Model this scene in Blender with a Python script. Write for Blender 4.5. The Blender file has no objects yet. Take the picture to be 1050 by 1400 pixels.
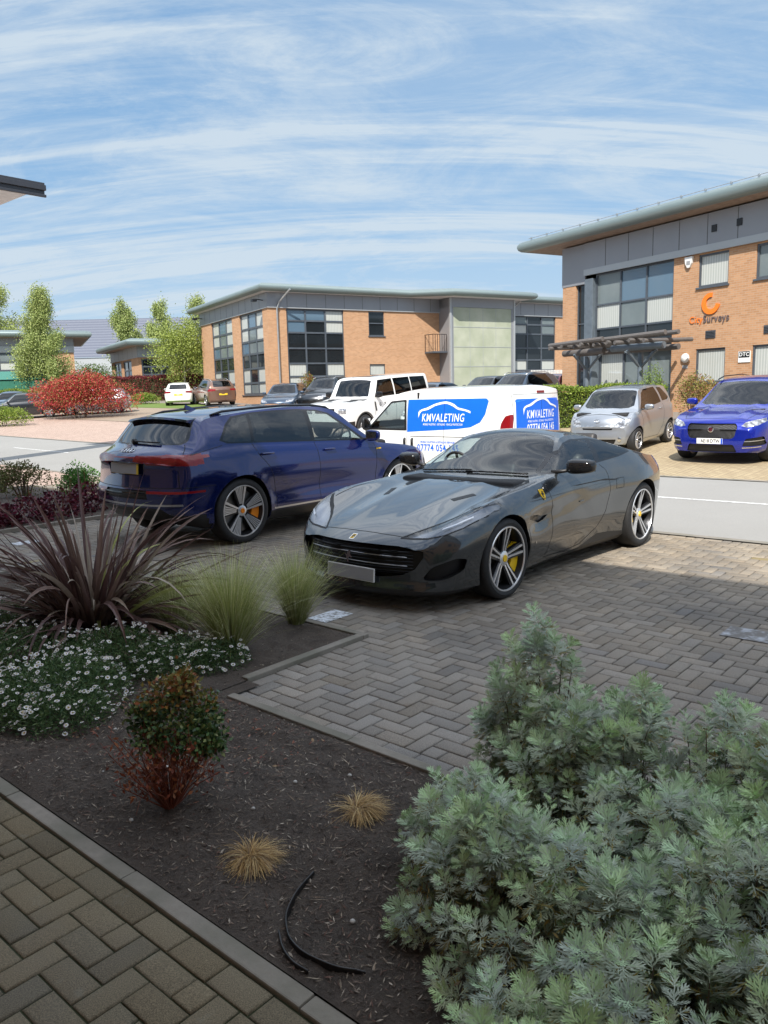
import bpy, bmesh, math, random
import numpy as np
from mathutils import Vector, Matrix
from mathutils.bvhtree import BVHTree

C = bpy.context.scene.collection
R = math.radians
# ---------------------------------------------------------------- camera, sky, sun, exposure
SC = bpy.context.scene
CAMH = 1.73
F_PX, HOR, ROLL = 1061.0, 535.8, R(1.5)
_p = math.atan((700 - HOR) / F_PX)
_F = Vector((0, math.cos(_p), -math.sin(_p))); _U0 = Vector((0, math.sin(_p), math.cos(_p))); _X0 = Vector((1, 0, 0))
_X = _X0 * math.cos(ROLL) - _U0 * math.sin(ROLL); _U = _U0 * math.cos(ROLL) + _X0 * math.sin(ROLL)
cd = bpy.data.cameras.new('camera'); cam = bpy.data.objects.new('camera', cd); C.objects.link(cam)
cam.matrix_world = Matrix(((_X.x, _U.x, -_F.x, 0), (_X.y, _U.y, -_F.y, 0), (_X.z, _U.z, -_F.z, CAMH), (0, 0, 0, 1)))
cd.sensor_fit = 'VERTICAL'; cd.sensor_height = 36.0; cd.lens = F_PX / 1400 * 36.0
cd.clip_start = 0.05; cd.clip_end = 3000
SC.camera = cam
SUN_AZ, SUN_EL = 256.0, 47.0            # degrees counter-clockwise from +X, and height
w = bpy.data.worlds.new('World'); SC.world = w; w.use_nodes = True
nt = w.node_tree; nt.nodes.clear()
def wn(t, **k):
    n = nt.nodes.new(t)
    for a, b in k.items(): setattr(n, a, b)
    return n
wl = nt.links.new
out = wn('ShaderNodeOutputWorld'); bg = wn('ShaderNodeBackground')
sky = wn('ShaderNodeTexSky', sky_type='NISHITA', sun_disc=False, sun_elevation=R(SUN_EL), sun_rotation=R(90 - SUN_AZ), altitude=50, air_density=1.0, dust_density=.6, ozone_density=2.2)
tc = wn('ShaderNodeTexCoord'); sep = wn('ShaderNodeSeparateXYZ'); wl(tc.outputs['Generated'], sep.inputs[0])
mz = wn('ShaderNodeMath', operation='MAXIMUM'); wl(sep.outputs['Z'], mz.inputs[0]); mz.inputs[1].default_value = 0.0
az_ = wn('ShaderNodeMath', operation='ADD'); wl(mz.outputs[0], az_.inputs[0]); az_.inputs[1].default_value = 0.34
dv = wn('ShaderNodeVectorMath', operation='DIVIDE'); wl(tc.outputs['Generated'], dv.inputs[0])
cmb = wn('ShaderNodeCombineXYZ'); [wl(az_.outputs[0], cmb.inputs[i]) for i in range(3)]; wl(cmb.outputs[0], dv.inputs[1])
def cloud(rot, sc, scale, detail, rough, dist, lo, hi, off=(0, 0, 0)):
    mp = wn('ShaderNodeMapping'); mp.inputs['Rotation'].default_value = (0, 0, R(rot)); mp.inputs['Scale'].default_value = sc; mp.inputs['Location'].default_value = off
    wl(dv.outputs[0], mp.inputs[0])
    nz = wn('ShaderNodeTexNoise'); wl(mp.outputs[0], nz.inputs['Vector'])
    nz.inputs['Scale'].default_value = scale; nz.inputs['Detail'].default_value = detail; nz.inputs['Roughness'].default_value = rough; nz.inputs['Distortion'].default_value = dist
    mr = wn('ShaderNodeMapRange', interpolation_type='SMOOTHSTEP'); wl(nz.outputs['Fac'], mr.inputs['Value'])
    mr.inputs['From Min'].default_value = lo; mr.inputs['From Max'].default_value = hi
    return mr.outputs[0]
def mth(op, a, b):
    m = wn('ShaderNodeMath', operation=op)
    for i, v in enumerate((a, b)):
        if isinstance(v, (int, float)): m.inputs[i].default_value = v
        else: wl(v, m.inputs[i])
    return m.outputs[0]
c1 = cloud(50, (0.55, 1.7, 1), 2.6, 13, 0.72, 1.3, 0.40, 0.66, (1.3, 0.4, 0))
c2 = cloud(-44, (0.5, 1.9, 1), 2.2, 13, 0.72, 1.2, 0.42, 0.68, (4.1, 2.4, 0))
c3 = cloud(10, (0.6, 1.2, 1), 1.5, 10, 0.64, 1.0, 0.34, 0.68, (7.7, 1.1, 0))
c4 = cloud(-66, (0.10, 3.6, 1), 2.0, 9, 0.60, .3, 0.52, 0.66, (2.2, 5.3, 0))
c5 = cloud(62, (0.10, 3.8, 1), 2.0, 9, 0.60, .3, 0.53, 0.66, (9.2, 3.3, 0))
cl = mth('ADD', mth('MULTIPLY', c1, 0.36), mth('ADD', mth('MULTIPLY', c2, 0.32), mth('ADD', mth('MULTIPLY', c3, 0.30), mth('ADD', mth('MULTIPLY', c4, 0.5), mth('MULTIPLY', c5, 0.5)))))
cl = mth('ADD', cl, .06)
hz = wn('ShaderNodeMapRange', interpolation_type='SMOOTHSTEP'); wl(sep.outputs['Z'], hz.inputs['Value']); hz.inputs['From Min'].default_value = .30; hz.inputs['From Max'].default_value = -.02; hz.inputs['To Min'].default_value = .12; hz.inputs['To Max'].default_value = .60
cl = mth('MAXIMUM', cl, hz.outputs[0]); cl = mth('MINIMUM', cl, 0.88)
mix = wn('ShaderNodeMixRGB'); wl(cl, mix.inputs[0]); tn = wn('ShaderNodeMixRGB', blend_type='MULTIPLY'); tn.inputs[0].default_value = 1; wl(sky.outputs[0], tn.inputs[1]); tn.inputs[2].default_value = (.70, .76, .84, 1); kb = wn('ShaderNodeMixRGB'); kb.inputs[0].default_value = .84; wl(tn.outputs[0], kb.inputs[1]); gr = wn('ShaderNodeMixRGB'); wl(mz.outputs[0], gr.inputs[0]); gr.inputs[1].default_value = (1.15, 2.05, 2.95, 1); gr.inputs[2].default_value = (.0, .72, 2.15, 1); wl(gr.outputs[0], kb.inputs[2]); wl(kb.outputs[0], mix.inputs[1]); ez = wn('ShaderNodeMapRange', interpolation_type='SMOOTHSTEP'); wl(sep.outputs['Z'], ez.inputs['Value']); ez.inputs['From Min'].default_value = .42; ez.inputs['From Max'].default_value = .72; ez.inputs['To Min'].default_value = 0; ez.inputs['To Max'].default_value = 1
cm = wn('ShaderNodeMixRGB'); wl(ez.outputs[0], cm.inputs[0]); cm.inputs[1].default_value = (2.60, 3.00, 3.35, 1); cm.inputs[2].default_value = (8.6, 9.0, 9.4, 1); wl(cm.outputs[0], mix.inputs[2])  # overhead clouds, out of view, added brighter to fill the shaded foreground
wl(mix.outputs[0], bg.inputs[0]); wl(bg.outputs[0], out.inputs[0])
bg.inputs[1].default_value = 0.12
sl = bpy.data.lights.new('sun', 'SUN'); so = bpy.data.objects.new('sun', sl); C.objects.link(so)
sl.energy = 3.25; sl.angle = R(0.53); sl.color = (1.0, 0.95, 0.87)
sdir = Vector((math.cos(R(SUN_AZ)) * math.cos(R(SUN_EL)), math.sin(R(SUN_AZ)) * math.cos(R(SUN_EL)), math.sin(R(SUN_EL))))
so.rotation_euler = sdir.to_track_quat('Z', 'Y').to_euler(); so.location = (0, 0, 40)
SC.view_settings.view_transform = 'Standard'; SC.view_settings.look = 'None'; SC.view_settings.gamma = 1.0
SC.view_settings.exposure = 1.08
SC.render.engine = 'CYCLES'
SC.cycles.use_denoising = True; SC.cycles.max_bounces = 7; SC.cycles.transparent_max_bounces = 12
SC.cycles.sample_clamp_indirect = 6.0

# ---------------------------------------------------------------- placing helpers
def at(u, depth):                        # bearing u (pixel column on the horizon) and depth -> x, y
    return ((u - 525) / F_PX * depth, depth)
def W(a, n): return (-0.755 * a + 0.656 * n, 0.656 * a + 0.755 * n)      # site axes: a along the road, n across it
def AN(x, y): return (-0.755 * x + 0.656 * y, 0.656 * x + 0.755 * y)
_NX, _NZ = (-200, 14.5, 17.5, 20, 30, 45, 100, 900), (0, 0, .15, .30, .75, 1.25, 1.8, 2.2)
_AX, _AZ = (-400, 16, 34, 45, 60, 900), (0, 0, .28, .50, .80, .9)
def gz_an(a, n): return float(np.interp(n, _NX, _NZ) + np.interp(a, _AX, _AZ))
def gz(x, y): return gz_an(*AN(x, y))

# ---------------------------------------------------------------- materials
MATS = {}
class MG:
    def __init__(s, name):
        s.m = bpy.data.materials.new(name); s.m.use_nodes = True; s.nt = s.m.node_tree
        s.b = s.nt.nodes['Principled BSDF']; s.o = s.nt.nodes['Material Output']; s.name = name; MATS[name] = s.m
        s._tc = None
    def n(s, t, **k):
        x = s.nt.nodes.new(t)
        for a, b in k.items(): setattr(x, a, b)
        return x
    def l(s, a, b): s.nt.links.new(a, b)
    def co(s, kind='Object'):
        if not s._tc: s._tc = s.n('ShaderNodeTexCoord')
        return s._tc.outputs[kind]
    def noise(s, scale, detail=4, rough=.55, kind='Object', dist=0, sc=None):
        x = s.n('ShaderNodeTexNoise'); v = s.co(kind)
        if sc:
            mp = s.n('ShaderNodeMapping'); s.l(v, mp.inputs[0]); mp.inputs['Scale'].default_value = sc; v = mp.outputs[0]
        s.l(v, x.inputs['Vector'])
        x.inputs['Scale'].default_value = scale; x.inputs['Detail'].default_value = detail; x.inputs['Roughness'].default_value = rough; x.inputs['Distortion'].default_value = dist
        return x.outputs['Fac']
    def ramp(s, fac, stops):
        r = s.n('ShaderNodeValToRGB'); s.l(fac, r.inputs[0]); e = r.color_ramp.elements
        e[0].position, e[0].color = stops[0][0], (*stops[0][1], 1); e[1].position, e[1].color = stops[-1][0], (*stops[-1][1], 1)
        for p, c in stops[1:-1]: q = e.new(p); q.color = (*c, 1)
        return r.outputs[0]
    def mix(s, fac, a, b, mode='MIX'):
        x = s.n('ShaderNodeMixRGB', blend_type=mode)
        for i, v in enumerate((fac, a, b)):
            if isinstance(v, (int, float)): x.inputs[i].default_value = v
            elif isinstance(v, tuple): x.inputs[i].default_value = (*v, 1)
            else: s.l(v, x.inputs[i])
        return x.outputs[0]
    def attr(s, name):
        x = s.n('ShaderNodeAttribute'); x.attribute_name = name; return x.outputs['Color']
    def set(s, **k):
        for a, v in k.items():
            i = s.b.inputs[{'col': 'Base Color', 'rough': 'Roughness', 'metal': 'Metallic', 'coat': 'Coat Weight', 'coatr': 'Coat Roughness', 'spec': 'Specular IOR Level', 'alpha': 'Alpha', 'trans': 'Transmission Weight', 'ior': 'IOR', 'em': 'Emission Color', 'ems': 'Emission Strength', 'sheen': 'Sheen Weight'}[a]]
            if isinstance(v, (int, float)): i.default_value = v
            elif isinstance(v, tuple): i.default_value = (*v, 1)
            else: s.l(v, i)
        return s
    def bump(s, h, dist=.01, strength=.5):
        b = s.n('ShaderNodeBump'); s.l(h, b.inputs['Height']); b.inputs['Distance'].default_value = dist; b.inputs['Strength'].default_value = strength
        s.l(b.outputs[0], s.b.inputs['Normal']); return s
def plain(name, col, rough=.6, metal=0., var=.12, scale=6, **k):
    g = MG(name); f = g.noise(scale, 5)
    lo = tuple(c * (1 - var) for c in col); hi = tuple(min(1, c * (1 + var)) for c in col)
    g.set(col=g.ramp(f, [(.3, lo), (.7, hi)]), rough=rough, metal=metal, **k); return g.m
def paint(name, col, metal=.35, rough=.32, dirt=.0, ior=1.5):
    g = MG(name)
    geo = g.n('ShaderNodeNewGeometry')
    fl = g.noise(900, 1)
    base = g.mix(fl, tuple(c * .86 for c in col), tuple(min(1, c * 1.14) for c in col))
    if dirt:
        d = g.ramp(g.noise(3, 6, .65), [(.45, (0, 0, 0)), (.75, (dirt,) * 3)])
        base = g.mix(d, base, (.20, .18, .15))
    base = g.mix(geo.outputs['Backfacing'], base, (.012, .012, .012))
    g.set(col=base, metal=metal, rough=rough, coat=1.0, coatr=.02); g.b.inputs['Coat IOR'].default_value = ior
    return g.m
def glass(name, tint, refl=1.0):
    g = MG(name); g.nt.nodes.remove(g.b)
    t = g.n('ShaderNodeBsdfTransparent'); t.inputs[0].default_value = (*tint, 1)
    gl = g.n('ShaderNodeBsdfGlossy'); gl.inputs['Roughness'].default_value = .01; gl.inputs[0].default_value = (refl,) * 3 + (1,)
    fr = g.n('ShaderNodeLayerWeight'); fr.inputs['Blend'].default_value = .5; pw = g.n('ShaderNodeMath', operation='POWER'); g.l(fr.outputs['Facing'], pw.inputs[0]); pw.inputs[1].default_value = 4.5
    ma = g.n('ShaderNodeMath', operation='MULTIPLY_ADD'); g.l(pw.outputs[0], ma.inputs[0]); ma.inputs[1].default_value = .90; ma.inputs[2].default_value = .075
    m = g.n('ShaderNodeMixShader'); g.l(ma.outputs[0], m.inputs[0]); g.l(t.outputs[0], m.inputs[1]); g.l(gl.outputs[0], m.inputs[2]); g.l(m.outputs[0], g.o.inputs[0])
    return g.m
M = MATS

# ---------------------------------------------------------------- mesh builder
class MB:
    def __init__(s): s.v = []; s.f = []; s.m = []; s.mi = 0
    def add(s, vs, fs, mi=None):
        b = len(s.v); s.v += [tuple(p) for p in vs]; s.f += [tuple(i + b for i in f) for f in fs]; s.m += [s.mi if mi is None else mi] * len(fs); return s
    def box(s, c, d, rz=0, mi=None, mat=None):
        x, y, z = d[0] / 2, d[1] / 2, d[2] / 2; cs, sn = math.cos(rz), math.sin(rz)
        vs = []
        for sx, sy, sz in ((-1, -1, -1), (1, -1, -1), (1, 1, -1), (-1, 1, -1), (-1, -1, 1), (1, -1, 1), (1, 1, 1), (-1, 1, 1)):
            p = Vector((sx * x, sy * y, sz * z))
            if mat: p = mat @ p; vs.append((p.x + c[0], p.y + c[1], p.z + c[2]))
            else: vs.append((c[0] + p.x * cs - p.y * sn, c[1] + p.x * sn + p.y * cs, c[2] + p.z))
        return s.add(vs, [(0, 3, 2, 1), (4, 5, 6, 7), (0, 1, 5, 4), (1, 2, 6, 5), (2, 3, 7, 6), (3, 0, 4, 7)], mi)
    def b2(s, lo, hi, mi=None):
        return s.box([(a + b) / 2 for a, b in zip(lo, hi)], [abs(b - a) for a, b in zip(lo, hi)], mi=mi)
    def tube(s, pts, r, seg=8, mi=None, cap=True):
        pts = [Vector(p) for p in pts]; rs = r if isinstance(r, (list, tuple)) else [r] * len(pts)
        vs = []; fs = []; up = Vector((0, 0, 1)); prev = None
        for i, p in enumerate(pts):
            d = (pts[min(i + 1, len(pts) - 1)] - pts[max(i - 1, 0)])
            d = d.normalized() if d.length > 1e-9 else Vector((0, 0, 1))
            if prev is None:
                a = d.cross(up if abs(d.z) < .95 else Vector((1, 0, 0))).normalized()
            else:
                a = (prev - d * prev.dot(d)); a = a.normalized() if a.length > 1e-6 else d.orthogonal().normalized()
            prev = a; b = d.cross(a)
            for k in range(seg):
                t = 2 * math.pi * k / seg; vs.append(p + (a * math.cos(t) + b * math.sin(t)) * rs[i])
        for i in range(len(pts) - 1):
            for k in range(seg):
                k2 = (k + 1) % seg; fs.append((i * seg + k, i * seg + k2, (i + 1) * seg + k2, (i + 1) * seg + k))
        if cap: fs.append(tuple(range(seg))[::-1]); fs.append(tuple((len(pts) - 1) * seg + k for k in range(seg)))
        return s.add(vs, fs, mi)
    def lathe(s, prof, seg=32, axis='y', c=(0, 0, 0), mi=None, closed=False):   # prof: (r, t) along axis
        vs = []; fs = []; n = len(prof)
        for k in range(seg):
            t = 2 * math.pi * k / seg
            for r, h in prof:
                a, b = r * math.cos(t), r * math.sin(t)
                vs.append({'y': (c[0] + a, c[1] + h, c[2] + b), 'z': (c[0] + a, c[1] + b, c[2] + h), 'x': (c[0] + h, c[1] + a, c[2] + b)}[axis])
        for k in range(seg):
            k2 = (k + 1) % seg
            for i in range(n - (0 if closed else 1)):
                i2 = (i + 1) % n; fs.append((k * n + i, k * n + i2, k2 * n + i2, k2 * n + i))
        return s.add(vs, fs, mi)
    def prism(s, poly, t, f, mi=None):   # poly 2D, extruded: f(p, side) -> 3D for side 0/1
        n = len(poly); vs = [f(p, 0) for p in poly] + [f(p, t) for p in poly]
        fs = [tuple(range(n)), tuple(range(2 * n - 1, n - 1, -1))] + [(i, i + n, (i + 1) % n + n, (i + 1) % n) for i in range(n)]
        return s.add(vs, fs, mi)
    def build(s, name, mats, parent=None, smooth=None, bevel=0, fixn=False):
        me = bpy.data.meshes.new(name); me.from_pydata(s.v, [], s.f)
        if not isinstance(mats, (list, tuple)): mats = [mats]
        for m in mats: me.materials.append(m if not isinstance(m, str) else M[m])
        if len(mats) > 1: me.polygons.foreach_set('material_index', s.m)
        if bevel or fixn:
            bm = bmesh.new(); bm.from_mesh(me)
            if fixn: bmesh.ops.recalc_face_normals(bm, faces=bm.faces)
            if bevel:
                es = [e for e in bm.edges if len(e.link_faces) == 2 and e.calc_face_angle(0) > .5]
                bmesh.ops.bevel(bm, geom=es, offset=bevel, segments=2, profile=.6, affect='EDGES')
            bm.to_mesh(me); bm.free()
        if smooth:
            me.polygons.foreach_set('use_smooth', [True] * len(me.polygons))
            if smooth is not True: me.set_sharp_from_angle(angle=R(smooth))
        me.update()
        o = bpy.data.objects.new(name, me); C.objects.link(o)
        if parent: o.parent = parent
        return o
def tag(o, label=None, cat=None, group=None, kind=None):
    if label: o['label'] = label
    if cat: o['category'] = cat
    if group: o['group'] = group
    if kind: o['kind'] = kind
    return o
def empty(name, loc=(0, 0, 0), rz=0):
    o = bpy.data.objects.new(name, None); C.objects.link(o); o.location = loc; o.rotation_euler = (0, 0, rz); o.empty_display_size = .2; return o
def copy_tree(o, parent=None):
    c = o.copy(); C.objects.link(c); c.parent = parent
    if parent: c.matrix_parent_inverse = o.matrix_parent_inverse.copy()
    for ch in list(o.children): copy_tree(ch, c)
    return c
def text_mesh(txt, size, mat, name='lettering', extrude=.002, shear=0., bold=0., space=1.0, sx=1.0, align='CENTER'):
    cu = bpy.data.curves.new(name, 'FONT'); cu.body = txt; cu.size = size; cu.extrude = extrude; cu.shear = shear; cu.offset = bold
    cu.align_x = align; cu.align_y = 'CENTER'; cu.space_character = space; cu.resolution_u = 3
    o = bpy.data.objects.new(name, cu); C.objects.link(o)
    dg = bpy.context.evaluated_depsgraph_get(); dg.update()
    me = bpy.data.meshes.new_from_object(o.evaluated_get(dg)); bpy.data.objects.remove(o); bpy.data.curves.remove(cu)
    me.materials.clear(); me.materials.append(M[mat] if isinstance(mat, str) else mat)
    if sx != 1: me.transform(Matrix.Diagonal((sx, 1, 1, 1)))
    o = bpy.data.objects.new(name, me); C.objects.link(o); return o
def place(o, loc, xdir, ydir, parent=None):      # put flat thing with its x/y axes along given directions
    x = Vector(xdir).normalized(); z = x.cross(Vector(ydir)).normalized(); y = z.cross(x)
    m = Matrix(((x.x, y.x, z.x, loc[0]), (x.y, y.y, z.y, loc[1]), (x.z, y.z, z.z, loc[2]), (0, 0, 0, 1)))
    if parent: o.parent = parent
    o.matrix_local = m; return o
# ---------------------------------------------------------------- shared materials
paint('grey_paint', (.045, .051, .056), .55, .22, ior=1.6)
paint('navy_paint', (.004, .012, .095), .45, .16)
paint('blue_paint', (.005, .018, .30), .45, .25)
paint('silver_paint', (.36, .385, .42), .7, .34, dirt=.08)
paint('white_paint', (.80, .80, .79), 0, .35, dirt=.06)
paint('brown_paint', (.21, .12, .085), .5, .3)
paint('dark_paint', (.02, .024, .03), .3, .3)
paint('blue_grey_paint', (.035, .06, .10), .5, .3)
paint('maroon_paint', (.09, .008, .02), .3, .3)
plain('rubber', (.018, .018, .019), .72, var=.25, scale=40)
plain('black_plastic', (.012, .012, .013), .45, var=.2)
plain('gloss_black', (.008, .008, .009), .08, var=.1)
plain('gap_dark', (.004, .004, .005), .6)
plain('chrome', (.75, .76, .78), .12, 1.0, var=.05)
plain('satin_silver', (.55, .56, .58), .32, .9, var=.05)
plain('alloy', (.72, .73, .75), .28, .75, var=.06)
plain('alloy_dark', (.035, .036, .04), .32, .6, var=.1)
plain('disc_metal', (.32, .31, .30), .3, .95, var=.1, scale=30)
plain('yellow_enamel', (.80, .50, .01), .3, 0, var=.04)
plain('orange_enamel', (.75, .22, .01), .3, 0, var=.04)
plain('plate_grey', (.30, .30, .31), .5, var=.03)
plain('plate_rim', (.75, .75, .74), .4, var=.03)
plain('plate_yellow', (.70, .48, .03), .4, var=.05)
plain('plate_white', (.82, .82, .80), .4, var=.02)
plain('ink', (.008, .008, .01), .4, var=.1)
plain('seat_leather', (.030, .028, .028), .5, var=.2)
plain('seat_tan', (.30, .16, .07), .5, var=.15)
plain('cabin_dark', (.010, .010, .011), .7, var=.2)
plain('tax_blue', (.02, .09, .55), .4, var=.05)
plain('mesh_black', (.007, .007, .008), .5, var=.3, scale=60)
g = MG('grille_mesh')
vo = g.n('ShaderNodeTexVoronoi'); g.l(g.co(), vo.inputs['Vector']); vo.inputs['Scale'].default_value = 55; vo.inputs['Randomness'].default_value = 0
g.set(col=g.ramp(vo.outputs['Distance'], [(.25, (.004, .004, .004)), (.5, (.02, .02, .022))]), rough=.4); g.bump(vo.outputs['Distance'], .01, .8)
glass('clear_glass', (.80, .87, .85)); glass('windscreen_glass', (.50, .58, .58)); glass('privacy_glass', (.028, .036, .04)); glass('lamp_glass', (.85, .87, .9), 1.0); glass('mid_glass', (.22, .27, .27))
g = MG('red_lens'); g.set(col=g.mix(g.noise(40, 2), (.17, .003, .005), (.26, .006, .010)), rough=.16, coat=.3)
g = MG('amber_lens'); g.set(col=(.75, .25, .02), rough=.1)
g = MG('lamp_inner')
br = g.n('ShaderNodeTexVoronoi'); g.l(g.co(), br.inputs['Vector']); br.inputs['Scale'].default_value = 26
g.set(col=g.ramp(br.outputs['Distance'], [(.1, (.62, .64, .68)), (.45, (.16, .17, .19)), (.8, (.05, .05, .06))]), rough=.18, metal=.7)
g = MG('lamp_tray'); g.set(col=g.ramp(g.noise(4, 1), [(.35, (.12, .13, .145)), (.65, (.30, .32, .35))]), rough=.22, metal=.6)
g = MG('lamp_inner_light'); br = g.n('ShaderNodeTexVoronoi'); g.l(g.co(), br.inputs['Vector']); br.inputs['Scale'].default_value = 18
g.set(col=g.ramp(br.outputs['Distance'], [(.1, (.85, .86, .88)), (.5, (.4, .41, .43)), (.8, (.2, .2, .22))]), rough=.15, metal=.6)

# ---------------------------------------------------------------- car kit
def pch(xs, ys):
    xs = np.array(xs, float); ys = np.array(ys, float); h = np.diff(xs); d = np.diff(ys) / h; m = np.zeros_like(xs)
    for i in range(1, len(xs) - 1):
        if d[i - 1] * d[i] > 0:
            w1, w2 = 2 * h[i] + h[i - 1], h[i] + 2 * h[i - 1]; m[i] = (w1 + w2) / (w1 / d[i - 1] + w2 / d[i])
    m[0], m[-1] = d[0], d[-1]
    def f(x):
        x = np.clip(np.asarray(x, float), xs[0], xs[-1]); i = np.clip(np.searchsorted(xs, x) - 1, 0, len(xs) - 2)
        t = (x - xs[i]) / h[i]
        return (2 * t**3 - 3 * t**2 + 1) * ys[i] + (t**3 - 2 * t**2 + t) * h[i] * m[i] + (-2 * t**3 + 3 * t**2) * ys[i + 1] + (t**3 - t**2) * h[i] * m[i + 1]
    return f
def tab(t): return pch([p[0] for p in t], [p[1] for p in t])
DIRS = {'y': (Vector((1, 0, 0)), Vector((0, 0, 1)), Vector((0, 1, 0))), 'f': (Vector((0, 1, 0)), Vector((0, 0, 1)), Vector((1, 0, 0))),
        'r': (Vector((0, 1, 0)), Vector((0, 0, 1)), Vector((-1, 0, 0))), 't': (Vector((1, 0, 0)), Vector((0, 1, 0)), Vector((0, 0, 1)))}
def inpoly(p, poly):
    x, y = p; c = False; n = len(poly)
    for i in range(n):
        x1, y1 = poly[i]; x2, y2 = poly[i - 1]
        if (y1 > y) != (y2 > y) and x < (x2 - x1) * (y - y1) / (y2 - y1) + x1: c = not c
    return c
def rnd(poly, r=.03, n=3):               # round the corners of a polygon
    o = []; k = len(poly)
    for i in range(k):
        p, a, b = Vector(poly[i]), Vector(poly[i - 1]), Vector(poly[(i + 1) % k])
        da, db = (a - p), (b - p); ra = min(r, da.length * .45, db.length * .45)
        s, e = p + da.normalized() * ra, p + db.normalized() * ra
        for j in range(n + 1):
            t = j / n; o.append(tuple(s * (1 - t)**2 + p * 2 * t * (1 - t) + e * t * t))
    return o
class Car:
    def __init__(s, D, name, mat, root, step=.035):
        s.root = root; s.mat = mat; s.name = name
        zt, zb, w_, zf, S, kk = tab(D['zt']), tab(D['zb']), tab(D['w']), tab(D['zf']), tab(D['S']), tab(D['k'])
        x0, x1 = D['zt'][0][0], D['zt'][-1][0]; tum = D['tum']; crown = D.get('crown', .15); hc = D.get('hoodcrown', .06)
        xs = list(np.arange(x0 + .25, x1 - .25, step)); xs = list(x0 + .25 * (1 - np.cos(np.linspace(0, math.pi / 2, 12)))[:-1]) + xs + list(x1 - .25 * (1 - np.cos(np.linspace(math.pi / 2, 0, 12))))
        cy, cz = D['fy'], tab(D['fz']); ry, rz = D['ry'], tab(D['rz']); Fz, Rz_ = D.get('Fzone', .7), D.get('Rzone', .6)
        def T(x, y):
            top = zt(x + kk(x) * y * y); hgt = np.clip((top - zb(x)) / .25, 0, 1)
            return top - (hc * (1 - hgt) + crown * hgt) * y * y
        NB, NS, NG, NT = 3, 15, 8, 15
        grid = []
        sb = D.get('side'); tb = D.get('top')
        for x in xs:
            W_, zs, zF = float(w_(x)), float(zb(x)), float(zf(x))
            q = np.linspace(0, 1, NS); q = q**1.0
            ys = W_ * S(q); zz = zF + (zs - zF) * q
            yb = ys[-1]; ztop = float(T(x, yb))
            ring = [(yb0, zF) for yb0 in np.linspace(0, ys[0], NB, endpoint=False)] + list(zip(ys, zz))
            if ztop > zs + .004:
                yc = yb
                for _ in range(25): yc = max(.15, .5 * yc + .5 * (yb - tum * max(0, float(T(x, yc)) - zs)))
                zc = float(T(x, yc)); lip = .012
                rr = min(.06, (zc - zs) * .4)
                for t in np.linspace(0, 1, NG + 1)[1:]:
                    bow = .02 * math.sin(math.pi * t) * min(1, (zc - zs) / .3)
                    ring.append((yb + (yc - yb) * t + bow, zs + (zc - zs) * t))
                dz = 0
            else:
                yc = yb; dz = zs - ztop
                ring += [(yb - 1e-4 * i, zs + 1e-5 * i) for i in range(1, NG + 1)]
            for t in np.linspace(0, 1, NT + 1)[1:]:
                y = yc * (1 - t); z = float(T(x, y)) + dz * math.exp(-((yc - y) / D.get('crest', .16))**2)
                if t < .2 and dz == 0:
                    z -= .012 * (1 - t / .2) * min(1, max(0, ztop - zs) / .2)
                ring.append((y, z))
            grid.append([(x, y, z) for y, z in ring])
        NR = len(grid[0])
        for end, gx in ((0, grid[0]), (1, grid[-1])):      # close the ends: collapse each outline to a seam
            caps = []
            base = [Vector(p) for p in gx]; zm = sum(p.z for p in base) / NR
            ylist = [p.y for p in base]
            seam = []
            zlo, zhi = base[0].z, base[-1].z
            for i, p in enumerate(base):
                f_ = p.y / max(ylist); seam.append(Vector((p.x, p.y * .86, (zlo + zhi) / 2)))
            for t in (.06, .14, .24, .36, .5, .64, .78, .9, 1.0):
                caps.append([tuple(b.lerp(sv, t)) for b, sv in zip(base, seam)])
            grid = caps[::-1] + grid if end == 0 else grid + caps
        G = np.array(grid)                                  # stations x ring x 3
        X, Y, Z = G[..., 0].copy(), G[..., 1].copy(), G[..., 2].copy()
        t = np.clip((X - (x1 - Fz)) / Fz, 0, 1); X += t**2 * (cz(Z) - cy * Y**2)
        t = np.clip(((x0 + Rz_) - X) / Rz_, 0, 1); X -= t**2 * (rz(Z) - ry * Y**2)
        if sb is not None:
            m = (Y > .45); Y += np.where(m, sb(X, Z), 0)
        if tb is not None: Z += tb(X, Y, Z)
        bm = bmesh.new(); nst = G.shape[0]
        L = [[bm.verts.new((X[i, j], Y[i, j], Z[i, j])) for j in range(NR)] for i in range(nst)]
        Rr = [[bm.verts.new((X[i, j], -Y[i, j], Z[i, j])) if 0 < j < NR - 1 else L[i][j] for j in range(NR)] for i in range(nst)]
        for i in range(nst - 1):
            for j in range(NR - 1):
                for A, fl in ((L, 0), (Rr, 1)):
                    q = [A[i][j], A[i][j + 1], A[i + 1][j + 1], A[i + 1][j]]
                    if fl: q.reverse()
                    try: bm.faces.new(q)
                    except ValueError: pass
        bmesh.ops.remove_doubles(bm, verts=bm.verts, dist=.0008)
        bmesh.ops.dissolve_degenerate(bm, dist=.0005, edges=bm.edges)
        bmesh.ops.recalc_face_normals(bm, faces=bm.faces)
        bm.normal_update()
        f0 = max(bm.faces, key=lambda f: f.calc_center_median().z)
        if f0.normal.z < 0: bmesh.ops.reverse_faces(bm, faces=bm.faces)
        bm.normal_update()
        s.bm = bm; s.lay = bm.faces.layers.int.new('lab'); s.labels = ['body']; s.info = [dict(mat=mat)]
        s.bvh = BVHTree.FromBMesh(bm)
        s.nwheel = 0
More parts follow.
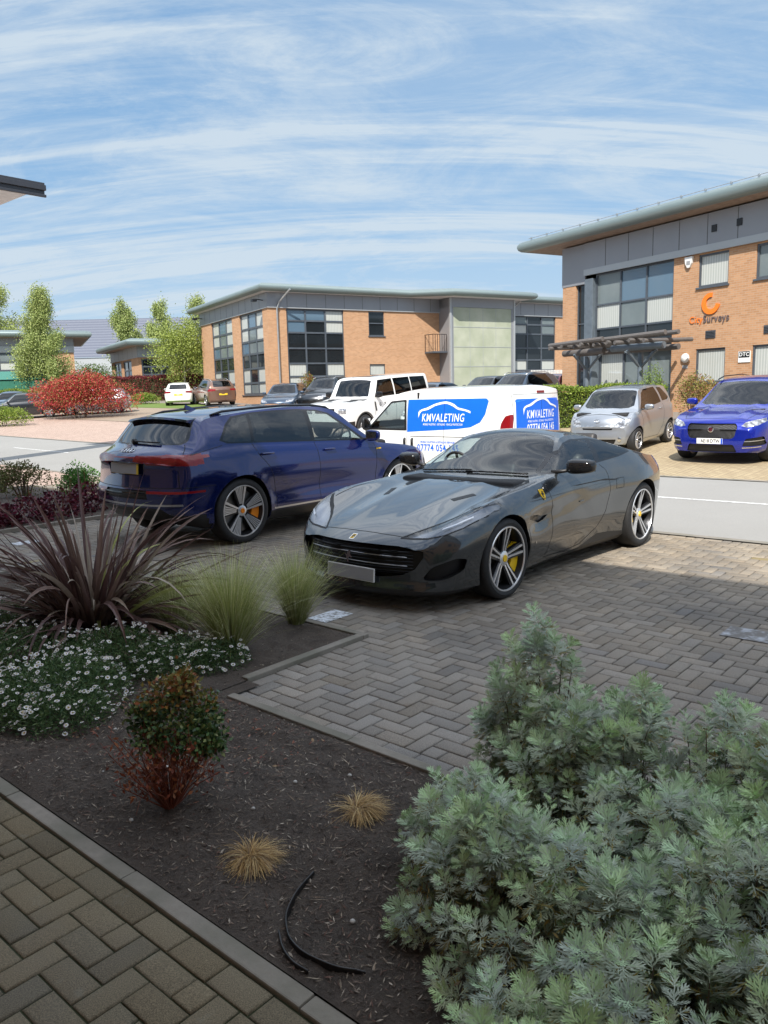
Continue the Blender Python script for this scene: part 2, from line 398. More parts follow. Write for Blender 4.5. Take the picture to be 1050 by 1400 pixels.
    def _mask(s, f, d, side, zr):
        n, c = f.normal, f.calc_center_median()
        if d == 'y':
            if side > 0 and (c.y < .2 or n.y < .12): return False
            if side < 0 and (c.y > -.2 or n.y > -.12): return False
        elif d == 'f' and (n.x < .08 or c.x < 0): return False
        elif d == 'r' and (n.x > -.08 or c.x > 0): return False
        elif d == 't' and n.z < .15: return False
        if zr and not zr(c): return False
        return True
    def _knife(s, poly, d, side, zr):
        e1, e2, dr = DIRS[d]; bm = s.bm
        n = len(poly)
        for i in range(n):
            p, q = Vector(poly[i]), Vector(poly[(i + 1) % n])
            if (q - p).length < 1e-5: continue
            u = (q - p).normalized(); nv = Vector((-u.y, u.x)); L = (q - p).length
            fs = []
            for f in bm.faces:
                c = f.calc_center_median(); c2 = Vector((c.dot(e1), c.dot(e2))) - p
                if -.05 < c2.dot(u) < L + .05 and abs(c2.dot(nv)) < .06 and s._mask(f, d, side, zr): fs.append(f)
            if not fs: continue
            es = {e for f in fs for e in f.edges}; vs = {v for f in fs for v in f.verts}
            bmesh.ops.bisect_plane(bm, geom=list(vs) + list(es) + fs, dist=1e-5, plane_co=e1 * p.x + e2 * p.y, plane_no=e1 * nv.x + e2 * nv.y)
        bm.normal_update()
        return [f for f in bm.faces if s._mask(f, d, side, zr) and inpoly((f.calc_center_median().dot(e1), f.calc_center_median().dot(e2)), poly)]
    def cut(s, name, poly, d, mat, side=0, inset=0., zr=None, round=0, only=None, same=None, label=None):
        """side: 0 = as drawn; 2 = both flanks / mirrored pair"""
        if round: poly = rnd(poly, round)
        jobs = []
        if d == 'y': jobs = [(poly, 1), (poly, -1)] if side == 2 else [(poly, side or 1)]
        elif side == 2: jobs = [(poly, 0), ([(-a, b) if d != 't' else (a, -b) for a, b in poly][::-1], 0)]
        else: jobs = [(poly, 0)]
        for pl, sd in jobs:
            fs = s._knife(pl, d, sd, zr)
            if only is not None: fs = [f for f in fs if s.labels[f[s.lay]] in only]
            s.labels.append(name); s.info.append(dict(mat=mat, label=label)); k = len(s.labels) - 1
            for f in fs: f[s.lay] = k
            if inset:
                nv = Vector((0, 0, 0))
                for f in fs: nv += f.normal * f.calc_area()
                nv.normalize()
                r = bmesh.ops.extrude_face_region(s.bm, geom=fs)
                vs = [g_ for g_ in r['geom'] if isinstance(g_, bmesh.types.BMVert)]
                nf = [g_ for g_ in r['geom'] if isinstance(g_, bmesh.types.BMFace)]
                bmesh.ops.delete(s.bm, geom=[f for f in fs if f.is_valid], context='FACES_ONLY')
                for v in vs: v.co -= nv * inset
                for f in nf: f[s.lay] = k
                for v in vs:
                    for f in v.link_faces: f[s.lay] = k
                s.bm.normal_update()
    def arch(s, xc, zc, r, depth=.42, flare=.0, ymin=.5):
        bm = s.bm; n = 40
        if flare:
            for v in bm.verts:
                if abs(v.co.y) > ymin:
                    dd = math.hypot(v.co.x - xc, v.co.z - zc); v.co.y += math.copysign(flare * math.exp(-((dd - r) / .05)**2), v.co.y)
        poly = [(xc + r * math.cos(2 * math.pi * k / n), zc + r * math.sin(2 * math.pi * k / n)) for k in range(n)]
        for sd in (1, -1):
            e1, e2, _ = DIRS['y']
            for i in range(n):
                p, q = Vector(poly[i]), Vector(poly[(i + 1) % n]); u = (q - p).normalized(); nv = Vector((-u.y, u.x)); L = (q - p).length
                fs = [f for f in bm.faces if (lambda c: c.y * sd > ymin - .05 and -.06 < (Vector((c.x, c.z)) - p).dot(u) < L + .06 and abs((Vector((c.x, c.z)) - p).dot(nv)) < .08)(f.calc_center_median())]
                if not fs: continue
                es = {e for f in fs for e in f.edges}; vs = {v for f in fs for v in f.verts}
                bmesh.ops.bisect_plane(bm, geom=list(vs) + list(es) + fs, dist=1e-5, plane_co=(p.x, 0, p.y), plane_no=(nv.x, 0, nv.y))
            kill = [f for f in bm.faces if f.calc_center_median().y * sd > ymin - .04 and math.hypot(f.calc_center_median().x - xc, f.calc_center_median().z - zc) < r]
            bmesh.ops.delete(bm, geom=kill, context='FACES')
            ed = [e for e in bm.edges if len(e.link_faces) == 1 and all(v.co.y * sd > ymin - .06 and abs(math.hypot(v.co.x - xc, v.co.z - zc) - r) < .012 for v in e.verts)]
            lk = len(s.labels); s.labels.append('wheel_arch_liner'); s.info.append(dict(mat='black_plastic'))
            r1 = bmesh.ops.extrude_edge_only(bm, edges=ed); v1 = [g_ for g_ in r1['geom'] if isinstance(g_, bmesh.types.BMVert)]
            for v in v1: v.co.y -= sd * .018
            for f in {f for v in v1 for f in v.link_faces if all(abs(math.hypot(x.co.x - xc, x.co.z - zc) - r) < .012 for x in f.verts)}: f[s.lay] = 0
            e2_ = [g_ for g_ in r1['geom'] if isinstance(g_, bmesh.types.BMEdge)]
            r2 = bmesh.ops.extrude_edge_only(bm, edges=e2_); v2 = [g_ for g_ in r2['geom'] if isinstance(g_, bmesh.types.BMVert)]
            for v in v2: v.co.y = sd * (ymin - .08)
            for f in {f for v in v2 for f in v.link_faces}: f[s.lay] = lk
            bm.normal_update()
    def hit(s, d, p, side=1):
        e1, e2, dr = DIRS[d]; dr = dr * (side if d == 'y' else 1)
        o = e1 * p[0] + e2 * p[1] + dr * 6
        h = s.bvh.ray_cast(o, -dr)
        return (h[0], h[1]) if h[0] is not None else (None, None)
    def ribbon(s, name, pts, d, width, mat, side=1, lift=.0015, step=.025, closed=False, thick=0, mb=None):
        e1, e2, dr = DIRS[d]; P = [Vector(p) for p in pts]
        if closed: P.append(P[0])
        sm = []
        for a, b in zip(P[:-1], P[1:]):
            n = max(1, int((b - a).length / step)); sm += [a.lerp(b, i / n) for i in range(n)]
        sm.append(P[-1]); L = []; own = mb is None; mb = mb or MB()
        for i, p in enumerate(sm):
            t = sm[min(i + 1, len(sm) - 1)] - sm[max(i - 1, 0)]
            if t.length < 1e-6: continue
            t.normalize(); nv = Vector((-t.y, t.x)) * width / 2; row = []
            for q in (p + nv, p - nv):
                h, no = s.hit(d, q, side)
                if h is None: row = None; break
                row.append(h + no * lift); 
            L.append(row)
        for r0, r1 in zip(L[:-1], L[1:]):
            if r0 and r1: mb.add([r0[0], r0[1], r1[1], r1[0]], [(0, 1, 2, 3)])
        return mb.build(name, mat, s.root, smooth=True) if own else mb
    def gaps(s, lines, width=.006, mat='gap_dark', name='panel_gap'):   # all shut lines of the body in one mesh
        mb = MB()
        for d, pts in lines:
            for sd in ((1, -1) if d == 'y' else (1,)): s.ribbon(name, pts, d, width, mat, sd, mb=mb)
        me = s.body.data; me.materials.append(M[mat]); k = len(me.materials) - 1
        bm = bmesh.new(); bm.from_mesh(me); vs = [bm.verts.new(v) for v in mb.v]
        for f in mb.f:
            q = bm.faces.new([vs[i] for i in f]); q.material_index = k; q.smooth = True
        bm.to_mesh(me); bm.free(); return s.body
    def finish(s):
        bm = s.bm; me = bpy.data.meshes.new('all'); objs = {}
        for k, nm in enumerate(s.labels):
            fs = [f for f in bm.faces if f[s.lay] == k]
            if not fs: continue
            vi = {}; vs = []; fc = []
            for f in fs:
                ids = []
                for v in f.verts:
                    if v.index not in vi or True:
                        if v not in vi: vi[v] = len(vs); vs.append(v.co.copy())
                    ids.append(vi[v])
                fc.append(ids)
            m2 = bpy.data.meshes.new(nm); m2.from_pydata(vs, [], fc); m2.materials.append(M[s.info[k]['mat']])
            m2.polygons.foreach_set('use_smooth', [True] * len(m2.polygons)); m2.set_sharp_from_angle(angle=R(38)); m2.update()
            o = bpy.data.objects.new(nm, m2); C.objects.link(o); o.parent = s.root
            if s.info[k].get('label'): o['label'] = s.info[k]['label']
            objs.setdefault(nm, []).append(o)
        s.objs = objs; s.body = objs['body'][0]
        bm.free(); return s
def wheel(root, x, y, side, r, wid, rim, style, cal=None, steer=0, cdir=1):
    """y = outer face of the tyre, side = +1 left flank"""
    e = empty('wheel', (x, y, r)); e.parent = root; e.rotation_euler = (0, 0, steer)
    if side < 0: e.rotation_euler = (0, 0, math.pi + steer)
    # local: +y outwards
    mb = MB(); h = wid
    mb.lathe([(rim - .004, -.012), (rim + .012, -.002), (rim + .03, .0), (r - .035, -.002), (r - .014, -.010), (r - .002, -.026), (r, -.05), (r, -h + .05), (r - .014, -h + .01), (r - .04, -h), (rim, -h + .01)], 56)
    tr = mb.build('tyre', 'rubber', e, smooth=40)
    mb = MB()
    mb.lathe([(rim + .003, -.010), (rim - .002, -.003), (rim - .012, -.004), (rim - .015, -.012)], 56, mi=0); mb.lathe([(rim - .015, -.012), (rim - .03, -.05), (rim - .04, -h + .02), (rim - .005, -h + .01)], 56, mi=1)
    rm = mb.build('rim', ['alloy' if style != 'black' else 'alloy_dark', 'alloy_dark'], e, smooth=40)
    mb = MB(); mb.lathe([(.03, -.10), (rim - .05, -.10), (rim - .05, -.125), (.03, -.125)], 40); mb.build('brake_disc', 'disc_metal', e, smooth=30)
    mb = MB(); mb.lathe([(0.0, -.16), (rim - .035, -.16)], 40); mb.build('hub_backing', 'cabin_dark', e)
    if cal:
        mb = MB(); rr0, rr1 = rim * .50, rim * .88; rot = 0 if cdir * side > 0 else math.pi; rot += .12 * (1 if rot else -1)
        ang = [(-.5 + i / 8) * 1.15 + rot for i in range(9)]
        poly = [(rr1 * math.cos(a), rr1 * math.sin(a)) for a in ang] + [(rr0 * math.cos(a), rr0 * math.sin(a)) for a in ang[::-1]]
        mb.prism(poly, 1, lambda p, t: (p[0], -.055 - t * .06, p[1]))
        mb.build('brake_caliper', cal, e, fixn=True, bevel=.006)
    mb = MB(); mb2 = MB()
    def spoke(a, poly, yf, thick=.03, m=mb):   # poly in (radial, tangential)
        m.prism(poly, 1, lambda p, t: (p[0] * math.cos(a) - p[1] * math.sin(a), yf(p[0]) - t * thick, p[0] * math.sin(a) + p[1] * math.cos(a)))
    yf = lambda rr: -.045 + .035 * (rr / rim)**2 * 1.0
    if style == 'double5':        # five pairs of slim, dark-backed spokes
        for k in range(5):
            a = 2 * math.pi * k / 5 + math.pi / 2 + .12
            for sg in (1, -1):
                pl = [(.045, sg * .006), (.10, sg * .009), (rim - .012, sg * .022), (rim - .010, sg * .040), (.10, sg * .024), (.05, sg * .022)]
                spoke(a, pl, yf, .012)
                pl2 = [(.04, 0), (.11, sg * .002), (rim - .03, sg * .008), (rim - .02, sg * .060), (.10, sg * .042), (.04, sg * .034)]
                spoke(a, pl2, lambda q: yf(q) - .010, .03, mb2)
    elif style == 'blade5':       # five wide blades with raised strips and dark cuts
        for k in range(5):
            a = 2 * math.pi * k / 5 + math.pi / 2 - .1
            for i, (t0, t1) in enumerate(((-.055, -.045), (-.038, -.029), (-.022, -.013), (-.006, .003), (.010, .019))):
                spoke(a, [(.085, t0 * .45), (rim - .012, t0 * 1.6), (rim - .012, t1 * 1.6), (.085, t1 * .45)], yf, .010)
            spoke(a, [(.03, .004), (.09, .016), (rim - .012, .055), (rim - .012, .088), (.085, .034), (.03, .022)], yf, .012)
            spoke(a, [(.04, -.035), (rim - .02, -.10), (rim - .02, .085), (.04, .03)], lambda q: yf(q) - .009, .03, mb2)
    else:
        n, wd = {'y5': (5, .05), 'ten': (10, .022), 'seven': (7, .036), 'black': (5, .05)}[style]
        for k in range(n):
            a = 2 * math.pi * k / n + math.pi / 2
            spoke(a, [(.03, -wd * .45), (rim * .55, -wd * .38), (rim - .01, -wd * .8), (rim - .01, wd * .8), (rim * .55, wd * .38), (.03, wd * .45)], yf, .028)
    mb.lathe([(0, -.035), (.04, -.035), (.062, -.042), (.066, -.08)], 20)
    sp = mb.build('spokes', 'alloy' if style != 'black' else 'alloy_dark', e, smooth=35, fixn=True)
    if mb2.v: mb2.build('spoke_backing', 'alloy_dark', e, fixn=True)
    mb = MB(); mb.lathe([(0, -.028), (.028, -.028), (.031, -.036)], 20); mb.build('centre_cap', cal or 'satin_silver', e)
    return e
def mirror_unit(car, p, side, size=(.13, .24, .15), mat='body', arm=.10, sweep=.35):
    """door mirror: p = inner attachment point at left flank; shell is a rounded wedge"""
    bm = bmesh.new(); bmesh.ops.create_uvsphere(bm, u_segments=20, v_segments=14, radius=.5)
    for v in bm.verts:
        x, y, z = v.co
        sg = lambda q, e: math.copysign(abs(q * 2)**e / 2, q)
        x, y, z = sg(x, .75), sg(y, .6), sg(z, .6)
        if x < 0: x *= .35
        x -= .25 * (y + .5) * .6; z *= (1 - .22 * (y + .5)); z += .06 * (y + .5)
        v.co = (x * size[0], (y + .5) * size[1], z * size[2])
    me = bpy.data.meshes.new('mirror'); bm.to_mesh(me); bm.free()
    if side < 0:
        for v in me.vertices: v.co.y *= -1
        me.flip_normals()
    me.polygons.foreach_set('use_smooth', [True] * len(me.polygons)); me.materials.append(M[car.mat if mat == 'body' else mat])
    o = bpy.data.objects.new('mirror', me); C.objects.link(o); o.parent = car.root
    o.location = (p[0] - .01, (p[1] + arm) * side, p[2])
    mb = MB(); mb.tube([(p[0] + .06, (p[1] - .05) * side, p[2] - .055), (p[0] + .03, (p[1] + arm * .5) * side, p[2] - .045), (p[0], (p[1] + arm + .05) * side, p[2] - .03)], [.022, .018, .016], 8)
    st = mb.build('mirror_arm', 'black_plastic', car.root, smooth=True); st.parent = o; st.location = (-o.location.x, -o.location.y, -o.location.z)
    mb = MB(); y0 = size[1] * .12; y1 = size[1] * .9
    mb.add([(-size[0] * .28, side * y0, -size[2] * .36), (-size[0] * .36, side * y1, -size[2] * .28), (-size[0] * .36, side * y1, size[2] * .34), (-size[0] * .28, side * y0, size[2] * .38)], [(0, 1, 2, 3)])
    mb.build('mirror_glass', 'chrome', o)
    return o
def seat(root, x, y, z, mat='seat_leather', hr=True):
    e = empty('seat', (x, y, z)); e.parent = root
    mb = MB(); mb.box((.05, 0, .0), (.5, .50, .16)); mb.build('cushion', mat, e, bevel=.05, smooth=True)
    mb = MB(); m = Matrix.Rotation(R(-20), 3, 'Y'); mb.box((-.28, 0, .33), (.13, .48, .60), mat=m); mb.build('backrest', mat, e, bevel=.05, smooth=True)
    if hr: mb = MB(); mb.box((-.41, 0, .70), (.10, .26, .18), mat=m); mb.build('headrest', mat, e, bevel=.035, smooth=True)
def cabin(root, xd, yw, zb, x_rear, seats, wheel_y=-.37, leather='seat_leather', dash_h=.0):
    """dashboard, steering wheel, floor tub and seats, seen through the glass"""
    mb = MB(); mb.b2((x_rear, -yw, .28), (xd + .35, yw, .34)); mb.build('cabin_floor', 'cabin_dark', root)
    mb = MB(); mb.b2((xd - .05, -yw + .02, zb - .32), (xd + .45, yw - .02, zb - .03 + dash_h)); mb.build('dashboard', 'cabin_dark', root, bevel=.05, smooth=True)
    sw = MB(); c = Vector((xd - .16, wheel_y, zb - .0)); ax = Vector((-.9, 0, .35)).normalized(); u = Vector((0, 1, 0)); v = ax.cross(u)
    sw.tube([c + (u * math.cos(t) + v * math.sin(t)) * .18 for t in np.linspace(0, 2 * math.pi, 29)], .015, 8)
    for t in (0, math.pi, -math.pi / 2): sw.tube([c, c + (u * math.cos(t) + v * math.sin(t)) * .18], .014, 6)
    sw.tube([c, c - ax * .2], .03, 8); sw.build('steering_wheel', 'black_plastic', root, smooth=True)
    for x, y in seats: seat(root, x, y, zb - .50, leather)
def plate(root, x, z, front, kind, w=.52, h=.111, text=None, lean=0., y=0):
    """number plate at the nose (front=1) or tail (-1)"""
    mb = MB(); mb.box((0, 0, 0), (.012, w, h)); o = mb.build('number_plate', kind, root, bevel=.004); o.location = (x, y, z); o.rotation_euler = (0, -lean * front, 0)
    if text:
        t = text_mesh(text, .098, 'ink', 'plate_lettering', .0012, bold=.0012, sx=.80)
        place(t, (.0075 * front, 0.012, 0), (0, 1 if front > 0 else -1, 0), (0, 0, 1), o)
    return o
# ---------------------------------------------------------------- grey sports coupe
def g1(x, c, s): return np.exp(-((x - c) / s)**2)
def coupe():
    root = empty('sports_car')
    tag(root, 'dark grey two-door sports coupe with yellow shield on its wing and yellow brake calipers', 'car')
    def side(X, Z):
        d = -.042 * g1(X, .80, .22) * g1(Z, .58 + .10 * (.8 - X), .075)
        d += -.022 * g1(X, .25, .45) * g1(Z, .60 + .12 * (.8 - X), .06)
        d += .018 * g1(X, 1.335, .5) * g1(Z, .70, .16) + .026 * g1(X, -1.3, .45) * g1(Z, .70, .2)
        d += -.030 * g1(X, .1, .8) * g1(Z, .24 + .05 * (-X), .09)
        d += .010 * g1(X, -.1, .9) * g1(Z, .43, .08)
        return d
    def top(X, Y, Z):
        m = np.clip((X - .62) / .3, 0, 1) * np.clip((2.16 - X) / .5, 0, 1)
        cr = np.abs(Y) - (.30 + .10 * (X - 1.0) * -1 * .6)
        return m * (.010 * np.exp(-(cr / .05)**2) - .010 * np.exp(-((np.abs(Y) - .50) / .10)**2)) * (Z > .4)
    D = dict(zt=[(-2.24, .84), (-2.18, .955), (-2.05, .985), (-1.85, 1.01), (-1.6, 1.085), (-1.3, 1.175), (-1.0, 1.25), (-.7, 1.298), (-.4, 1.315), (-.2, 1.298), (.2, 1.125), (.56, .935), (.64, .905), (.9, .875), (1.3, .808), (1.7, .725), (2.0, .645), (2.12, .600), (2.20, .558), (2.25, .522), (2.27, .50)],
             zb=[(-2.24, .74), (-2.18, .87), (-2.05, .92), (-1.7, .965), (-1.335, .985), (-1.0, .978), (-.4, .955), (.1, .935), (.45, .912), (.8, .875), (1.2, .848), (1.4, .830), (1.7, .765), (1.95, .685), (2.08, .62), (2.18, .555), (2.25, .51), (2.27, .485)],
             w=[(-2.24, .74), (-2.18, .80), (-2.05, .865), (-1.8, .935), (-1.5, .965), (-1.335, .968), (-1.0, .950), (-.6, .925), (-.2, .915), (.3, .918), (.7, .935), (1.1, .955), (1.335, .960), (1.6, .948), (1.9, .905), (2.06, .865), (2.18, .81), (2.25, .75), (2.27, .71)],
             zf=[(-2.24, .36), (-2.1, .22), (-1.8, .16), (-1, .13), (1, .13), (2.0, .13), (2.27, .14)],
             S=[(0, .86), (.04, .925), (.12, .955), (.3, .975), (.5, .993), (.66, 1.0), (.8, .985), (.9, .95), (.96, .915), (1, .885)],
             k=[(-2.2, -.12), (-1.2, -.16), (-.5, -.02), (-.2, .08), (.3, .20), (.6, .22), (.9, .10), (1.5, .12), (2.27, .15)],
             tum=.86, crown=.20, hoodcrown=.045, crest=.15, fy=.36, ry=.16, Fzone=.75,
             fz=[(0, -.10), (.12, -.02), (.17, .02), (.26, .0), (.45, .0), (.52, .01), (.6, 0), (1.2, 0)], rz=[(0, -.1), (.3, -.05), (.5, 0), (.7, .0), (.85, .03), (1.2, .02)], side=side, top=top)
    c = Car(D, 'coupe', 'grey_paint', root, .03)
    # glass
    ws = [(.572, 0), (.565, .25), (.535, .48), (.475, .64), (.39, .745), (.27, .715), (.02, .615), (-.14, .545), (-.185, .40), (-.20, .2), (-.205, 0)]
    c.cut('windscreen', [(x, y) for x, y in ws] + [(x, -y) for x, y in ws[1:-1][::-1]], 't', 'windscreen_glass')
    rw = [(-.98, 0), (-.96, .36), (-1.0, .47), (-1.45, .50), (-1.60, .42), (-1.64, 0)]
    c.cut('rear_window', rw + [(x, -y) for x, y in rw[1:-1][::-1]], 't', 'privacy_glass', zr=lambda q: q.z > .9)
    sw = [(.405, .935), (.0, .948), (-.5, .970), (-.98, 1.0), (-1.27, 1.035), (-1.20, 1.095), (-.95, 1.165), (-.66, 1.208), (-.35, 1.214), (-.18, 1.188), (.10, 1.085)]
    c.cut('window_trim', sw, 'y', 'gloss_black', 2, zr=lambda q: q.z > .9)
    sf = [(.355, .950), (.0, .962), (-.50, .985), (-.56, 1.10), (-.60, 1.190), (-.36, 1.197), (-.19, 1.172), (.10, 1.068)]
    c.cut('side_window', sf, 'y', 'clear_glass', 2, zr=lambda q: q.z > .9)
    sr = [(-.60, .990), (-.98, 1.015), (-1.22, 1.042), (-1.17, 1.085), (-.94, 1.148), (-.68, 1.190), (-.66, 1.10)]
    c.cut('quarter_window', sr, 'y', 'privacy_glass', 2, zr=lambda q: q.z > .9)
    # front
    gr = [(.665, .500), (.45, .528), (.2, .535), (0, .537)]; gl = [(0, .275), (.30, .278), (.50, .305), (.60, .355), (.665, .45)]
    c.cut('grille', gr + [(-y, z) for y, z in gr[::-1][1:]] + [(-y, z) for y, z in gl[::-1][:-1]] + gl[:], 'f', 'mesh_black', inset=.055)
    c.cut('side_intake', rnd([(.655, .285), (.72, .375), (.86, .440), (.895, .425), (.875, .33), (.80, .275), (.70, .265)], .03), 'f', 'mesh_black', 2, inset=.06, zr=lambda q: q.x > 1.2)
    hl = [(.42, .578), (.52, .576), (.64, .585), (.76, .612), (.85, .660), (.91, .725), (.925, .790), (.90, .812), (.86, .806), (.80, .780), (.72, .730), (.62, .675), (.52, .628)]
    c.cut('headlight', hl, 'f', 'lamp_glass', 2, inset=.0, zr=lambda q: q.x > 1.2)
    c.cut('splitter', [(-.95, .05), (.95, .05), (.95, .185), (.75, .180), (.5, .192), (-.5, .192), (-.75, .180), (-.95, .185)], 'f', 'black_plastic', zr=lambda q: q.x > 1.7, only=['body'])
    # flanks
    c.cut('wing_vent', [(1.0, .655), (.86, .640), (.72, .612), (.62, .612), (.70, .575), (.78, .560), (.88, .590), (1.0, .618)], 'y', 'gloss_black', 2, inset=.018)  # vent wedge in black, painting in the dark reflection of the scallop
    c.cut('sill_blade', [(.95, .10), (.95, .170), (.3, .165), (-.02, .178), (-.22, .22), (-.42, .275), (-.65, .262), (-.97, .225), (-1.02, .10)], 'y', 'black_plastic', 2, only=['body'])
    c.cut('rear_diffuser', [(-.8, .1), (.8, .1), (.7, .38), (-.7, .38)], 'r', 'black_plastic', zr=lambda q: q.x < -1.9)
    c.arch(1.335, .338, .372, ymin=.60); c.arch(-1.335, .352, .388, ymin=.58)
    c.finish()
    # headlight insides: dark tray with light blade and projector, set behind the lens
    for o in c.objs['headlight']:
        me = o.data.copy(); t = bpy.data.objects.new('lamp_tray', me); C.objects.link(t); t.parent = o
        n = Vector((0, 0, 0)); cc = Vector((0, 0, 0))
        for f in me.polygons: n += f.normal * f.area
        n.normalize()
        for v in me.vertices: v.co -= n * .016
        me.materials.clear(); me.materials.append(M['lamp_tray'])
    for sd in (1, -1):
        c.ribbon('lamp_seal', [(sd * a, b) for a, b in hl], 'f', .010, 'gap_dark', closed=True, lift=.0012)
        mb = c.ribbon('daylight_strip', [(sd * .86, .735), (sd * .80, .690), (sd * .72, .655)], 'f', .010, 'satin_silver', lift=.001)
        mb.parent = c.objs['headlight'][0 if (c.objs['headlight'][0].data.vertices[0].co.y * sd > 0) else 1]
    # grille bars, emblem
    def nose(y, z): 
        h, _ = c.hit('f', (y, z)); return h.x if h else 2.25
    for z in (.455, .385):
        mb = MB(); mb.tube([(nose(y, z) - .022, y, z - .02 * abs(y)) for y in np.linspace(-.53, .53, 25)], .0040, 6); mb.build('grille_bar', 'satin_silver', c.objs['grille'][0], smooth=True)
    for z in np.linspace(.30, .51, 9):
        mb = MB(); mb.tube([(nose(y, z) - .045, y, z) for y in np.linspace(-.56, .56, 15)], .004, 4); mb.build('grille_slat', 'black_plastic', c.objs['grille'][0])
    horse = [(-.1, -.5), (.02, -.48), (.0, -.2), (.12, -.02), (.3, -.12), (.42, -.02), (.3, .05), (.18, .2), (.30, .42), (.18, .5), (.02, .46), (-.12, .3), (-.1, .12), (-.3, .22), (-.42, .12), (-.28, .08), (-.2, -.05), (-.22, -.25)]
    def emblem(name, p, nrm, up, size, mat, parent, poly=horse, t=.003):
        mb = MB(); mb.prism([(a * size, b * size) for a, b in poly], t, lambda q, k: (q[0], q[1], k)); o = mb.build(name, mat, parent, fixn=True)
        z = Vector(nrm).normalized(); y = (Vector(up) - z * Vector(up).dot(z)).normalized(); x = y.cross(z)
        o.matrix_local = Matrix(((x.x, y.x, z.x, p[0]), (x.y, y.y, z.y, p[1]), (x.z, y.z, z.z, p[2]), (0, 0, 0, 1))); return o
    emblem('grille_emblem', (nose(0, .42) - .012, 0, .415), (1, 0, 0), (0, 0, 1), .10, 'chrome', c.objs['grille'][0])
    h, n = c.hit('t', (2.19, 0))
    emblem('bonnet_badge', h + n * .001, n, (-1, 0, .5), .07, 'yellow_enamel', c.body, [(-.27, -.42), (.27, -.42), (.27, .42), (-.27, .42)])
    emblem('bonnet_badge_frame', h, n, (-1, 0, .5), .086, 'chrome', c.body, [(-.29, -.42), (.29, -.42), (.29, .42), (-.29, .42)])
    emblem('bonnet_badge_mark', h + n * .002, n, (-1, 0, .5), .045, 'ink', c.body)
    for sd in (1, -1):
        h, n = c.hit('y', (.70, .80), sd)
        shield = [(0, -.55), (.2, -.38), (.32, -.1), (.36, .42), (.2, .5), (0, .46), (-.2, .5), (-.36, .42), (-.32, -.1), (-.2, -.38)]
        emblem('wing_shield', h + n * .001, n, (0, 0, 1), .105, 'yellow_enamel', c.body, shield)
        emblem('wing_shield_mark', h + n * .003, n, (0, 0, 1), .060, 'ink', c.body)
        h, n = c.hit('y', (.86, .40), sd)
        emblem('side_repeater', h + n * .001, n, (0, 0, 1), .022, 'chrome', c.body, [(-.2, -.5), (.2, -.5), (.2, .5), (-.2, .5)])
        # scallop intake behind the front wheel
        c.ribbon('bonnet_vent', [(1.34, sd * .38), (1.26, sd * .41), (1.18, sd * .44), (1.12, sd * .465)], 't', .055, 'mesh_black', lift=.002)
        h, n = c.hit('y', (-.02, .655), sd)
        mb = MB(); mb.box((0, 0, 0), (.085, .008, .012)); o = mb.build('door_handle', 'grey_paint', c.body, bevel=.003); o.location = h + n * .003
        mirror_unit(c, (.22, .80, 1.005), sd, (.19, .27, .155), 'gloss_black', .08)
    c.gaps([('y', [(.60, .89), (.575, .80), (.555, .70), (.55, .55), (.56, .40), (.60, .27), (.62, .22), (.2, .20), (-.1, .22), (-.35, .33), (-.52, .50), (-.60, .70), (-.60, .90), (-.55, .955)]),
            ('y', [(.98, .53), (.96, .44), (.95, .30), (.95, .2)]),
            ('y', [(-.72, .70), (-.86, .70), (-.88, .80), (-.74, .80), (-.72, .70)]),
            ('t', [(2.115, 0), (2.10, .25), (2.07, .42), (2.045, .47)]), ('t', [(2.115, 0), (2.10, -.25), (2.07, -.42), (2.045, -.47)]),
            ('t', [(1.60, .78), (1.3, .80), (.9, .80), (.62, .78)]), ('t', [(1.60, -.78), (1.3, -.80), (.9, -.80), (.62, -.78)]),
            ('t', [(-.22, -.5), (-.215, 0), (-.22, .5)])], .005)
    c.ribbon('bumper_blade', [(.44, .225), (.60, .215), (.74, .240)], 'f', .022, 'grey_paint', lift=.010)
    c.ribbon('bumper_blade', [(-.44, .225), (-.60, .215), (-.74, .240)], 'f', .022, 'grey_paint', lift=.010)
    # wipers
    for y0, y1 in ((-.62, .02), (-.02, .60)):
        P = []
        for t in np.linspace(0, 1, 12):
            y = y0 + (y1 - y0) * t; h, n = c.hit('t', (.555 - .22 * y * y - .03 * t, y)); P.append(h + n * .015)
        mb = MB(); mb.tube(P, .008, 6); mb.build('wiper', 'black_plastic', root, smooth=True)
    for sd in (1, -1): wheel(root, 1.335, .945 * sd, sd, .338, .245, .272, 'double5', 'yellow_enamel', cdir=-1)
    for sd in (1, -1): wheel(root, -1.335, .958 * sd, sd, .352, .285, .275, 'double5', 'yellow_enamel', cdir=1)
    plate(root, nose(0, .3) + .008, .292, 1, 'plate_rim', lean=.08, y=.04); plate(root, nose(0, .3) + .0105, .292, 1, 'plate_grey', w=.505, h=.102, lean=.08, y=.04)
    cabin(root, .34, .68, .93, -.95, [(-.25, .37), (-.25, -.37), (-.85, .3), (-.85, -.3)])
    mb = MB(); mb.box((-.02, 0, 1.205), (.03, .22, .055)); mb.build('rear_view_mirror', 'black_plastic', root, bevel=.015)
    # tail lights
    for sd in (1, -1):
        h, n = c.hit('r', (sd * .62, .78)); mb = MB(); mb.lathe([(0, 0), (.065, 0), (.072, .012), (.072, .03)], 24, 'x'); o = mb.build('tail_light', 'red_lens', root); o.location = (h.x - .004, h.y, h.z)
    return root
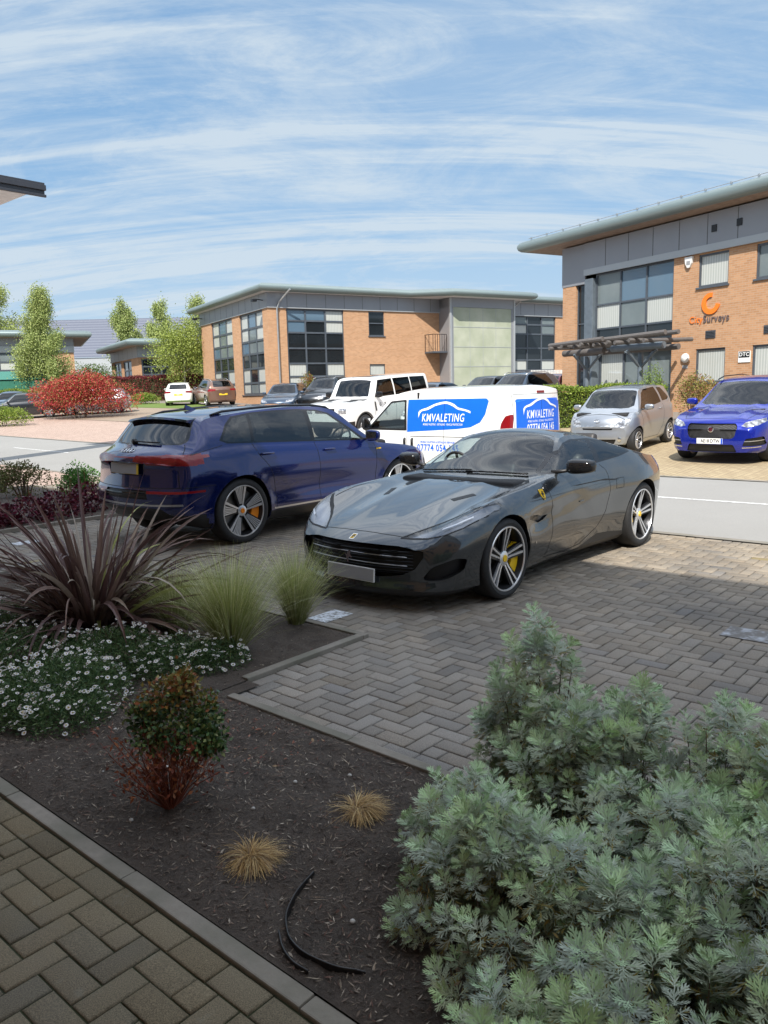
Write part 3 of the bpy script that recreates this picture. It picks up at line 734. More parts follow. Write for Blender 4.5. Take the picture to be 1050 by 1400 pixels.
# ---------------------------------------------------------------- navy electric estate (rear three-quarter view)
def suv_navy():
    root = empty('suv')
    tag(root, 'navy blue SUV seen from behind, blank grey plate under a red light bar', 'car')
    def side(X, Z):
        d = .012 * g1(X, 1.464, .6) * g1(Z, .78, .12) + .014 * g1(X, -1.464, .6) * g1(Z, .80, .13)
        d += -.020 * g1(X, 0, .85) * g1(Z, .58, .10) - .012 * g1(Z, 1.00, .03) * g1(X, -.3, 1.6) + .012 * g1(X, 0, .9) * g1(Z, .40, .05)
        return d
    D = dict(zt=[(-2.44, 1.02), (-2.40, 1.10), (-2.34, 1.14), (-2.22, 1.20), (-2.0, 1.43), (-1.93, 1.500), (-1.85, 1.528), (-1.5, 1.565), (-1.0, 1.595), (-.4, 1.612), (.1, 1.600), (.40, 1.555), (.8, 1.32), (1.20, 1.075), (1.28, 1.045), (1.7, .985), (2.1, .90), (2.3, .82), (2.40, .72), (2.44, .66)],
             zb=[(-2.44, .92), (-2.40, 1.02), (-2.30, 1.075), (-2.0, 1.115), (-1.464, 1.135), (-.6, 1.11), (.3, 1.075), (.9, 1.04), (1.3, 1.00), (1.8, .93), (2.15, .84), (2.35, .72), (2.44, .62)],
             w=[(-2.44, .80), (-2.40, .875), (-2.3, .915), (-2.1, .938), (-1.7, .958), (-1.464, .966), (-.9, .955), (0, .945), (.8, .95), (1.464, .962), (1.9, .94), (2.2, .87), (2.38, .77), (2.44, .72)],
             zf=[(-2.44, .44), (-2.3, .34), (-2.0, .24), (-1, .21), (1, .21), (2.1, .22), (2.44, .28)],
             S=[(0, .88), (.05, .945), (.15, .965), (.3, .968), (.5, .985), (.68, 1.0), (.82, .992), (.92, .975), (.97, .95), (1, .925)],
             k=[(-2.44, -.10), (-1.8, -.18), (-1, -.05), (-.2, .05), (.5, .16), (1.2, .20), (2.44, .12)],
             tum=.50, crown=.10, hoodcrown=.06, crest=.12, fy=.22, ry=.24, Fzone=.6, Rzone=.7,
             fz=[(0, -.05), (.25, 0), (.5, .03), (.8, .0), (1.7, 0)], rz=[(0, -.10), (.30, -.06), (.50, .02), (.66, .03), (.72, .0), (.95, -.03), (1.05, .01), (1.10, .0), (1.2, -.0), (1.7, 0)], side=side)
    c = Car(D, 'suv', 'navy_paint', root, .035)
    gh = lambda q: q.z > 1.0
    sw = [(.80, 1.085), (.50, 1.30), (.26, 1.470), (.05, 1.520), (-.3, 1.540), (-.7, 1.540), (-1.1, 1.525), (-1.42, 1.49), (-1.55, 1.40), (-1.70, 1.225), (-1.60, 1.185), (-1.2, 1.170), (-.2, 1.125), (.5, 1.092)]
    c.cut('window_trim', sw, 'y', 'gloss_black', 2, zr=gh)
    c.cut('front_window', [(.70, 1.105), (.50, 1.255), (.22, 1.455), (.04, 1.503), (-.12, 1.510), (-.175, 1.142)], 'y', 'clear_glass', 2, zr=gh)
    c.cut('rear_side_window', [(-.245, 1.146), (-.20, 1.520), (-.7, 1.522), (-1.12, 1.505), (-1.20, 1.186)], 'y', 'privacy_glass', 2, zr=gh)
    c.cut('quarter_window', [(-1.245, 1.190), (-1.175, 1.500), (-1.40, 1.470), (-1.52, 1.39), (-1.655, 1.230), (-1.58, 1.203)], 'y', 'privacy_glass', 2, zr=gh)
    c.cut('windscreen', [(1.19, 0), (1.17, .3), (1.10, .6), (1.0, .72), (.42, .58), (.46, .3), (.48, 0), (.46, -.3), (.42, -.58), (1.0, -.72), (1.10, -.6), (1.17, -.3)], 't', 'windscreen_glass', zr=gh)
    c.cut('tailgate_trim', rnd([(-.66, 1.195), (.66, 1.195), (.72, 1.24), (.60, 1.490), (-.60, 1.490), (-.72, 1.24)], .03), 'r', 'gloss_black', zr=gh)
    c.cut('rear_window', rnd([(-.62, 1.212), (.62, 1.212), (.665, 1.245), (.60, 1.425), (-.60, 1.425), (-.665, 1.245)], .04), 'r', 'privacy_glass', zr=gh)
    tl = [(-.95, 1.085), (-.62, 1.100), (-.45, 1.075), (.45, 1.075), (.62, 1.100), (.95, 1.085), (.95, .985), (.86, .985), (.74, 1.045), (.45, 1.056), (-.45, 1.056), (-.74, 1.045), (-.86, .985), (-.95, .985)]
    c.cut('tail_light', tl, 'r', 'red_lens')
    c.cut('tail_light', [(-2.46, 1.085), (-2.2, 1.095), (-1.985, 1.105), (-1.995, 1.08), (-2.075, .972), (-2.2, .975), (-2.46, .985)], 'y', 'red_lens', 2)
    c.cut('plate_recess', rnd([(-.36, .86), (.36, .86), (.40, 1.00), (-.40, 1.00)], .03), 'r', 'navy_paint', inset=.03)
    c.cut('bumper_reflector', [(.42, .665), (.97, .67), (.97, .695), (.42, .695)], 'r', 'red_lens', 2)
    c.cut('bumper_grille', [(-.41, .60), (.41, .60), (.41, .70), (-.41, .70)], 'r', 'black_plastic', inset=.02)
    c.cut('diffuser', [(-.97, .20), (.97, .20), (.97, .42), (.72, .42), (.60, .50), (-.60, .50), (-.72, .42), (-.97, .42)], 'r', 'black_plastic', inset=.015, zr=lambda q: q.x < -1.9)
    c.cut('front_grille', rnd([(-.40, .35), (.40, .35), (.52, .50), (.45, .80), (-.45, .80), (-.52, .50)], .05), 'f', 'grille_mesh', inset=.03)
    c.cut('headlight', [(.56, .72), (.60, .80), (.85, .84), (.90, .80), (.88, .72)], 'f', 'lamp_inner_light', 2)
    c.cut('sill_trim', [(-1.05, .20), (1.03, .20), (1.03, .33), (-1.05, .33)], 'y', 'black_plastic', 2, only=['body'])
    c.arch(1.464, .386, .430, ymin=.60, flare=.016); c.arch(-1.464, .386, .430, ymin=.60, flare=.016)
    c.finish()
    for sd in (1, -1):
        mirror_unit(c, (.76, .86, 1.14), sd, (.15, .25, .17), 'body', .07)
        P = [(.42, 0), (.30, .0), (0, 0), (-.5, 0), (-1.0, 0), (-1.45, 0), (-1.62, 0)]
        h0_ = .575
        mb = MB(); pts = []
        for x, z in P:
            h, n = c.hit('t', (x, sd * .60)); pts.append((x, sd * .60, h.z + (.024 if .35 > x > -1.5 else -.004)))
        mb.tube(pts, .016, 8); mb.build('roof_rail', 'gloss_black', root, smooth=True)
        for x, z in ((.02, 1.03), (-1.06, 1.055)):
            h, n = c.hit('y', (x, z - .02), sd); mb = MB(); mb.tube([(-.10, 0, 0), (-.08, sd * .022, 0), (.08, sd * .022, 0), (.10, 0, 0)], .011, 8); o = mb.build('door_handle', 'navy_paint', c.body, smooth=True); o.location = h + n * .010
        c.ribbon('sill_strip', [(.98, .355), (-1.0, .355)], 'y', .022, 'satin_silver', sd, lift=.004)
        h, n = c.hit('y', (1.0, .95), sd); mb = MB(); mb.box((0, 0, 0), (.10, .004, .018)); o = mb.build('wing_badge', 'yellow_enamel', c.body); o.location = h + n * .002
    c.gaps([('y', [(.95, 1.04), (.93, .8), (.92, .45), (.9, .34)]), ('y', [(-.20, 1.12), (-.17, .8), (-.16, .36)]), ('y', [(-1.24, 1.165), (-1.20, 1.05), (-1.05, .88), (-.98, .72), (-.93, .5), (-.93, .36)]),
            ('y', [(-.95, .34), (.92, .34)]), ('y', [(-2.12, 1.09), (-1.9, 1.13), (-1.68, 1.17)]),
            ('r', [(-.90, .735), (-.5, .725), (.5, .725), (.90, .735)]), ('r', [(-.70, 1.20), (-.80, 1.10)]), ('r', [(.70, 1.20), (.80, 1.10)]), ('r', [(-.80, .97), (-.83, .74)]), ('r', [(.80, .97), (.83, .74)]),
            ('y', [(-1.85, .735), (-2.3, .735)])], .006)
    c.ribbon('tailgate_blade', [(-.86, .545), (-.5, .535), (.5, .535), (.86, .545)], 'r', .022, 'satin_silver', lift=.006)
    c.ribbon('bumper_slat', [(-.40, .635), (.40, .635)], 'r', .012, 'gloss_black', lift=.006); c.ribbon('bumper_slat', [(-.40, .665), (.40, .665)], 'r', .012, 'gloss_black', lift=.006)
    # roof spoiler lip with brake light, antenna, wiper, rings, plate
    mb = MB()
    rows = []
    for y in np.linspace(-.60, .60, 21):
        x = -1.90 + .16 * y * y; h, n = c.hit('t', (x, y)); z = h.z + .002
        rows.append([(x + .06, y, z + .010), (x - .10, y, z - .006), (x - .115, y, z - .030), (x + .0, y, z - .055), (x + .06, y, z - .02)])
    for a, b in zip(rows[:-1], rows[1:]):
        for i in range(5): mb.add([a[i], a[(i + 1) % 5], b[(i + 1) % 5], b[i]], [(0, 1, 2, 3)])
    mb.add(rows[0], [(0, 1, 2, 3, 4)]); mb.add(rows[-1], [(4, 3, 2, 1, 0)])
    mb.build('roof_spoiler', 'navy_paint', root, smooth=35, fixn=True)
    h, n = c.hit('t', (-1.45, 0)); mb = MB(); mb.add([(.09, 0, 0), (-.09, .028, 0), (-.09, -.028, 0), (-.08, 0, .07), (-.02, 0, .05)], [(0, 1, 3, 4), (0, 4, 3, 2), (1, 2, 3)]); o = mb.build('antenna_fin', 'navy_paint', root, smooth=60); o.location = h
    P = [c.hit('r', (y, 1.225 + .01 * math.sin(y * 4)))[0] for y in np.linspace(.10, -.38, 8)]
    mb = MB(); mb.tube([p + Vector((-.028, 0, .01)) for p in P], .010, 6); mb.lathe([(0, 0), (.03, 0), (.03, .04), (0, .05)], 12, 'x', c=(P[0].x - .04, P[0].y, P[0].z)); mb.build('rear_wiper', 'black_plastic', root, smooth=True)
    for k in range(4):
        y = .085 - .055 * k + .0; h, n = c.hit('r', (y, 1.135)); mb = MB()
        m = n.to_track_quat('Z', 'Y').to_matrix()
        mb.tube([m @ Vector((.035 * math.cos(t), .035 * math.sin(t), 0)) for t in np.linspace(0, 2 * math.pi, 21)], .0045, 6, cap=False); o = mb.build('ring_badge', 'chrome', c.body, smooth=True); o.location = h + n * .004
    h, n = c.hit('r', (0, .93)); plate(root, h.x + .008, .935, -1, 'plate_yellow', w=.56, h=.125, lean=.10, y=.02); plate(root, h.x + .005, .935, -1, 'plate_grey', w=.53, h=.118, lean=.10, y=.035)
    for x in (1.464, -1.464):
        for sd in (1, -1): wheel(root, x, .950 * sd, sd, .386, .265, .305, 'blade5', 'orange_enamel', cdir=-1 if x > 0 else 1)
    cabin(root, .98, .74, 1.08, -2.0, [(.15, .38), (.15, -.38), (-.75, .40), (-.75, 0), (-.75, -.40)])
    return root
# ---------------------------------------------------------------- the other vehicles
S_STD = [(0, .88), (.05, .94), (.15, .96), (.35, .98), (.6, 1.0), (.8, .99), (.92, .965), (.97, .94), (1, .915)]
def project(o, c, d, pos, side=1, lift=.004, flipx=False):
    """lay a flat thing (made in its own x-y plane) on the bodywork"""
    me = o.data; o.parent = c.root; bad = 0
    for v in me.vertices:
        a, b, t = v.co; a = -a if flipx else a
        h, n = c.hit(d, (pos[0] + a, pos[1] + b), side)
        if h is None: continue
        v.co = h + n * (lift + t)
    return o
def grid_text(txt, size, mat, name, **k):
    o = text_mesh(txt, size, mat, name, extrude=0, **k)
    return o
def suv_blue():
    root = empty('suv'); tag(root, 'bright blue SUV parked nose out, plate AE18 DTW, beside the small silver hatchback', 'car')
    side = lambda X, Z: .014 * g1(X, 1.43, .55) * g1(Z, .76, .14) + .02 * g1(X, -1.4, .6) * g1(Z, .85, .15) - .02 * g1(X, 0, .8) * g1(Z, .52, .10)
    def top(X, Y, Z):
        return (X > .95) * (Z > .6) * .022 * np.exp(-((np.abs(Y) - (.46 + .0 * X)) / .07)**2) * np.clip((X - .95) / .25, 0, 1) * np.clip((2.25 - X) / .4, 0, 1)
    D = dict(zt=[(-2.36, 1.0), (-2.3, 1.1), (-2.1, 1.25), (-1.85, 1.46), (-1.6, 1.56), (-1, 1.625), (-.3, 1.65), (.1, 1.635), (.38, 1.585), (.8, 1.35), (1.18, 1.12), (1.26, 1.09), (1.7, 1.035), (2.1, .955), (2.28, .88), (2.34, .80), (2.365, .74)],
             zb=[(-2.36, .9), (-2.2, 1.05), (-1.5, 1.16), (-.3, 1.10), (.9, 1.06), (1.3, 1.03), (1.8, .97), (2.15, .88), (2.3, .79), (2.365, .70)],
             w=[(-2.36, .82), (-2.2, .90), (-1.43, .968), (-.6, .93), (.5, .93), (1.43, .965), (1.9, .945), (2.15, .90), (2.3, .83), (2.365, .76)],
             zf=[(-2.36, .42), (-2, .26), (1, .22), (2.1, .24), (2.365, .27)], S=S_STD, k=[(-2.36, -.1), (-1, -.05), (0, .05), (.6, .15), (1.3, .18), (2.365, .10)],
             tum=.52, crown=.10, hoodcrown=.05, crest=.12, fy=.22, ry=.2, fz=[(0, -.08), (.25, -.02), (.45, .02), (.8, .0), (1.7, 0)], rz=[(0, 0), (1.7, 0)], side=side, top=top)
    c = Car(D, 'suv', 'blue_paint', root, .05); gh = lambda q: q.z > 1.0
    c.cut('windscreen', [(1.17, 0), (1.15, .35), (1.06, .62), (.95, .74), (.62, .67), (.38, .60), (.41, .3), (.42, 0), (.41, -.3), (.38, -.60), (.62, -.67), (.95, -.74), (1.06, -.62), (1.15, -.35)], 't', 'windscreen_glass', zr=gh)
    c.cut('side_window', [(.80, 1.10), (.25, 1.50), (-.3, 1.55), (-1.0, 1.52), (-1.6, 1.30), (-1.4, 1.20)], 'y', 'privacy_glass', 2, zr=gh)
    c.cut('grille', rnd([(-.46, .585), (-.40, .545), (.40, .545), (.46, .585), (.50, .78), (.46, .845), (-.46, .845), (-.50, .78)], .05), 'f', 'grille_mesh', inset=.035)
    c.cut('lower_grille', rnd([(-.50, .275), (.50, .275), (.44, .43), (-.44, .43)], .03), 'f', 'mesh_black', inset=.03)
    c.cut('corner_intake', rnd([(.60, .40), (.92, .40), (.92, .58), (.66, .545)], .03), 'f', 'mesh_black', 2, inset=.03, zr=lambda q: q.x > 1.5)
    c.cut('headlight', [(.56, .795), (.66, .765), (.84, .80), (.93, .86), (.90, .925), (.76, .90), (.62, .86)], 'f', 'lamp_inner_light', 2, zr=lambda q: q.x > 1.4)
    c.arch(1.43, .375, .425, ymin=.6, flare=.014); c.arch(-1.43, .375, .425, ymin=.6, flare=.014); c.finish()
    for sd in (1, -1):
        mirror_unit(c, (.72, .86, 1.16), sd, (.15, .25, .17), 'body', .07)
        c.ribbon('intake_bar', [(sd * .62, .49), (sd * .92, .50)], 'f', .016, 'satin_silver', lift=-.01); c.ribbon('daylight_strip', [(sd * .60, .365), (sd * .88, .375)], 'f', .018, 'chrome', lift=.004)
        c.ribbon('bonnet_vent', [(1.55, sd * .50), (1.36, sd * .58)], 't', .04, 'mesh_black', lift=.002)
        mb = MB(); mb.tube([(.35, sd * .62, 1.615), (0, sd * .63, 1.665), (-1, sd * .60, 1.65), (-1.5, sd * .58, 1.585)], .014, 6); mb.build('roof_rail', 'gloss_black', root, smooth=True)
        for x in (1.43, -1.43): wheel(root, x, .955 * sd, sd, .375, .255, .285, 'y5')
    c.gaps([('t', [(2.08, -.62), (2.16, -.3), (2.18, 0), (2.16, .3), (2.08, .62), (1.6, .76), (1.25, .80)]), ('t', [(2.08, -.62), (1.6, -.76), (1.25, -.80)]), ('y', [(.95, 1.05), (.92, .4)])], .008)
    h, n = c.hit('f', (0, .73)); mb = MB(); mb.lathe([(0, .012), (.046, .010), (.052, 0)], 20, 'x'); o = mb.build('round_badge', 'maroon_paint', root); o.location = (h.x - .025, 0, .73)
    mb = MB(); mb.lathe([(.046, .014), (.058, .012), (.060, 0)], 20, 'x'); b2 = mb.build('badge_rim', 'chrome', o)
    h, n = c.hit('f', (0, .50)); p = plate(root, h.x + .012, .50, 1, 'plate_white', text='AE18 DTW')
    mb = MB(); mb.box((.0068, .24, 0), (.002, .036, .109)); mb.build('plate_band', 'tax_blue', p)
    cabin(root, .95, .74, 1.08, -1.9, [(.1, .38), (.1, -.38)])
    return root
def hatch_silver():
    root = empty('hatchback'); tag(root, 'tiny silver two-door city hatchback parked nose out in front of the hedge', 'car')
    side = lambda X, Z: .03 * g1(X, 1.0, .35) * g1(Z, .5, .22) + .03 * g1(X, -1.0, .35) * g1(Z, .55, .22)
    D = dict(zt=[(-1.49, 1.0), (-1.45, 1.12), (-1.30, 1.36), (-1.15, 1.45), (-.8, 1.49), (-.2, 1.50), (.25, 1.475), (.42, 1.44), (.75, 1.20), (.98, 1.03), (1.05, 1.0), (1.25, .94), (1.40, .84), (1.46, .74), (1.485, .66)],
             zb=[(-1.49, .9), (-1.4, 1.0), (-.9, 1.03), (0, .98), (.8, .955), (1.05, .94), (1.25, .86), (1.4, .74), (1.485, .60)],
             w=[(-1.49, .72), (-1.35, .80), (-1, .835), (0, .81), (.9, .825), (1.2, .80), (1.38, .74), (1.485, .66)],
             zf=[(-1.49, .3), (-1.2, .2), (1.2, .19), (1.485, .24)], S=S_STD, k=[(-1.49, -.15), (-.5, 0), (.3, .12), (1.0, .26), (1.485, .15)],
             tum=.42, crown=.10, hoodcrown=.10, crest=.10, fy=.30, ry=.25, Fzone=.5, Rzone=.4, fz=[(0, -.06), (.25, 0), (.4, .02), (.6, .0), (1.6, 0)], rz=[(0, 0), (1.6, 0)], side=side)
    c = Car(D, 'hatch', 'silver_paint', root, .05); gh = lambda q: q.z > .9
    c.cut('windscreen', [(.965, 0), (.93, .35), (.86, .52), (.76, .62), (.48, .57), (.38, .53), (.42, .25), (.43, 0), (.42, -.25), (.38, -.53), (.48, -.57), (.76, -.62), (.86, -.52), (.93, -.35)], 't', 'windscreen_glass', zr=gh)
    c.cut('side_window', rnd([(.72, .985), (.32, 1.34), (.10, 1.42), (-.52, 1.44), (-.60, 1.06), (.1, 1.0)], .04), 'y', 'mid_glass', 2, zr=gh)
    c.cut('quarter_window', rnd([(-.68, 1.08), (-.62, 1.42), (-.86, 1.40), (-1.12, 1.14), (-1.0, 1.09)], .03), 'y', 'privacy_glass', 2, zr=gh)
    c.cut('headlight', rnd([(.42, .66), (.50, .62), (.66, .66), (.74, .76), (.72, .86), (.60, .84), (.47, .76)], .03), 'f', 'lamp_inner_light', 2, zr=lambda q: q.x > .8)
    c.cut('grille', rnd([(-.36, .575), (.36, .575), (.38, .615), (-.38, .615)], .015), 'f', 'mesh_black', inset=.02)
    c.cut('lower_grille', rnd([(-.40, .24), (.40, .24), (.46, .36), (-.46, .36)], .03), 'f', 'mesh_black', inset=.03)
    c.arch(1.0, .30, .335, ymin=.5); c.arch(-1.0, .30, .335, ymin=.5); c.finish()
    for sd in (1, -1):
        mirror_unit(c, (.58, .74, 1.03), sd, (.13, .22, .15), 'body', .06)
        for x in (1.0, -1.0): wheel(root, x, .828 * sd, sd, .30, .19, .20, 'ten')
        h, n = c.hit('y', (-.44, .93), sd); mb = MB(); mb.tube([(-.08, 0, 0), (-.06, sd * .02, 0), (.06, sd * .02, 0), (.08, 0, 0)], .011, 6); o = mb.build('door_handle', 'silver_paint', c.body, smooth=True); o.location = h + n * .006
        h, n = c.hit('f', (sd * .52, .36)); mb = MB(); mb.lathe([(0, .01), (.05, .008), (.055, 0)], 16, 'x'); o = mb.build('fog_light', 'chrome', root); o.location = h
    c.gaps([('y', [(.76, .95), (.72, .7), (.70, .30), (-.30, .28), (-.55, .50), (-.62, .8), (-.64, 1.02)]), ('f', [(-.62, .80), (-.4, .90), (0, .93), (.4, .90), (.62, .80)])], .008)
    h, n = c.hit('f', (0, .78)); m = n.to_track_quat('Z', 'Y').to_matrix(); mb = MB()
    for a, b in ((.075, .05), (.045, .03), (.022, .048)): mb.tube([m @ Vector((a * math.cos(t), b * math.sin(t), 0)) for t in np.linspace(0, 2 * math.pi, 21)], .005, 6, cap=False)
    o = mb.build('oval_badge', 'chrome', c.body, smooth=True); o.location = h + n * .004
    cabin(root, .78, .66, .98, -1.2, [(.05, .33), (.05, -.33)])
    return root
def offroader():
    root = empty('off_roader'); tag(root, 'white boxy off-roader with black wheel arch and letters on its door, behind the white van', 'car')
    D = dict(zt=[(-2.38, 1.5), (-2.36, 1.80), (-2.28, 1.92), (-2.1, 1.96), (-.5, 1.967), (.3, 1.95), (.58, 1.915), (.72, 1.86), (.95, 1.48), (1.06, 1.30), (1.12, 1.26), (1.8, 1.215), (2.2, 1.17), (2.34, 1.10), (2.38, 1.0)],
             zb=[(-2.38, 1.2), (-2.3, 1.26), (1.0, 1.25), (1.5, 1.19), (2.2, 1.13), (2.34, 1.03), (2.38, .92)],
             w=[(-2.38, .90), (-2.28, .97), (-1.5, .995), (1.5, .995), (2.1, .97), (2.3, .92), (2.38, .85)],
             zf=[(-2.38, .5), (-2, .38), (1.9, .36), (2.38, .45)], S=[(0, .90), (.06, .96), (.2, .985), (.6, 1), (.85, .995), (.95, .985), (1, .965)], k=[(-2.38, -.02), (0, 0), (.7, .08), (1.2, .10), (2.38, .04)],
             tum=.24, crown=.04, hoodcrown=.03, crest=.10, fy=.14, ry=.05, Fzone=.4, fz=[(0, -.1), (.4, 0), (1.9, 0)], rz=[(0, 0), (1.9, 0)])
    c = Car(D, 'offroad', 'white_paint', root, .06); gh = lambda q: q.z > 1.2
    c.cut('windscreen', [(1.045, 0), (1.03, .4), (.98, .72), (.70, .66), (.71, 0), (.70, -.66), (.98, -.72), (1.03, -.4)], 't', 'mid_glass', zr=gh)
    c.cut('side_window', [(.94, 1.30), (.60, 1.84), (-.15, 1.86), (-.15, 1.31)], 'y', 'mid_glass', 2, zr=gh)
    c.cut('rear_side_window', [(-.22, 1.31), (-.22, 1.86), (-1.15, 1.86), (-1.15, 1.31)], 'y', 'privacy_glass', 2, zr=gh)
    c.cut('quarter_window', [(-1.20, 1.31), (-1.20, 1.86), (-2.10, 1.84), (-2.14, 1.31)], 'y', 'privacy_glass', 2, zr=gh)
    c.cut('sunroof', rnd([(-.1, -.4), (.45, -.4), (.45, .4), (-.1, .4)], .05), 't', 'gloss_black')
    c.cut('grille', rnd([(-.42, .88), (.42, .88), (.42, 1.04), (-.42, 1.04)], .03), 'f', 'mesh_black', inset=.02)
    c.cut('headlight', rnd([(.56, .86), (.84, .86), (.84, 1.05), (.56, 1.05)], .03), 'f', 'lamp_inner_light', 2)
    c.cut('bumper_skirt', [(-1, .3), (1, .3), (1, .62), (-1, .62)], 'f', 'black_plastic')
    c.cut('bonnet_panel', rnd([(1.25, .28), (1.75, .28), (1.75, .62), (1.25, .62)], .05), 't', 'black_plastic', 2)
    c.cut('arch_trim', [(1.51 + .49 * math.cos(t), .40 + .49 * math.sin(t)) for t in np.linspace(0, math.pi * 2, 33)[:-1]], 'y', 'black_plastic', 2)
    c.cut('arch_trim', [(-1.51 + .49 * math.cos(t), .40 + .49 * math.sin(t)) for t in np.linspace(0, math.pi * 2, 33)[:-1]], 'y', 'black_plastic', 2)
    c.arch(1.51, .40, .44, ymin=.6); c.arch(-1.51, .40, .44, ymin=.6); c.finish()
    for sd in (1, -1):
        mirror_unit(c, (.88, .92, 1.38), sd, (.13, .26, .22), 'gloss_black', .05)
        for x in (1.51, -1.51): wheel(root, x, .99 * sd, sd, .40, .255, .26, 'y5')
        c.ribbon('wing_vent', [(.98, 1.16), (.92, .86)], 'y', .07, 'black_plastic', sd, lift=.008)
    for k, ch in enumerate('GXTY'):
        if ch: project(grid_text(ch, .15, 'ink', 'door_lettering', bold=.004), c, 'y', (.70 - .26 * k, 1.05), 1, .004, True)
    c.gaps([('y', [(1.0, 1.24), (.98, .8), (.95, .45)]), ('y', [(-.18, 1.24), (-.18, .45)]), ('y', [(-1.18, 1.24), (-1.14, .9), (-1.0, .5)])], .01)
    cabin(root, .86, .8, 1.28, -1.9, [(0, .4), (0, -.4)])
    return root
def van_white():
    root = empty('van'); tag(root, 'white valeting van with bright blue panels, parked across the road behind the grey sports car', 'van')
    D = dict(zt=[(-2.19, 1.55), (-2.17, 1.68), (-2.12, 1.755), (-2.0, 1.785), (-1, 1.805), (-.1, 1.80), (.35, 1.765), (.62, 1.68), (1.0, 1.40), (1.36, 1.14), (1.45, 1.10), (1.8, 1.02), (2.05, .90), (2.16, .76), (2.19, .66)],
             zb=[(-2.19, .98), (-2.1, 1.0), (.6, .985), (1.3, 1.0), (1.7, .95), (2.0, .84), (2.19, .60)],
             w=[(-2.19, .80), (-2.16, .86), (-2.08, .905), (-1.8, .915), (1.4, .915), (1.8, .89), (2.05, .82), (2.19, .72)],
             zf=[(-2.19, .35), (-2, .25), (1.8, .22), (2.19, .26)], S=[(0, .92), (.06, .965), (.2, .985), (.35, .97), (.5, .985), (.8, 1), (1, .99)], k=[(-2.19, -.05), (-1, 0), (.3, .10), (1.4, .22), (2.19, .12)],
             tum=.13, crown=.09, hoodcrown=.08, crest=.12, fy=.26, ry=.14, Fzone=.6, Rzone=.3, fz=[(0, -.08), (.3, 0), (.6, .02), (1.9, 0)], rz=[(0, -.04), (.3, .0), (.6, .03), (1.0, .02), (1.9, -.02)])
    c = Car(D, 'van', 'white_paint', root, .06)
    c.cut('side_window', rnd([(1.13, 1.01), (.55, 1.55), (.17, 1.575), (.14, 1.0)], .03), 'y', 'window_seal', 2)
    c.cut('side_glass', rnd([(1.04, 1.045), (.53, 1.515), (.21, 1.54), (.19, 1.035)], .03), 'y', 'clear_glass', 2)
    c.cut('windscreen', [(1.34, 0), (1.28, .4), (1.15, .68), (.65, .70), (.62, 0), (.65, -.70), (1.15, -.68), (1.28, -.4)], 't', 'clear_glass', zr=lambda q: q.z > 1.05)
    c.cut('vinyl_panel', [(.13, .975), (.13, 1.575), (-1.60, 1.575), (-1.655, 1.53), (-1.60, 1.30), (-1.50, 1.16), (-1.30, 1.075), (-1.0, 1.04)], 'y', 'blue_vinyl', 2)
    c.cut('rear_panel', rnd([(-.74, .93), (.74, .93), (.735, 1.55), (-.735, 1.55)], .06), 'r', 'blue_vinyl')
    c.cut('tail_light', rnd([(-2.11, .98), (-1.90, .98), (-1.92, 1.14), (-2.00, 1.27), (-2.11, 1.30)], .03), 'y', 'red_lens', 2, zr=lambda q: -2.14 < q.x < -1.6)
    c.cut('headlight', [(.50, .70), (.80, .74), (.84, .92), (.60, .84)], 'f', 'lamp_inner_light', 2)
    c.cut('front_bumper', [(-.9, .2), (.9, .2), (.9, .48), (-.9, .48)], 'f', 'black_plastic'); c.cut('rear_bumper', [(-.95, .2), (.95, .2), (.95, .50), (-.95, .50)], 'r', 'black_plastic')
    c.arch(1.38, .32, .37, ymin=.55); c.arch(-1.38, .32, .37, ymin=.55); c.finish()
    def livery(d, side, cx, cz, sc, flip, width):
        o = project(grid_text('KMVALETING', .200 * sc, 'vinyl_white', 'lettering', bold=.0022, shear=.12, sx=width * .90, space=1.12), c, d, (cx, cz), side, .004, flip)
        project(grid_text('MOBILE VALETING · DETAILING · VEHICLE PROTECTION', .050 * sc, 'vinyl_white', 'strapline', bold=.0006, shear=.1, sx=width * .80, space=1.1), c, d, (cx, cz - .115 * sc), side, .004, flip)
        # swoosh: outline of a car roof above the name
        up = [(-.575, .07), (-.54, .13), (-.36, .19), (-.15, .265), (.05, .295), (.22, .255), (.34, .185), (.48, .155), (.60, .12), (.68, .04)]
        dn = [(.60, .085), (.48, .125), (.33, .150), (.20, .215), (.05, .255), (-.15, .225), (-.34, .150), (-.50, .115), (-.555, .0)]
        up = [(a * width / .80 * sc, b * sc) for a, b in up]; dn = [(a * width / .80 * sc, b * sc) for a, b in dn]
        mb = MB(); f = pch([p[0] for p in up], [p[1] for p in up]); q = sorted(dn); f2 = pch([p[0] for p in q], [p[1] for p in q])
        xs = np.linspace(q[0][0], q[-1][0], 40)
        for a, b in zip(xs[:-1], xs[1:]): mb.add([(a, f2(a), 0), (b, f2(b), 0), (b, f(b), 0), (a, f(a), 0)], [(0, 1, 2, 3)])
        project(mb.build('roofline_logo', 'vinyl_white'), c, d, (cx, cz), side, .004, flip)
    livery('y', 1, -.69, 1.235, 1.0, True, .80); livery('r', 1, 0, 1.275, 1.0, True, .80)
    livery('y', -1, -.69, 1.235, 1.0, False, .80)
    project(grid_text('07774 054 145', .175, 'blue_vinyl', 'phone_lettering', bold=.003, sx=.82, space=1.08), c, 'y', (-.58, .69), 1, .004, True)
    project(grid_text('MOBILE VALETING & DETAILING SERVICES', .05, 'blue_vinyl', 'service_lettering', bold=.001, sx=.82), c, 'y', (-.58, .80), 1, .004, True)
    project(grid_text('07774 054 145', .175, 'vinyl_white', 'phone_lettering', bold=.003, sx=.82, space=1.08), c, 'r', (0, 1.045), 1, .004, True)
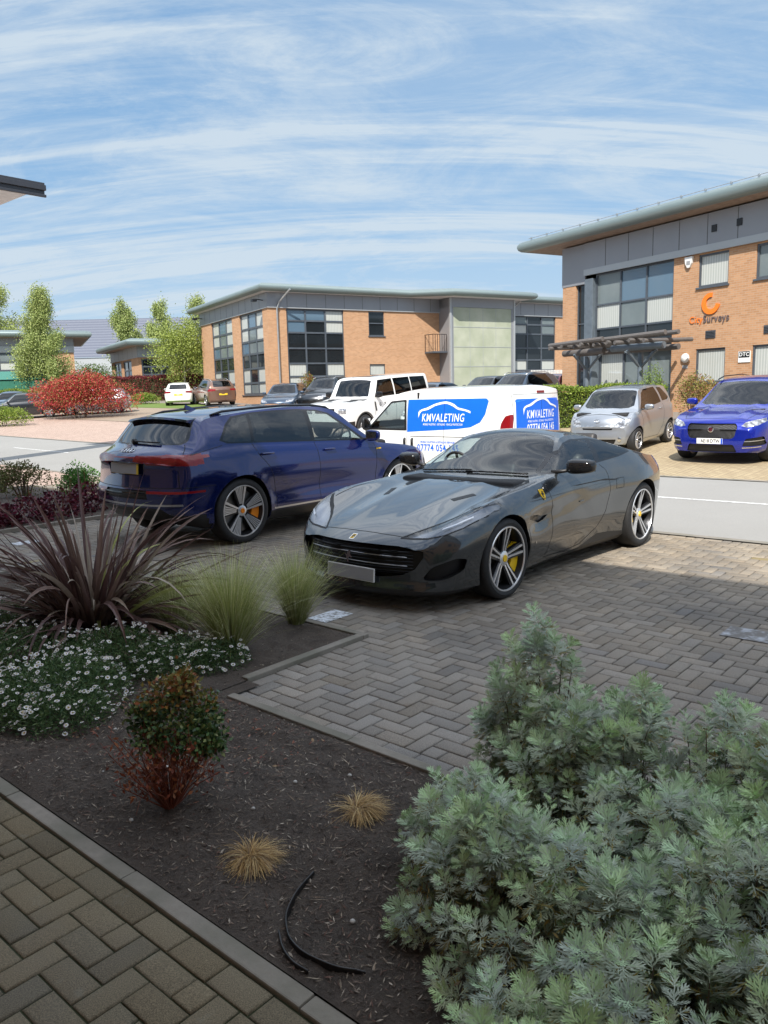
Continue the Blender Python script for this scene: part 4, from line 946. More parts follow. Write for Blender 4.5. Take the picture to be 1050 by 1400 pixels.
    mb = MB(); h, n = c.hit('r', (0, 1.665)); mb.box((h.x - .004, 0, 1.665), (.02, .24, .045)); mb.build('brake_light', 'red_lens', root, bevel=.006)
    for x in (-.0, .18):
        h, n = c.hit('y', (x, .78)); mb = MB(); mb.tube([(0, 0, -.075), (0, .022, -.06), (0, .022, .06), (0, 0, .075)], .024, 8); o = mb.build('door_handle', 'black_plastic', c.body, smooth=True); o.location = h
    for sd in (1, -1):
        mirror_unit(c, (1.05, .88, 1.12), sd, (.14, .22, .30), 'black_plastic', .05)
        for x in (1.38, -1.38): wheel(root, x, .905 * sd, sd, .32, .205, .21, 'ten')
        c.ribbon('side_rail', [(.05, .90), (-1.9, .90)], 'y', .012, 'gap_dark', sd)
    c.gaps([('y', [(.15, 1.58), (.14, .95), (.12, .35)]), ('y', [(-.72, 1.70), (-.72, .35)]), ('r', [(0, 1.58), (0, .5)]), ('r', [(-.80, 1.62), (-.78, .5)]), ('r', [(.80, 1.62), (.78, .5)]), ('r', [(-.78, 1.63), (.78, 1.63)]), ('t', [(-1.0, -.7), (-1.0, .7)])], .007)
    mb = MB(); mb.b2((-2.1, -.86, .3), (-.05, .86, 1.0)); mb.b2((-.12, -.84, 1.0), (-.08, .84, 1.7)); mb.build('bulkhead', 'cabin_dark', root)
    cabin(root, 1.15, .80, 1.05, -.1, [(.5, .42), (.5, -.42)])
    return root
def plain_car(kind, mat, label, name='parked_car', cat='car', group='cars parked further off'):
    root = empty(name); tag(root, label, cat, group)
    if kind == 'hatch':
        zt = [(-2.05, .95), (-2.0, 1.05), (-1.85, 1.2), (-1.6, 1.38), (-1.2, 1.44), (-.3, 1.47), (.1, 1.43), (.5, 1.20), (.88, .97), (.98, .94), (1.5, .86), (1.85, .76), (2.0, .66), (2.05, .58)]; L = 2.05; wb = 1.29; w_ = .89; r = .315; zbm = .93
    elif kind == 'saloon':
        zt = [(-2.3, .85), (-2.25, .98), (-1.9, 1.04), (-1.7, 1.08), (-1.2, 1.30), (-.8, 1.40), (-.2, 1.435), (.2, 1.40), (.6, 1.18), (1.0, .96), (1.1, .93), (1.6, .86), (2.1, .75), (2.25, .65), (2.3, .56)]; L = 2.3; wb = 1.4; w_ = .91; r = .325; zbm = .92
    else:
        zt = [(-2.2, 1.0), (-2.15, 1.12), (-2.0, 1.32), (-1.75, 1.52), (-1.3, 1.60), (-.3, 1.65), (.15, 1.61), (.6, 1.34), (.98, 1.09), (1.08, 1.06), (1.6, .98), (2.0, .88), (2.15, .76), (2.2, .66)]; L = 2.2; wb = 1.33; w_ = .91; r = .35; zbm = 1.04
    D = dict(zt=zt, zb=[(-L, zbm - .12), (-L + .2, zbm + .03), (-.5, zbm + .03), (.8, zbm - .01), (1.2, zbm - .06), (L - .3, zbm - .2), (L, zt[-1][1] - .04)], w=[(-L, w_ - .13), (-L + .2, w_ - .03), (-wb, w_), (wb, w_), (L - .3, w_ - .05), (L - .08, w_ - .14), (L, w_ - .2)],
             zf=[(-L, .36), (-L + .3, .22), (L - .3, .2), (L, .24)], S=S_STD, k=[(-L, -.12), (-.8, -.04), (.2, .12), (1.1, .2), (L, .12)], tum=.48, crown=.1, hoodcrown=.07, crest=.12, fy=.26, ry=.22, Fzone=.5, Rzone=.4, fz=[(0, -.05), (.3, 0), (1.7, 0)], rz=[(0, 0), (1.7, 0)])
    c = Car(D, kind, mat, root, .09); gh = lambda q: q.z > zbm; zr_ = max(p[1] for p in zt)
    xb = [p for p in zt if p[0] > .8][0][0]; xt = [p for p in zt if p[0] >= .1][0][0]
    c.cut('windscreen', [(xb - .02, 0), (xb - .10, .5), (xb - .22, .68), (xt + .04, .54), (xt + .08, 0), (xt + .04, -.54), (xb - .22, -.68), (xb - .10, -.5)], 't', 'mid_glass', zr=gh)
    c.cut('side_window', [(xb - .35, zbm + .04), (xt + .02, zr_ - .10), (-1.1, zr_ - .11), (-1.35, zbm + .2), (-1.4, zbm + .08)], 'y', 'privacy_glass', 2, zr=gh)
    zt_ = tab(zt); zl, zh = (zbm + .13, zr_ - .12)
    c.cut('rear_window', rnd([(-.56, zl), (.56, zl), (.50, zh), (-.50, zh)], .06), 'r', 'privacy_glass', zr=lambda q: q.z > zbm + .05)
    c.cut('tail_light', [(.46, zbm - .10), (.95, zbm - .14), (.95, zbm + .02), (.46, zbm)], 'r', 'red_lens', 2)
    c.cut('headlight', [(.45, zbm - .32), (.80, zbm - .30), (.85, zbm - .17), (.5, zbm - .23)], 'f', 'lamp_inner_light', 2, zr=lambda q: q.x > 1)
    c.cut('grille', rnd([(-.4, .40), (.4, .40), (.36, .58), (-.36, .58)], .04), 'f', 'mesh_black', inset=.02)
    c.arch(wb, r, r + .045, ymin=.5); c.arch(-wb, r, r + .045, ymin=.5); c.finish()
    for sd in (1, -1):
        mirror_unit(c, (xb - .38, w_ - .08, zbm + .07), sd, (.13, .22, .15), 'body', .06)
        for x in (wb, -wb): wheel(root, x, (w_ - .015) * sd, sd, r, .22, r - .10, 'seven')
        if kind == 'suv':
            mb = MB(); mb.tube([(.3, sd * .56, 1.58), (0, sd * .57, 1.66), (-1.1, sd * .55, 1.65), (-1.5, sd * .53, 1.56)], .016, 6); mb.build('roof_rail', 'satin_silver', root, smooth=True)
    h, n = c.hit('r', (0, .72)); plate(root, h.x + .005, .72, -1, 'plate_yellow', lean=.1)
    h, n = c.hit('f', (0, .38)); plate(root, h.x + .008, .36, 1, 'plate_white')
    return root
plain('window_seal', (.01, .01, .011), .4); plain('blue_vinyl', (.004, .13, .72), .35, var=.05); plain('vinyl_white', (.85, .85, .85), .4, var=.02)
def put(o, x, y, yaw, z=None, tilt=True):
    """stand a vehicle on the sloping ground"""
    a = R(yaw); o.location = (x, y, gz(x, y) if z is None else z)
    d = Vector((math.cos(a), math.sin(a), 0)); l = Vector((-d.y, d.x, 0))
    sx = (gz(x + d.x * 1.4, y + d.y * 1.4) - gz(x - d.x * 1.4, y - d.y * 1.4)) / 2.8; sy = (gz(x + l.x * .8, y + l.y * .8) - gz(x - l.x * .8, y - l.y * .8)) / 1.6
    if tilt:
        X = Vector((d.x, d.y, sx)).normalized(); Y = Vector((l.x, l.y, sy)); Z = X.cross(Y).normalized(); Y = Z.cross(X)
        o.location.z = (gz(x + d.x * 1.4, y + d.y * 1.4) + gz(x - d.x * 1.4, y - d.y * 1.4)) / 2 if z is None else z
        o.rotation_euler = Matrix(((X.x, Y.x, Z.x), (X.y, Y.y, Z.y), (X.z, Y.z, Z.z))).to_euler()
    else: o.rotation_euler = (0, 0, a)
    return o
put(coupe(), 1.194, 7.906, 228.56, 0)
put(suv_navy(), -1.412, 10.78, 49.46, 0)
put(van_white(), 1.163, 15.19, 139)
put(suv_blue(), 8.30, 17.45, 226)
put(hatch_silver(), 6.023, 19.483, 230)
put(offroader(), -.36, 27.0, 232.3)
def pc(kind, mat, label, u, d, yaw): return put(plain_car(kind, mat, label), *at(u, d), yaw)
pc('hatch', 'white_paint', 'small white car seen from behind at the far red hedge', 255, 52, 100)
pc('suv', 'brown_paint', 'brown SUV seen from behind beside the far white car', 299, 50, 118)
pc('hatch', 'blue_grey_paint', 'dark blue-grey hatchback facing us behind the navy SUV', 397, 40, 262)
pc('suv', 'dark_paint', 'black SUV beside the round shrub, half behind the white off-roader', 452, 41, 250)
pc('saloon', 'blue_grey_paint', 'dark blue saloon roof showing between off-roader and van', 590, 33, 235)
pc('saloon', 'white_paint', 'white saloon roof just visible over the van', 625, 27, 232)
pc('hatch', 'dark_paint', 'dark green-black car roof over the van, left of the dark estate', 668, 38, 225)
pc('suv', 'blue_grey_paint', 'dark SUV with silver roof rails showing over the van', 712, 34, 225)
pc('hatch', 'maroon_paint', 'maroon car in front of the white picket fence', 755, 37, 225)
pc('saloon', 'dark_paint', 'black saloon nearest the green hedge on the far left', 40, 44, 200)
pc('saloon', 'blue_grey_paint', 'dark saloon behind the black one on the far left', 22, 48, 200)
pc('hatch', 'silver_paint', 'silver car mostly hidden behind the red-leaved bush', 138, 45.5, 190)
# ---------------------------------------------------------------- ground, road, paving
rng = np.random.default_rng(7)
def sheet(name, a0, a1, n0, n1, dz, mat, kind='structure', step=None):
    A_ = sorted({a0, a1} | {v for v in _AX if a0 < v < a1}); N_ = sorted({n0, n1} | {v for v in _NX if n0 < v < n1})
    mb = MB()
    for i in range(len(A_) - 1):
        for j in range(len(N_) - 1):
            mb.add([(*W(p, q), gz_an(p, q) + dz) for p, q in ((A_[i], N_[j]), (A_[i], N_[j + 1]), (A_[i + 1], N_[j + 1]), (A_[i + 1], N_[j]))], [(0, 1, 2, 3)])
    o = mb.build(name, mat, fixn=False); 
    me = o.data
    if me.polygons and me.polygons[0].normal.z < 0: me.flip_normals()
    return tag(o, kind=kind)
def pv_coords(g):      # object coords turned so that x runs along the road
    mp = g.n('ShaderNodeMapping'); g.l(g.co(), mp.inputs[0]); mp.inputs['Rotation'].default_value = (0, 0, R(-139)); return mp.outputs[0]
g = MG('asphalt'); f1 = g.noise(90, 4, .7); f2 = g.noise(.35, 5, .6); vo = g.n('ShaderNodeTexVoronoi'); g.l(g.co(), vo.inputs['Vector']); vo.inputs['Scale'].default_value = 70
base = g.mix(f1, (.23, .224, .21), (.31, .30, .28)); base = g.mix(g.ramp(vo.outputs['Distance'], [(.15, (.4,) * 3), (.4, (0, 0, 0))]), base, (.46, .44, .40)); base = g.mix(g.ramp(f2, [(.4, (0, 0, 0)), (.7, (.35,) * 3)]), base, (.22, .21, .195))
g.set(col=base, rough=.88); g.bump(vo.outputs['Distance'], .004, .5)
def brickish(name, c1, c2, mort, herring=True, scale=1.0):
    g = MG(name); co = pv_coords(g)
    br = g.n('ShaderNodeTexBrick'); mp = g.n('ShaderNodeMapping'); g.l(co, mp.inputs[0]); mp.inputs['Rotation'].default_value = (0, 0, R(45)); g.l(mp.outputs[0], br.inputs['Vector'])
    br.inputs['Scale'].default_value = 1; br.inputs['Brick Width'].default_value = .2; br.inputs['Row Height'].default_value = .1; br.inputs['Mortar Size'].default_value = .006; br.inputs['Bias'].default_value = 0
    br.inputs['Color1'].default_value = (*c1, 1); br.inputs['Color2'].default_value = (*c2, 1); br.inputs['Mortar'].default_value = (*mort, 1)
    b = g.mix(g.ramp(g.noise(1.3, 6, .65), [(.35, (.0,) * 3), (.75, (.45,) * 3)]), br.outputs['Color'], tuple(c * .6 for c in c1))
    g.set(col=b, rough=.9); g.bump(br.outputs['Fac'], .004, -.5); return g.m
brickish('bay_brick_yellow', (.42, .33, .20), (.33, .25, .15), (.10, .085, .06)); brickish('bay_brick_pink', (.46, .34, .275), (.39, .28, .225), (.13, .09, .07))
g = MG('kerb_concrete'); f = g.noise(30, 6, .7); f2 = g.noise(2.5, 4); g.set(col=g.mix(g.ramp(f2, [(.4, (0,) * 3), (.65, (.6,) * 3)]), g.mix(f, (.17, .15, .125), (.29, .26, .22)), (.11, .11, .08)), rough=.9); g.bump(f, .004, .6)
g = MG('worn_white_line'); f = g.noise(14, 8, .75); g.set(col=g.mix(g.ramp(f, [(.44, (1,) * 3), (.62, (.0,) * 3)]), (.27, .26, .24), (.72, .72, .70)), rough=.8)
g = MG('bay_mark'); f = g.noise(26, 8, .75); g.set(col=g.mix(g.ramp(f, [(.46, (1,) * 3), (.60, (.0,) * 3)]), (.18, .17, .155), (.66, .69, .74)), rough=.7)
g = MG('bay_mark_worn'); f = g.noise(9, 8, .75); g.set(col=g.mix(g.ramp(f, [(.36, (1,) * 3), (.52, (.0,) * 3)]), (.135, .125, .115), (.40, .42, .45)), rough=.7)
g = MG('pavers'); at_ = g.attr('pcol')
sp = g.noise(240, 3, .7); lic = g.noise(7, 8, .75); big = g.noise(.55, 4, .6); st = g.noise(1.9, 5, .7)
b = g.mix(g.ramp(sp, [(.35, (.55,) * 3), (.5, (1.,) * 3), (.68, (1.35,) * 3)]), at_, at_); 
m_ = g.n('ShaderNodeMixRGB', blend_type='MULTIPLY'); m_.inputs[0].default_value = 1; g.l(at_, m_.inputs[1]); g.l(g.ramp(sp, [(.30, (.50,) * 3), (.5, (.95,) * 3), (.70, (1.6,) * 3)]), m_.inputs[2])
b = g.mix(g.ramp(lic, [(.60, (0,) * 3), (.70, (.45,) * 3)]), m_.outputs[0], (.20, .20, .165)); b = g.mix(g.ramp(big, [(.50, (0,) * 3), (.68, (.55,) * 3)]), b, (.055, .058, .062)); b = g.mix(g.ramp(st, [(.62, (0,) * 3), (.74, (.35,) * 3)]), b, (.14, .085, .045))
g.set(col=b, rough=g.ramp(big, [(.45, (.88,) * 3), (.7, (.6,) * 3)]), spec=.35); g.bump(sp, .003, .8)
plain('joint_sand', (.022, .022, .016), .95, var=.5, scale=30)
g = MG('joint_moss'); g.set(col=g.mix(g.noise(9, 5, .7), (.014, .013, .010), (.035, .045, .012)), rough=1)
g = MG('soil'); f = g.noise(60, 8, .8); f2 = g.noise(6, 6, .7)
vo = g.n('ShaderNodeTexVoronoi'); g.l(g.co(), vo.inputs['Vector']); vo.inputs['Scale'].default_value = 85
b = g.mix(f, (.040, .031, .025), (.19, .148, .118)); b = g.mix(g.ramp(f2, [(.45, (0,) * 3), (.7, (.5,) * 3)]), b, (.03, .023, .018)); b = g.mix(g.ramp(vo.outputs['Distance'], [(.06, (.8,) * 3), (.20, (0,) * 3)]), b, (.20, .16, .12))
g.set(col=b, rough=.95); g.bump(f, .03, 1.0)
g = MG('soil_far'); g.set(col=g.mix(g.noise(14, 7, .75), (.20, .15, .11), (.34, .27, .20)), rough=.95)
g = MG('lawn'); g.set(col=g.mix(g.noise(30, 6, .7), (.06, .11, .018), (.16, .22, .04)), rough=.95)
g = MG('tarmac_far'); g.set(col=g.mix(g.noise(3, 6, .7), (.17, .15, .13), (.26, .23, .20)), rough=.95)

sheet('ground', -250, 500, -60, 600, -.05, 'tarmac_far')
sheet('road', -60, 120, 8.98, 14.50, .0, 'asphalt')
o = sheet('paving_far_bays', -60, 15.0, 14.62, 23.5, .004, 'bay_brick_yellow'); sheet('paving_left_bays', 15.0, 90, 14.62, 26, .004, 'bay_brick_pink'); sheet('paving_verge', 15.7, 90, -5, 8.86, .004, 'bay_brick_pink')
for i, (a0, a1) in enumerate([(-14, -8), (-5.5, 5.3), (8, 12), (13.6, 16), (17.2, 20.7), (23.2, 27.0), (29.5, 33.5), (36, 40)]):
    sheet('road_marking', a0, a1, 11.79, 11.89, .004, 'worn_white_line')
sheet('kerb', -60, 90, 14.50, 14.62, .012, 'kerb_concrete'); sheet('kerb', -60, 90, 8.86, 8.98, .010, 'kerb_concrete')
sheet('verge', 27, 75, 20.5, 27.5, .02, 'soil_far'); sheet('lawn', 40, 80, 27.5, 31, .03, 'lawn')

def pavers(name, rects, clip, L=.2, Wd=.1, org=(0, 0), off=.0):
    """90 degree herringbone of chamfered blocks laid along the site axes; rects = extra border blocks (a0,n0,a1,n1)"""
    B = []
    (a0, n0, a1, n1), holes = clip
    for i in range(int((a0 - org[0]) / Wd) - 2, int((a1 - org[0]) / Wd) + 3):
        for j in range(int((n0 - org[1]) / Wd) - 2, int((n1 - org[1]) / Wd) + 3):
            d = (i - j) % 4
            if d == 0: r = (i, j, i + 2, j + 1)
            elif d == 3: r = (i, j, i + 1, j + 2)
            else: continue
            r = [org[0] + r[0] * Wd, org[1] + r[1] * Wd, org[0] + r[2] * Wd, org[1] + r[3] * Wd]
            r = [max(r[0], a0), max(r[1], n0), min(r[2], a1), min(r[3], n1)]
            if r[2] - r[0] < .02 or r[3] - r[1] < .02: continue
            cx, cy = (r[0] + r[2]) / 2, (r[1] + r[3]) / 2
            if any(h[0] < cx < h[2] and h[1] < cy < h[3] for h in holes): continue
            B.append(r)
    B += rects; B = np.array(B); n = len(B)
    gap = .0034; ch = .0068
    z0 = rng.normal(0, .0008, n); tx = rng.normal(0, .004, n); ty = rng.normal(0, .004, n)
    ca, cn = (B[:, 0] + B[:, 2]) / 2, (B[:, 1] + B[:, 3]) / 2
    V = []
    for ins, dz in ((gap, -.014), (gap, -.0045), (gap + ch, 0)):
        for sa, sn in ((0, 1), (2, 1), (2, 3), (0, 3)):
            a = B[:, sa] + (ins if sa == 0 else -ins) + rng.normal(0, .0006, n); q = B[:, sn] + (ins if sn == 1 else -ins) + rng.normal(0, .0006, n)
            z = z0 + dz + (a - ca) * tx + (q - cn) * ty + off
            V.append(np.stack([-.755 * a + .656 * q, .656 * a + .755 * q, z], 1))
    V = np.stack(V, 1).reshape(-1, 3)
    F0 = [(8, 9, 10, 11)] + [(4 + k, 4 + (k + 1) % 4, 8 + (k + 1) % 4, 8 + k) for k in range(4)] + [(k, (k + 1) % 4, 4 + (k + 1) % 4, 4 + k) for k in range(4)]
    F = (np.array(F0)[None] + (np.arange(n) * 12)[:, None, None]).reshape(-1, 4)
    # base tones
    t = rng.random(n); c = np.array([.245, .215, .180])[None] * (.84 + .32 * rng.random(n))[:, None]
    c += np.outer(rng.normal(0, .004, n), [1, .1, -.9])
    return B, V, F, c, t
def pav_build(name, V, F, c):
    F = F[:, ::-1]
    me = bpy.data.meshes.new(name); me.vertices.add(len(V)); me.vertices.foreach_set('co', V.ravel()); me.loops.add(F.size); me.loops.foreach_set('vertex_index', F.ravel().astype(np.int32))
    me.polygons.add(len(F)); me.polygons.foreach_set('loop_start', np.arange(0, F.size, 4, dtype=np.int32)); me.update(calc_edges=True)
    col = me.color_attributes.new('pcol', 'FLOAT_COLOR', 'CORNER'); cc = np.repeat(c, 36, 0); cc = np.concatenate([np.clip(cc, .01, 1), np.ones((len(cc), 1))], 1)
    col.data.foreach_set('color', cc.ravel().astype(np.float32)); me.materials.append(M['pavers'])
    if me.polygons[0].normal.z < 0: me.flip_normals()
    o = bpy.data.objects.new(name, me); C.objects.link(o); return tag(o, kind='structure')
# footpath by the building
B, V, F, c, t = pavers('path', [(a, 1.195, a + .2, 1.295) for a in np.arange(-7, 9, .2)], ((-7, -.85, 9, 1.195), []), org=(.03, .095))
c = c * np.array([.62, .575, .44]); m = t < .10; c[m] *= np.array([.82, .84, .88]); pav_build('path', V, F, c)
sheet('path_bed', -7, 9, -.85, 1.30, -.009, 'joint_moss')
# parking bays
hole = [(3.68, 0, 8.06, 3.96), (10.5, 4.0, 15.67, 7.2)]
brd = [(a, 2.66, a + .2, 2.76) for a in np.arange(-6, 3.5, .2)]
B, V, F, c, t = pavers('bays', brd, ((-7, 2.76, 15.7, 8.86), hole), org=(.01, .06))
m = t > .9945; c[m] = np.array([.27, .225, .125]) * (.8 + .4 * rng.random(m.sum()))[:, None]
m = (t > .955) & (t < .975); c[m] *= np.array([.80, .84, .92]); m = t < .05; c[m] *= 1.15
cn_ = (B[:, 1] + B[:, 3]) / 2; ca_ = (B[:, 0] + B[:, 2]) / 2
c *= (np.array([1.04, 1.0, .93])[None])**(np.clip((cn_ - 4) / 3, -1, 1.6))[:, None]
pav_build('paving', V, F, c)
B, V, F, c, t = pavers('bays', [], ((8.06, 1.37, 15.7, 2.76), []), org=(.01, .06)); pav_build('paving', V, F, c)
sheet('paving_bed', -7, 15.7, 1.37, 8.86, -.009, 'joint_sand'); sheet('ground_bays_right', -60, -7, 2.66, 8.86, -.002, 'bay_brick_yellow')
def kerb(a0, n0, a1, n1, z=.03, name='kerb', seg=.915):
    mb = MB(); L = max(a1 - a0, n1 - n0); k = max(1, int(L / seg)); al = (a1 - a0) > (n1 - n0)
    for i in range(k):
        j = rng.normal(0, .003)
        p = (a0 + (a1 - a0) * i / k, n0, a0 + (a1 - a0) * (i + 1) / k - .004, n1) if al else (a0, n0 + (n1 - n0) * i / k, a1, n0 + (n1 - n0) * (i + 1) / k - .004)
        c = W((p[0] + p[2]) / 2, (p[1] + p[3]) / 2); mb.box((*c, z / 2 - .03 + j), (p[2] - p[0], p[3] - p[1], z + .06), rz=R(139))
    o = mb.build(name, 'kerb_concrete', bevel=.006); return tag(o, kind='structure')
kerb(-7, 1.30, 10, 1.365, .008); kerb(-7, 2.60, 3.50, 2.655, .030); kerb(3.61, 2.85, 3.675, 3.90, .030); kerb(3.61, 3.90, 8.06, 3.955, .022); kerb(8.0, 1.37, 8.06, 3.90, .022)
kerb(10.5, 4.0, 10.57, 7.2, .05); kerb(10.57, 7.13, 15.6, 7.2, .05); kerb(15.6, 4.0, 15.67, 7.2, .05); kerb(10.57, 4.0, 15.6, 4.07, .05)
# soil of the beds
def soil(name, rects, res=.035, z=.012):
    mb = MB()
    from mathutils import noise as nz
    for a0, n0, a1, n1 in rects:
        na, nn = int((a1 - a0) / res) + 1, int((n1 - n0) / res) + 1; vs = []; fs = []
        for i in range(na + 1):
            for j in range(nn + 1):
                a, n = a0 + (a1 - a0) * i / na, n0 + (n1 - n0) * j / nn; x, y = W(a, n)
                e = min(1, min(n - n0, n1 - n, a - a0, a1 - a) / .08)
                h = .030 * nz.noise(Vector((x * 2, y * 2, 0))) + .022 * nz.noise(Vector((x * 9, y * 9, 3))) + .012 * nz.noise(Vector((x * 30, y * 30, 5)))
                vs.append((x, y, z + .012 * e + h * e * .9))
        for i in range(na):
            for j in range(nn): k = i * (nn + 1) + j; fs.append((k, k + 1, k + nn + 2, k + nn + 1))
        mb.add(vs, fs)
    o = mb.build(name, 'soil', smooth=True)
    if o.data.polygons[0].normal.z < 0: o.data.flip_normals()
    return tag(o, kind='structure')
bed = soil('soil', [(-6, 1.365, 3.62, 2.60), (3.62, 1.365, 8.0, 3.90)]); soil('soil', [(10.57, 4.07, 15.6, 7.13)], .09, .03)
sheet('bed_corner', 3.50, 3.61, 2.60, 2.85, .012, 'soil')
BVB = BVHTree.FromPolygons([v.co[:] for v in bed.data.vertices], [p.vertices[:] for p in bed.data.polygons])
def bedz(x, y):
    h = BVB.ray_cast(Vector((x, y, 1)), Vector((0, 0, -1))); return h[0].z if h[0] else 0
# bark chips, twigs and pebbles lying on it
g = MG('bark_chips'); g.set(col=g.attr('lcol'), rough=.9)
def quads(name, P, mats, col=None, parent=None, attr='lcol', smooth=False):
    """P: (n,k,3) polygons of k corners each; col: (n,3)"""
    P = np.asarray(P, float); n, k = P.shape[:2]
    me = bpy.data.meshes.new(name); me.vertices.add(n * k); me.vertices.foreach_set('co', P.reshape(-1)); me.loops.add(n * k); me.loops.foreach_set('vertex_index', np.arange(n * k, dtype=np.int32))
    me.polygons.add(n); me.polygons.foreach_set('loop_start', np.arange(0, n * k, k, dtype=np.int32)); me.update(calc_edges=True)
    if col is not None:
        c = me.color_attributes.new(attr, 'FLOAT_COLOR', 'CORNER'); cc = np.repeat(np.clip(col, 0, 1), k, 0); cc = np.concatenate([cc, np.ones((len(cc), 1))], 1); c.data.foreach_set('color', cc.ravel().astype(np.float32))
    me.materials.append(M[mats]); o = bpy.data.objects.new(name, me); C.objects.link(o)
    if parent: o.parent = parent
    return o
def unit(v): return v / np.maximum(np.linalg.norm(v, axis=-1, keepdims=True), 1e-9)
def chips(name, n, area, lmin, lmax, palette, slim=1.0):
    a = rng.uniform(area[0], area[2], n); q = rng.uniform(area[1], area[3], n); x, y = -.755 * a + .656 * q, .656 * a + .755 * q
    z = np.array([bedz(i, j) for i, j in zip(x, y)]); th = rng.uniform(0, math.pi, n); L = lmin + (lmax - lmin) * rng.random(n)**2.2; w_ = L * rng.uniform(.16, .45, n) * slim
    d = np.stack([np.cos(th), np.sin(th), rng.normal(0, .25, n)], 1); s = np.stack([-np.sin(th), np.cos(th), rng.normal(0, .3, n)], 1); c = np.stack([x, y, z + .005], 1)
    P = np.stack([c - d * L[:, None] / 2, c + s * w_[:, None] / 2, c + d * L[:, None] / 2, c - s * w_[:, None] / 2], 1)
    col = np.array(palette)[rng.choice(len(palette), n)] * rng.uniform(.7, 1.2, n)[:, None]
    return quads(name, P, 'bark_chips', col)
pal = [(.06, .045, .035), (.11, .08, .06), (.15, .11, .085), (.24, .19, .14), (.04, .03, .024), (.34, .29, .23), (.10, .05, .035)]
ch = chips('bark_mulch', 60000, (-1.2, 1.38, 5.2, 2.6), .006, .034, pal[:3] + pal[4:5] * 2 + pal, .55); tag(ch, 'loose dark bark chips and twigs over the planting bed', 'bark chips', kind='stuff')
ch2 = chips('bark_mulch', 3500, (3.6, 2.6, 5.5, 3.88), .005, .022, pal + [(.12, .05, .035)]); tag(ch2, 'bark chips and dry red leaves by the bay kerb', 'bark chips', kind='stuff')
ch3 = chips('dry_twigs', 500, (-1.5, 1.38, 5.5, 2.58), .025, .09, [(.30, .23, .16), (.42, .35, .26), (.18, .13, .09)], .12)
ch4 = chips('dry_leaves', 900, (2.6, 1.7, 5.0, 2.6), .015, .035, [(.20, .07, .05), (.26, .11, .07), (.14, .05, .04), (.24, .16, .09)]); tag(ch4, 'dry reddish leaves littering the soil round the half-dead shrub', 'dead leaves', kind='stuff')
for v in []: pass
tag(ch3, 'long pale twigs scattered over the dark soil', 'twigs', kind='stuff')
mb = MB()
for k in range(40):
    x, y = W(rng.uniform(-1, 4.5), rng.uniform(1.42, 2.55)); r = rng.uniform(.005, .012); z = bedz(x, y)
    mb.lathe([(0, -r * .5), (r * .8, -r * .3), (r, 0), (r * .7, r * .5), (0, r * .6)], 7, 'z', (x, y, z + r * .3))
plain('pale_pebble', (.42, .40, .37), .8); tag(mb.build('pebbles', 'pale_pebble', smooth=True), 'small pale pebbles scattered on the soil', 'pebbles', kind='stuff')
# painted bay marks
def mark(a, n, la, ln, mat, label):
    mb = MB(); mb.box((*W(a, n), .0035), (la, ln, .003), rz=R(139)); o = mb.build('bay_marking', mat, bevel=.0); return tag(o, kind='structure')
mark(4.20, 4.16, .20, .30, 'bay_mark', ''); mark(9.55, 4.22, .20, .30, 'bay_mark', ''); mark(1.45, 5.55, .42, .26, 'bay_mark_worn', '')
# ---------------------------------------------------------------- buildings
def brickmat(name, c1, c2, mort, sc=1.0):
    g = MG(name); sp = g.n('ShaderNodeSeparateXYZ'); g.l(g.co(), sp.inputs[0]); ad = g.n('ShaderNodeMath', operation='ADD'); g.l(sp.outputs[0], ad.inputs[0]); g.l(sp.outputs[1], ad.inputs[1])
    cb = g.n('ShaderNodeCombineXYZ'); g.l(ad.outputs[0], cb.inputs[0]); g.l(sp.outputs[2], cb.inputs[1])
    br = g.n('ShaderNodeTexBrick'); g.l(cb.outputs[0], br.inputs['Vector']); br.inputs['Scale'].default_value = 1; br.inputs['Brick Width'].default_value = .225; br.inputs['Row Height'].default_value = .075; br.inputs['Mortar Size'].default_value = .006; br.inputs['Bias'].default_value = -.1
    br.inputs['Color1'].default_value = (*c1, 1); br.inputs['Color2'].default_value = (*c2, 1); br.inputs['Mortar'].default_value = (*mort, 1)
    f = g.noise(.5, 5, .6); f2 = g.noise(9, 4)
    b = g.mix(g.ramp(f, [(.35, (0,) * 3), (.75, (.35,) * 3)]), br.outputs['Color'], tuple(c * .72 for c in c1)); b = g.mix(g.ramp(f2, [(.5, (0,) * 3), (.8, (.5,) * 3)]), b, (.50, .30, .17))
    g.set(col=b, rough=.9); g.bump(br.outputs['Fac'], .006, -.6); return g.m
brickmat('buff_brick', (.52, .285, .150), (.40, .205, .10), (.45, .37, .28))
def cladding(name, col, pitch=1.15, rough=.45):
    g = MG(name); sp = g.n('ShaderNodeSeparateXYZ'); g.l(g.co(), sp.inputs[0]); f = g.noise(.8, 4); g.set(col=g.mix(f, tuple(c * .9 for c in col), tuple(c * 1.08 for c in col)), rough=rough, metal=.35); return g.m
cladding('grey_panel', (.29, .30, .32)); cladding('light_panel', (.42, .44, .45)); cladding('eave_metal', (.20, .25, .25), rough=.45); plain('frame_grey', (.085, .10, .12), .45, .2); plain('soffit_timber', (.30, .22, .17), .7, var=.2)
plain('joint_line', (.10, .105, .11), .6); plain('roof_membrane', (.16, .17, .18), .8); plain('dark_fascia', (.035, .038, .048), .4); plain('white_soffit', (.62, .62, .63), .6)
g = MG('pane_dark'); g.set(col=g.mix(g.noise(.7, 4), (.006, .008, .010), (.022, .028, .033)), rough=.035, spec=.65)
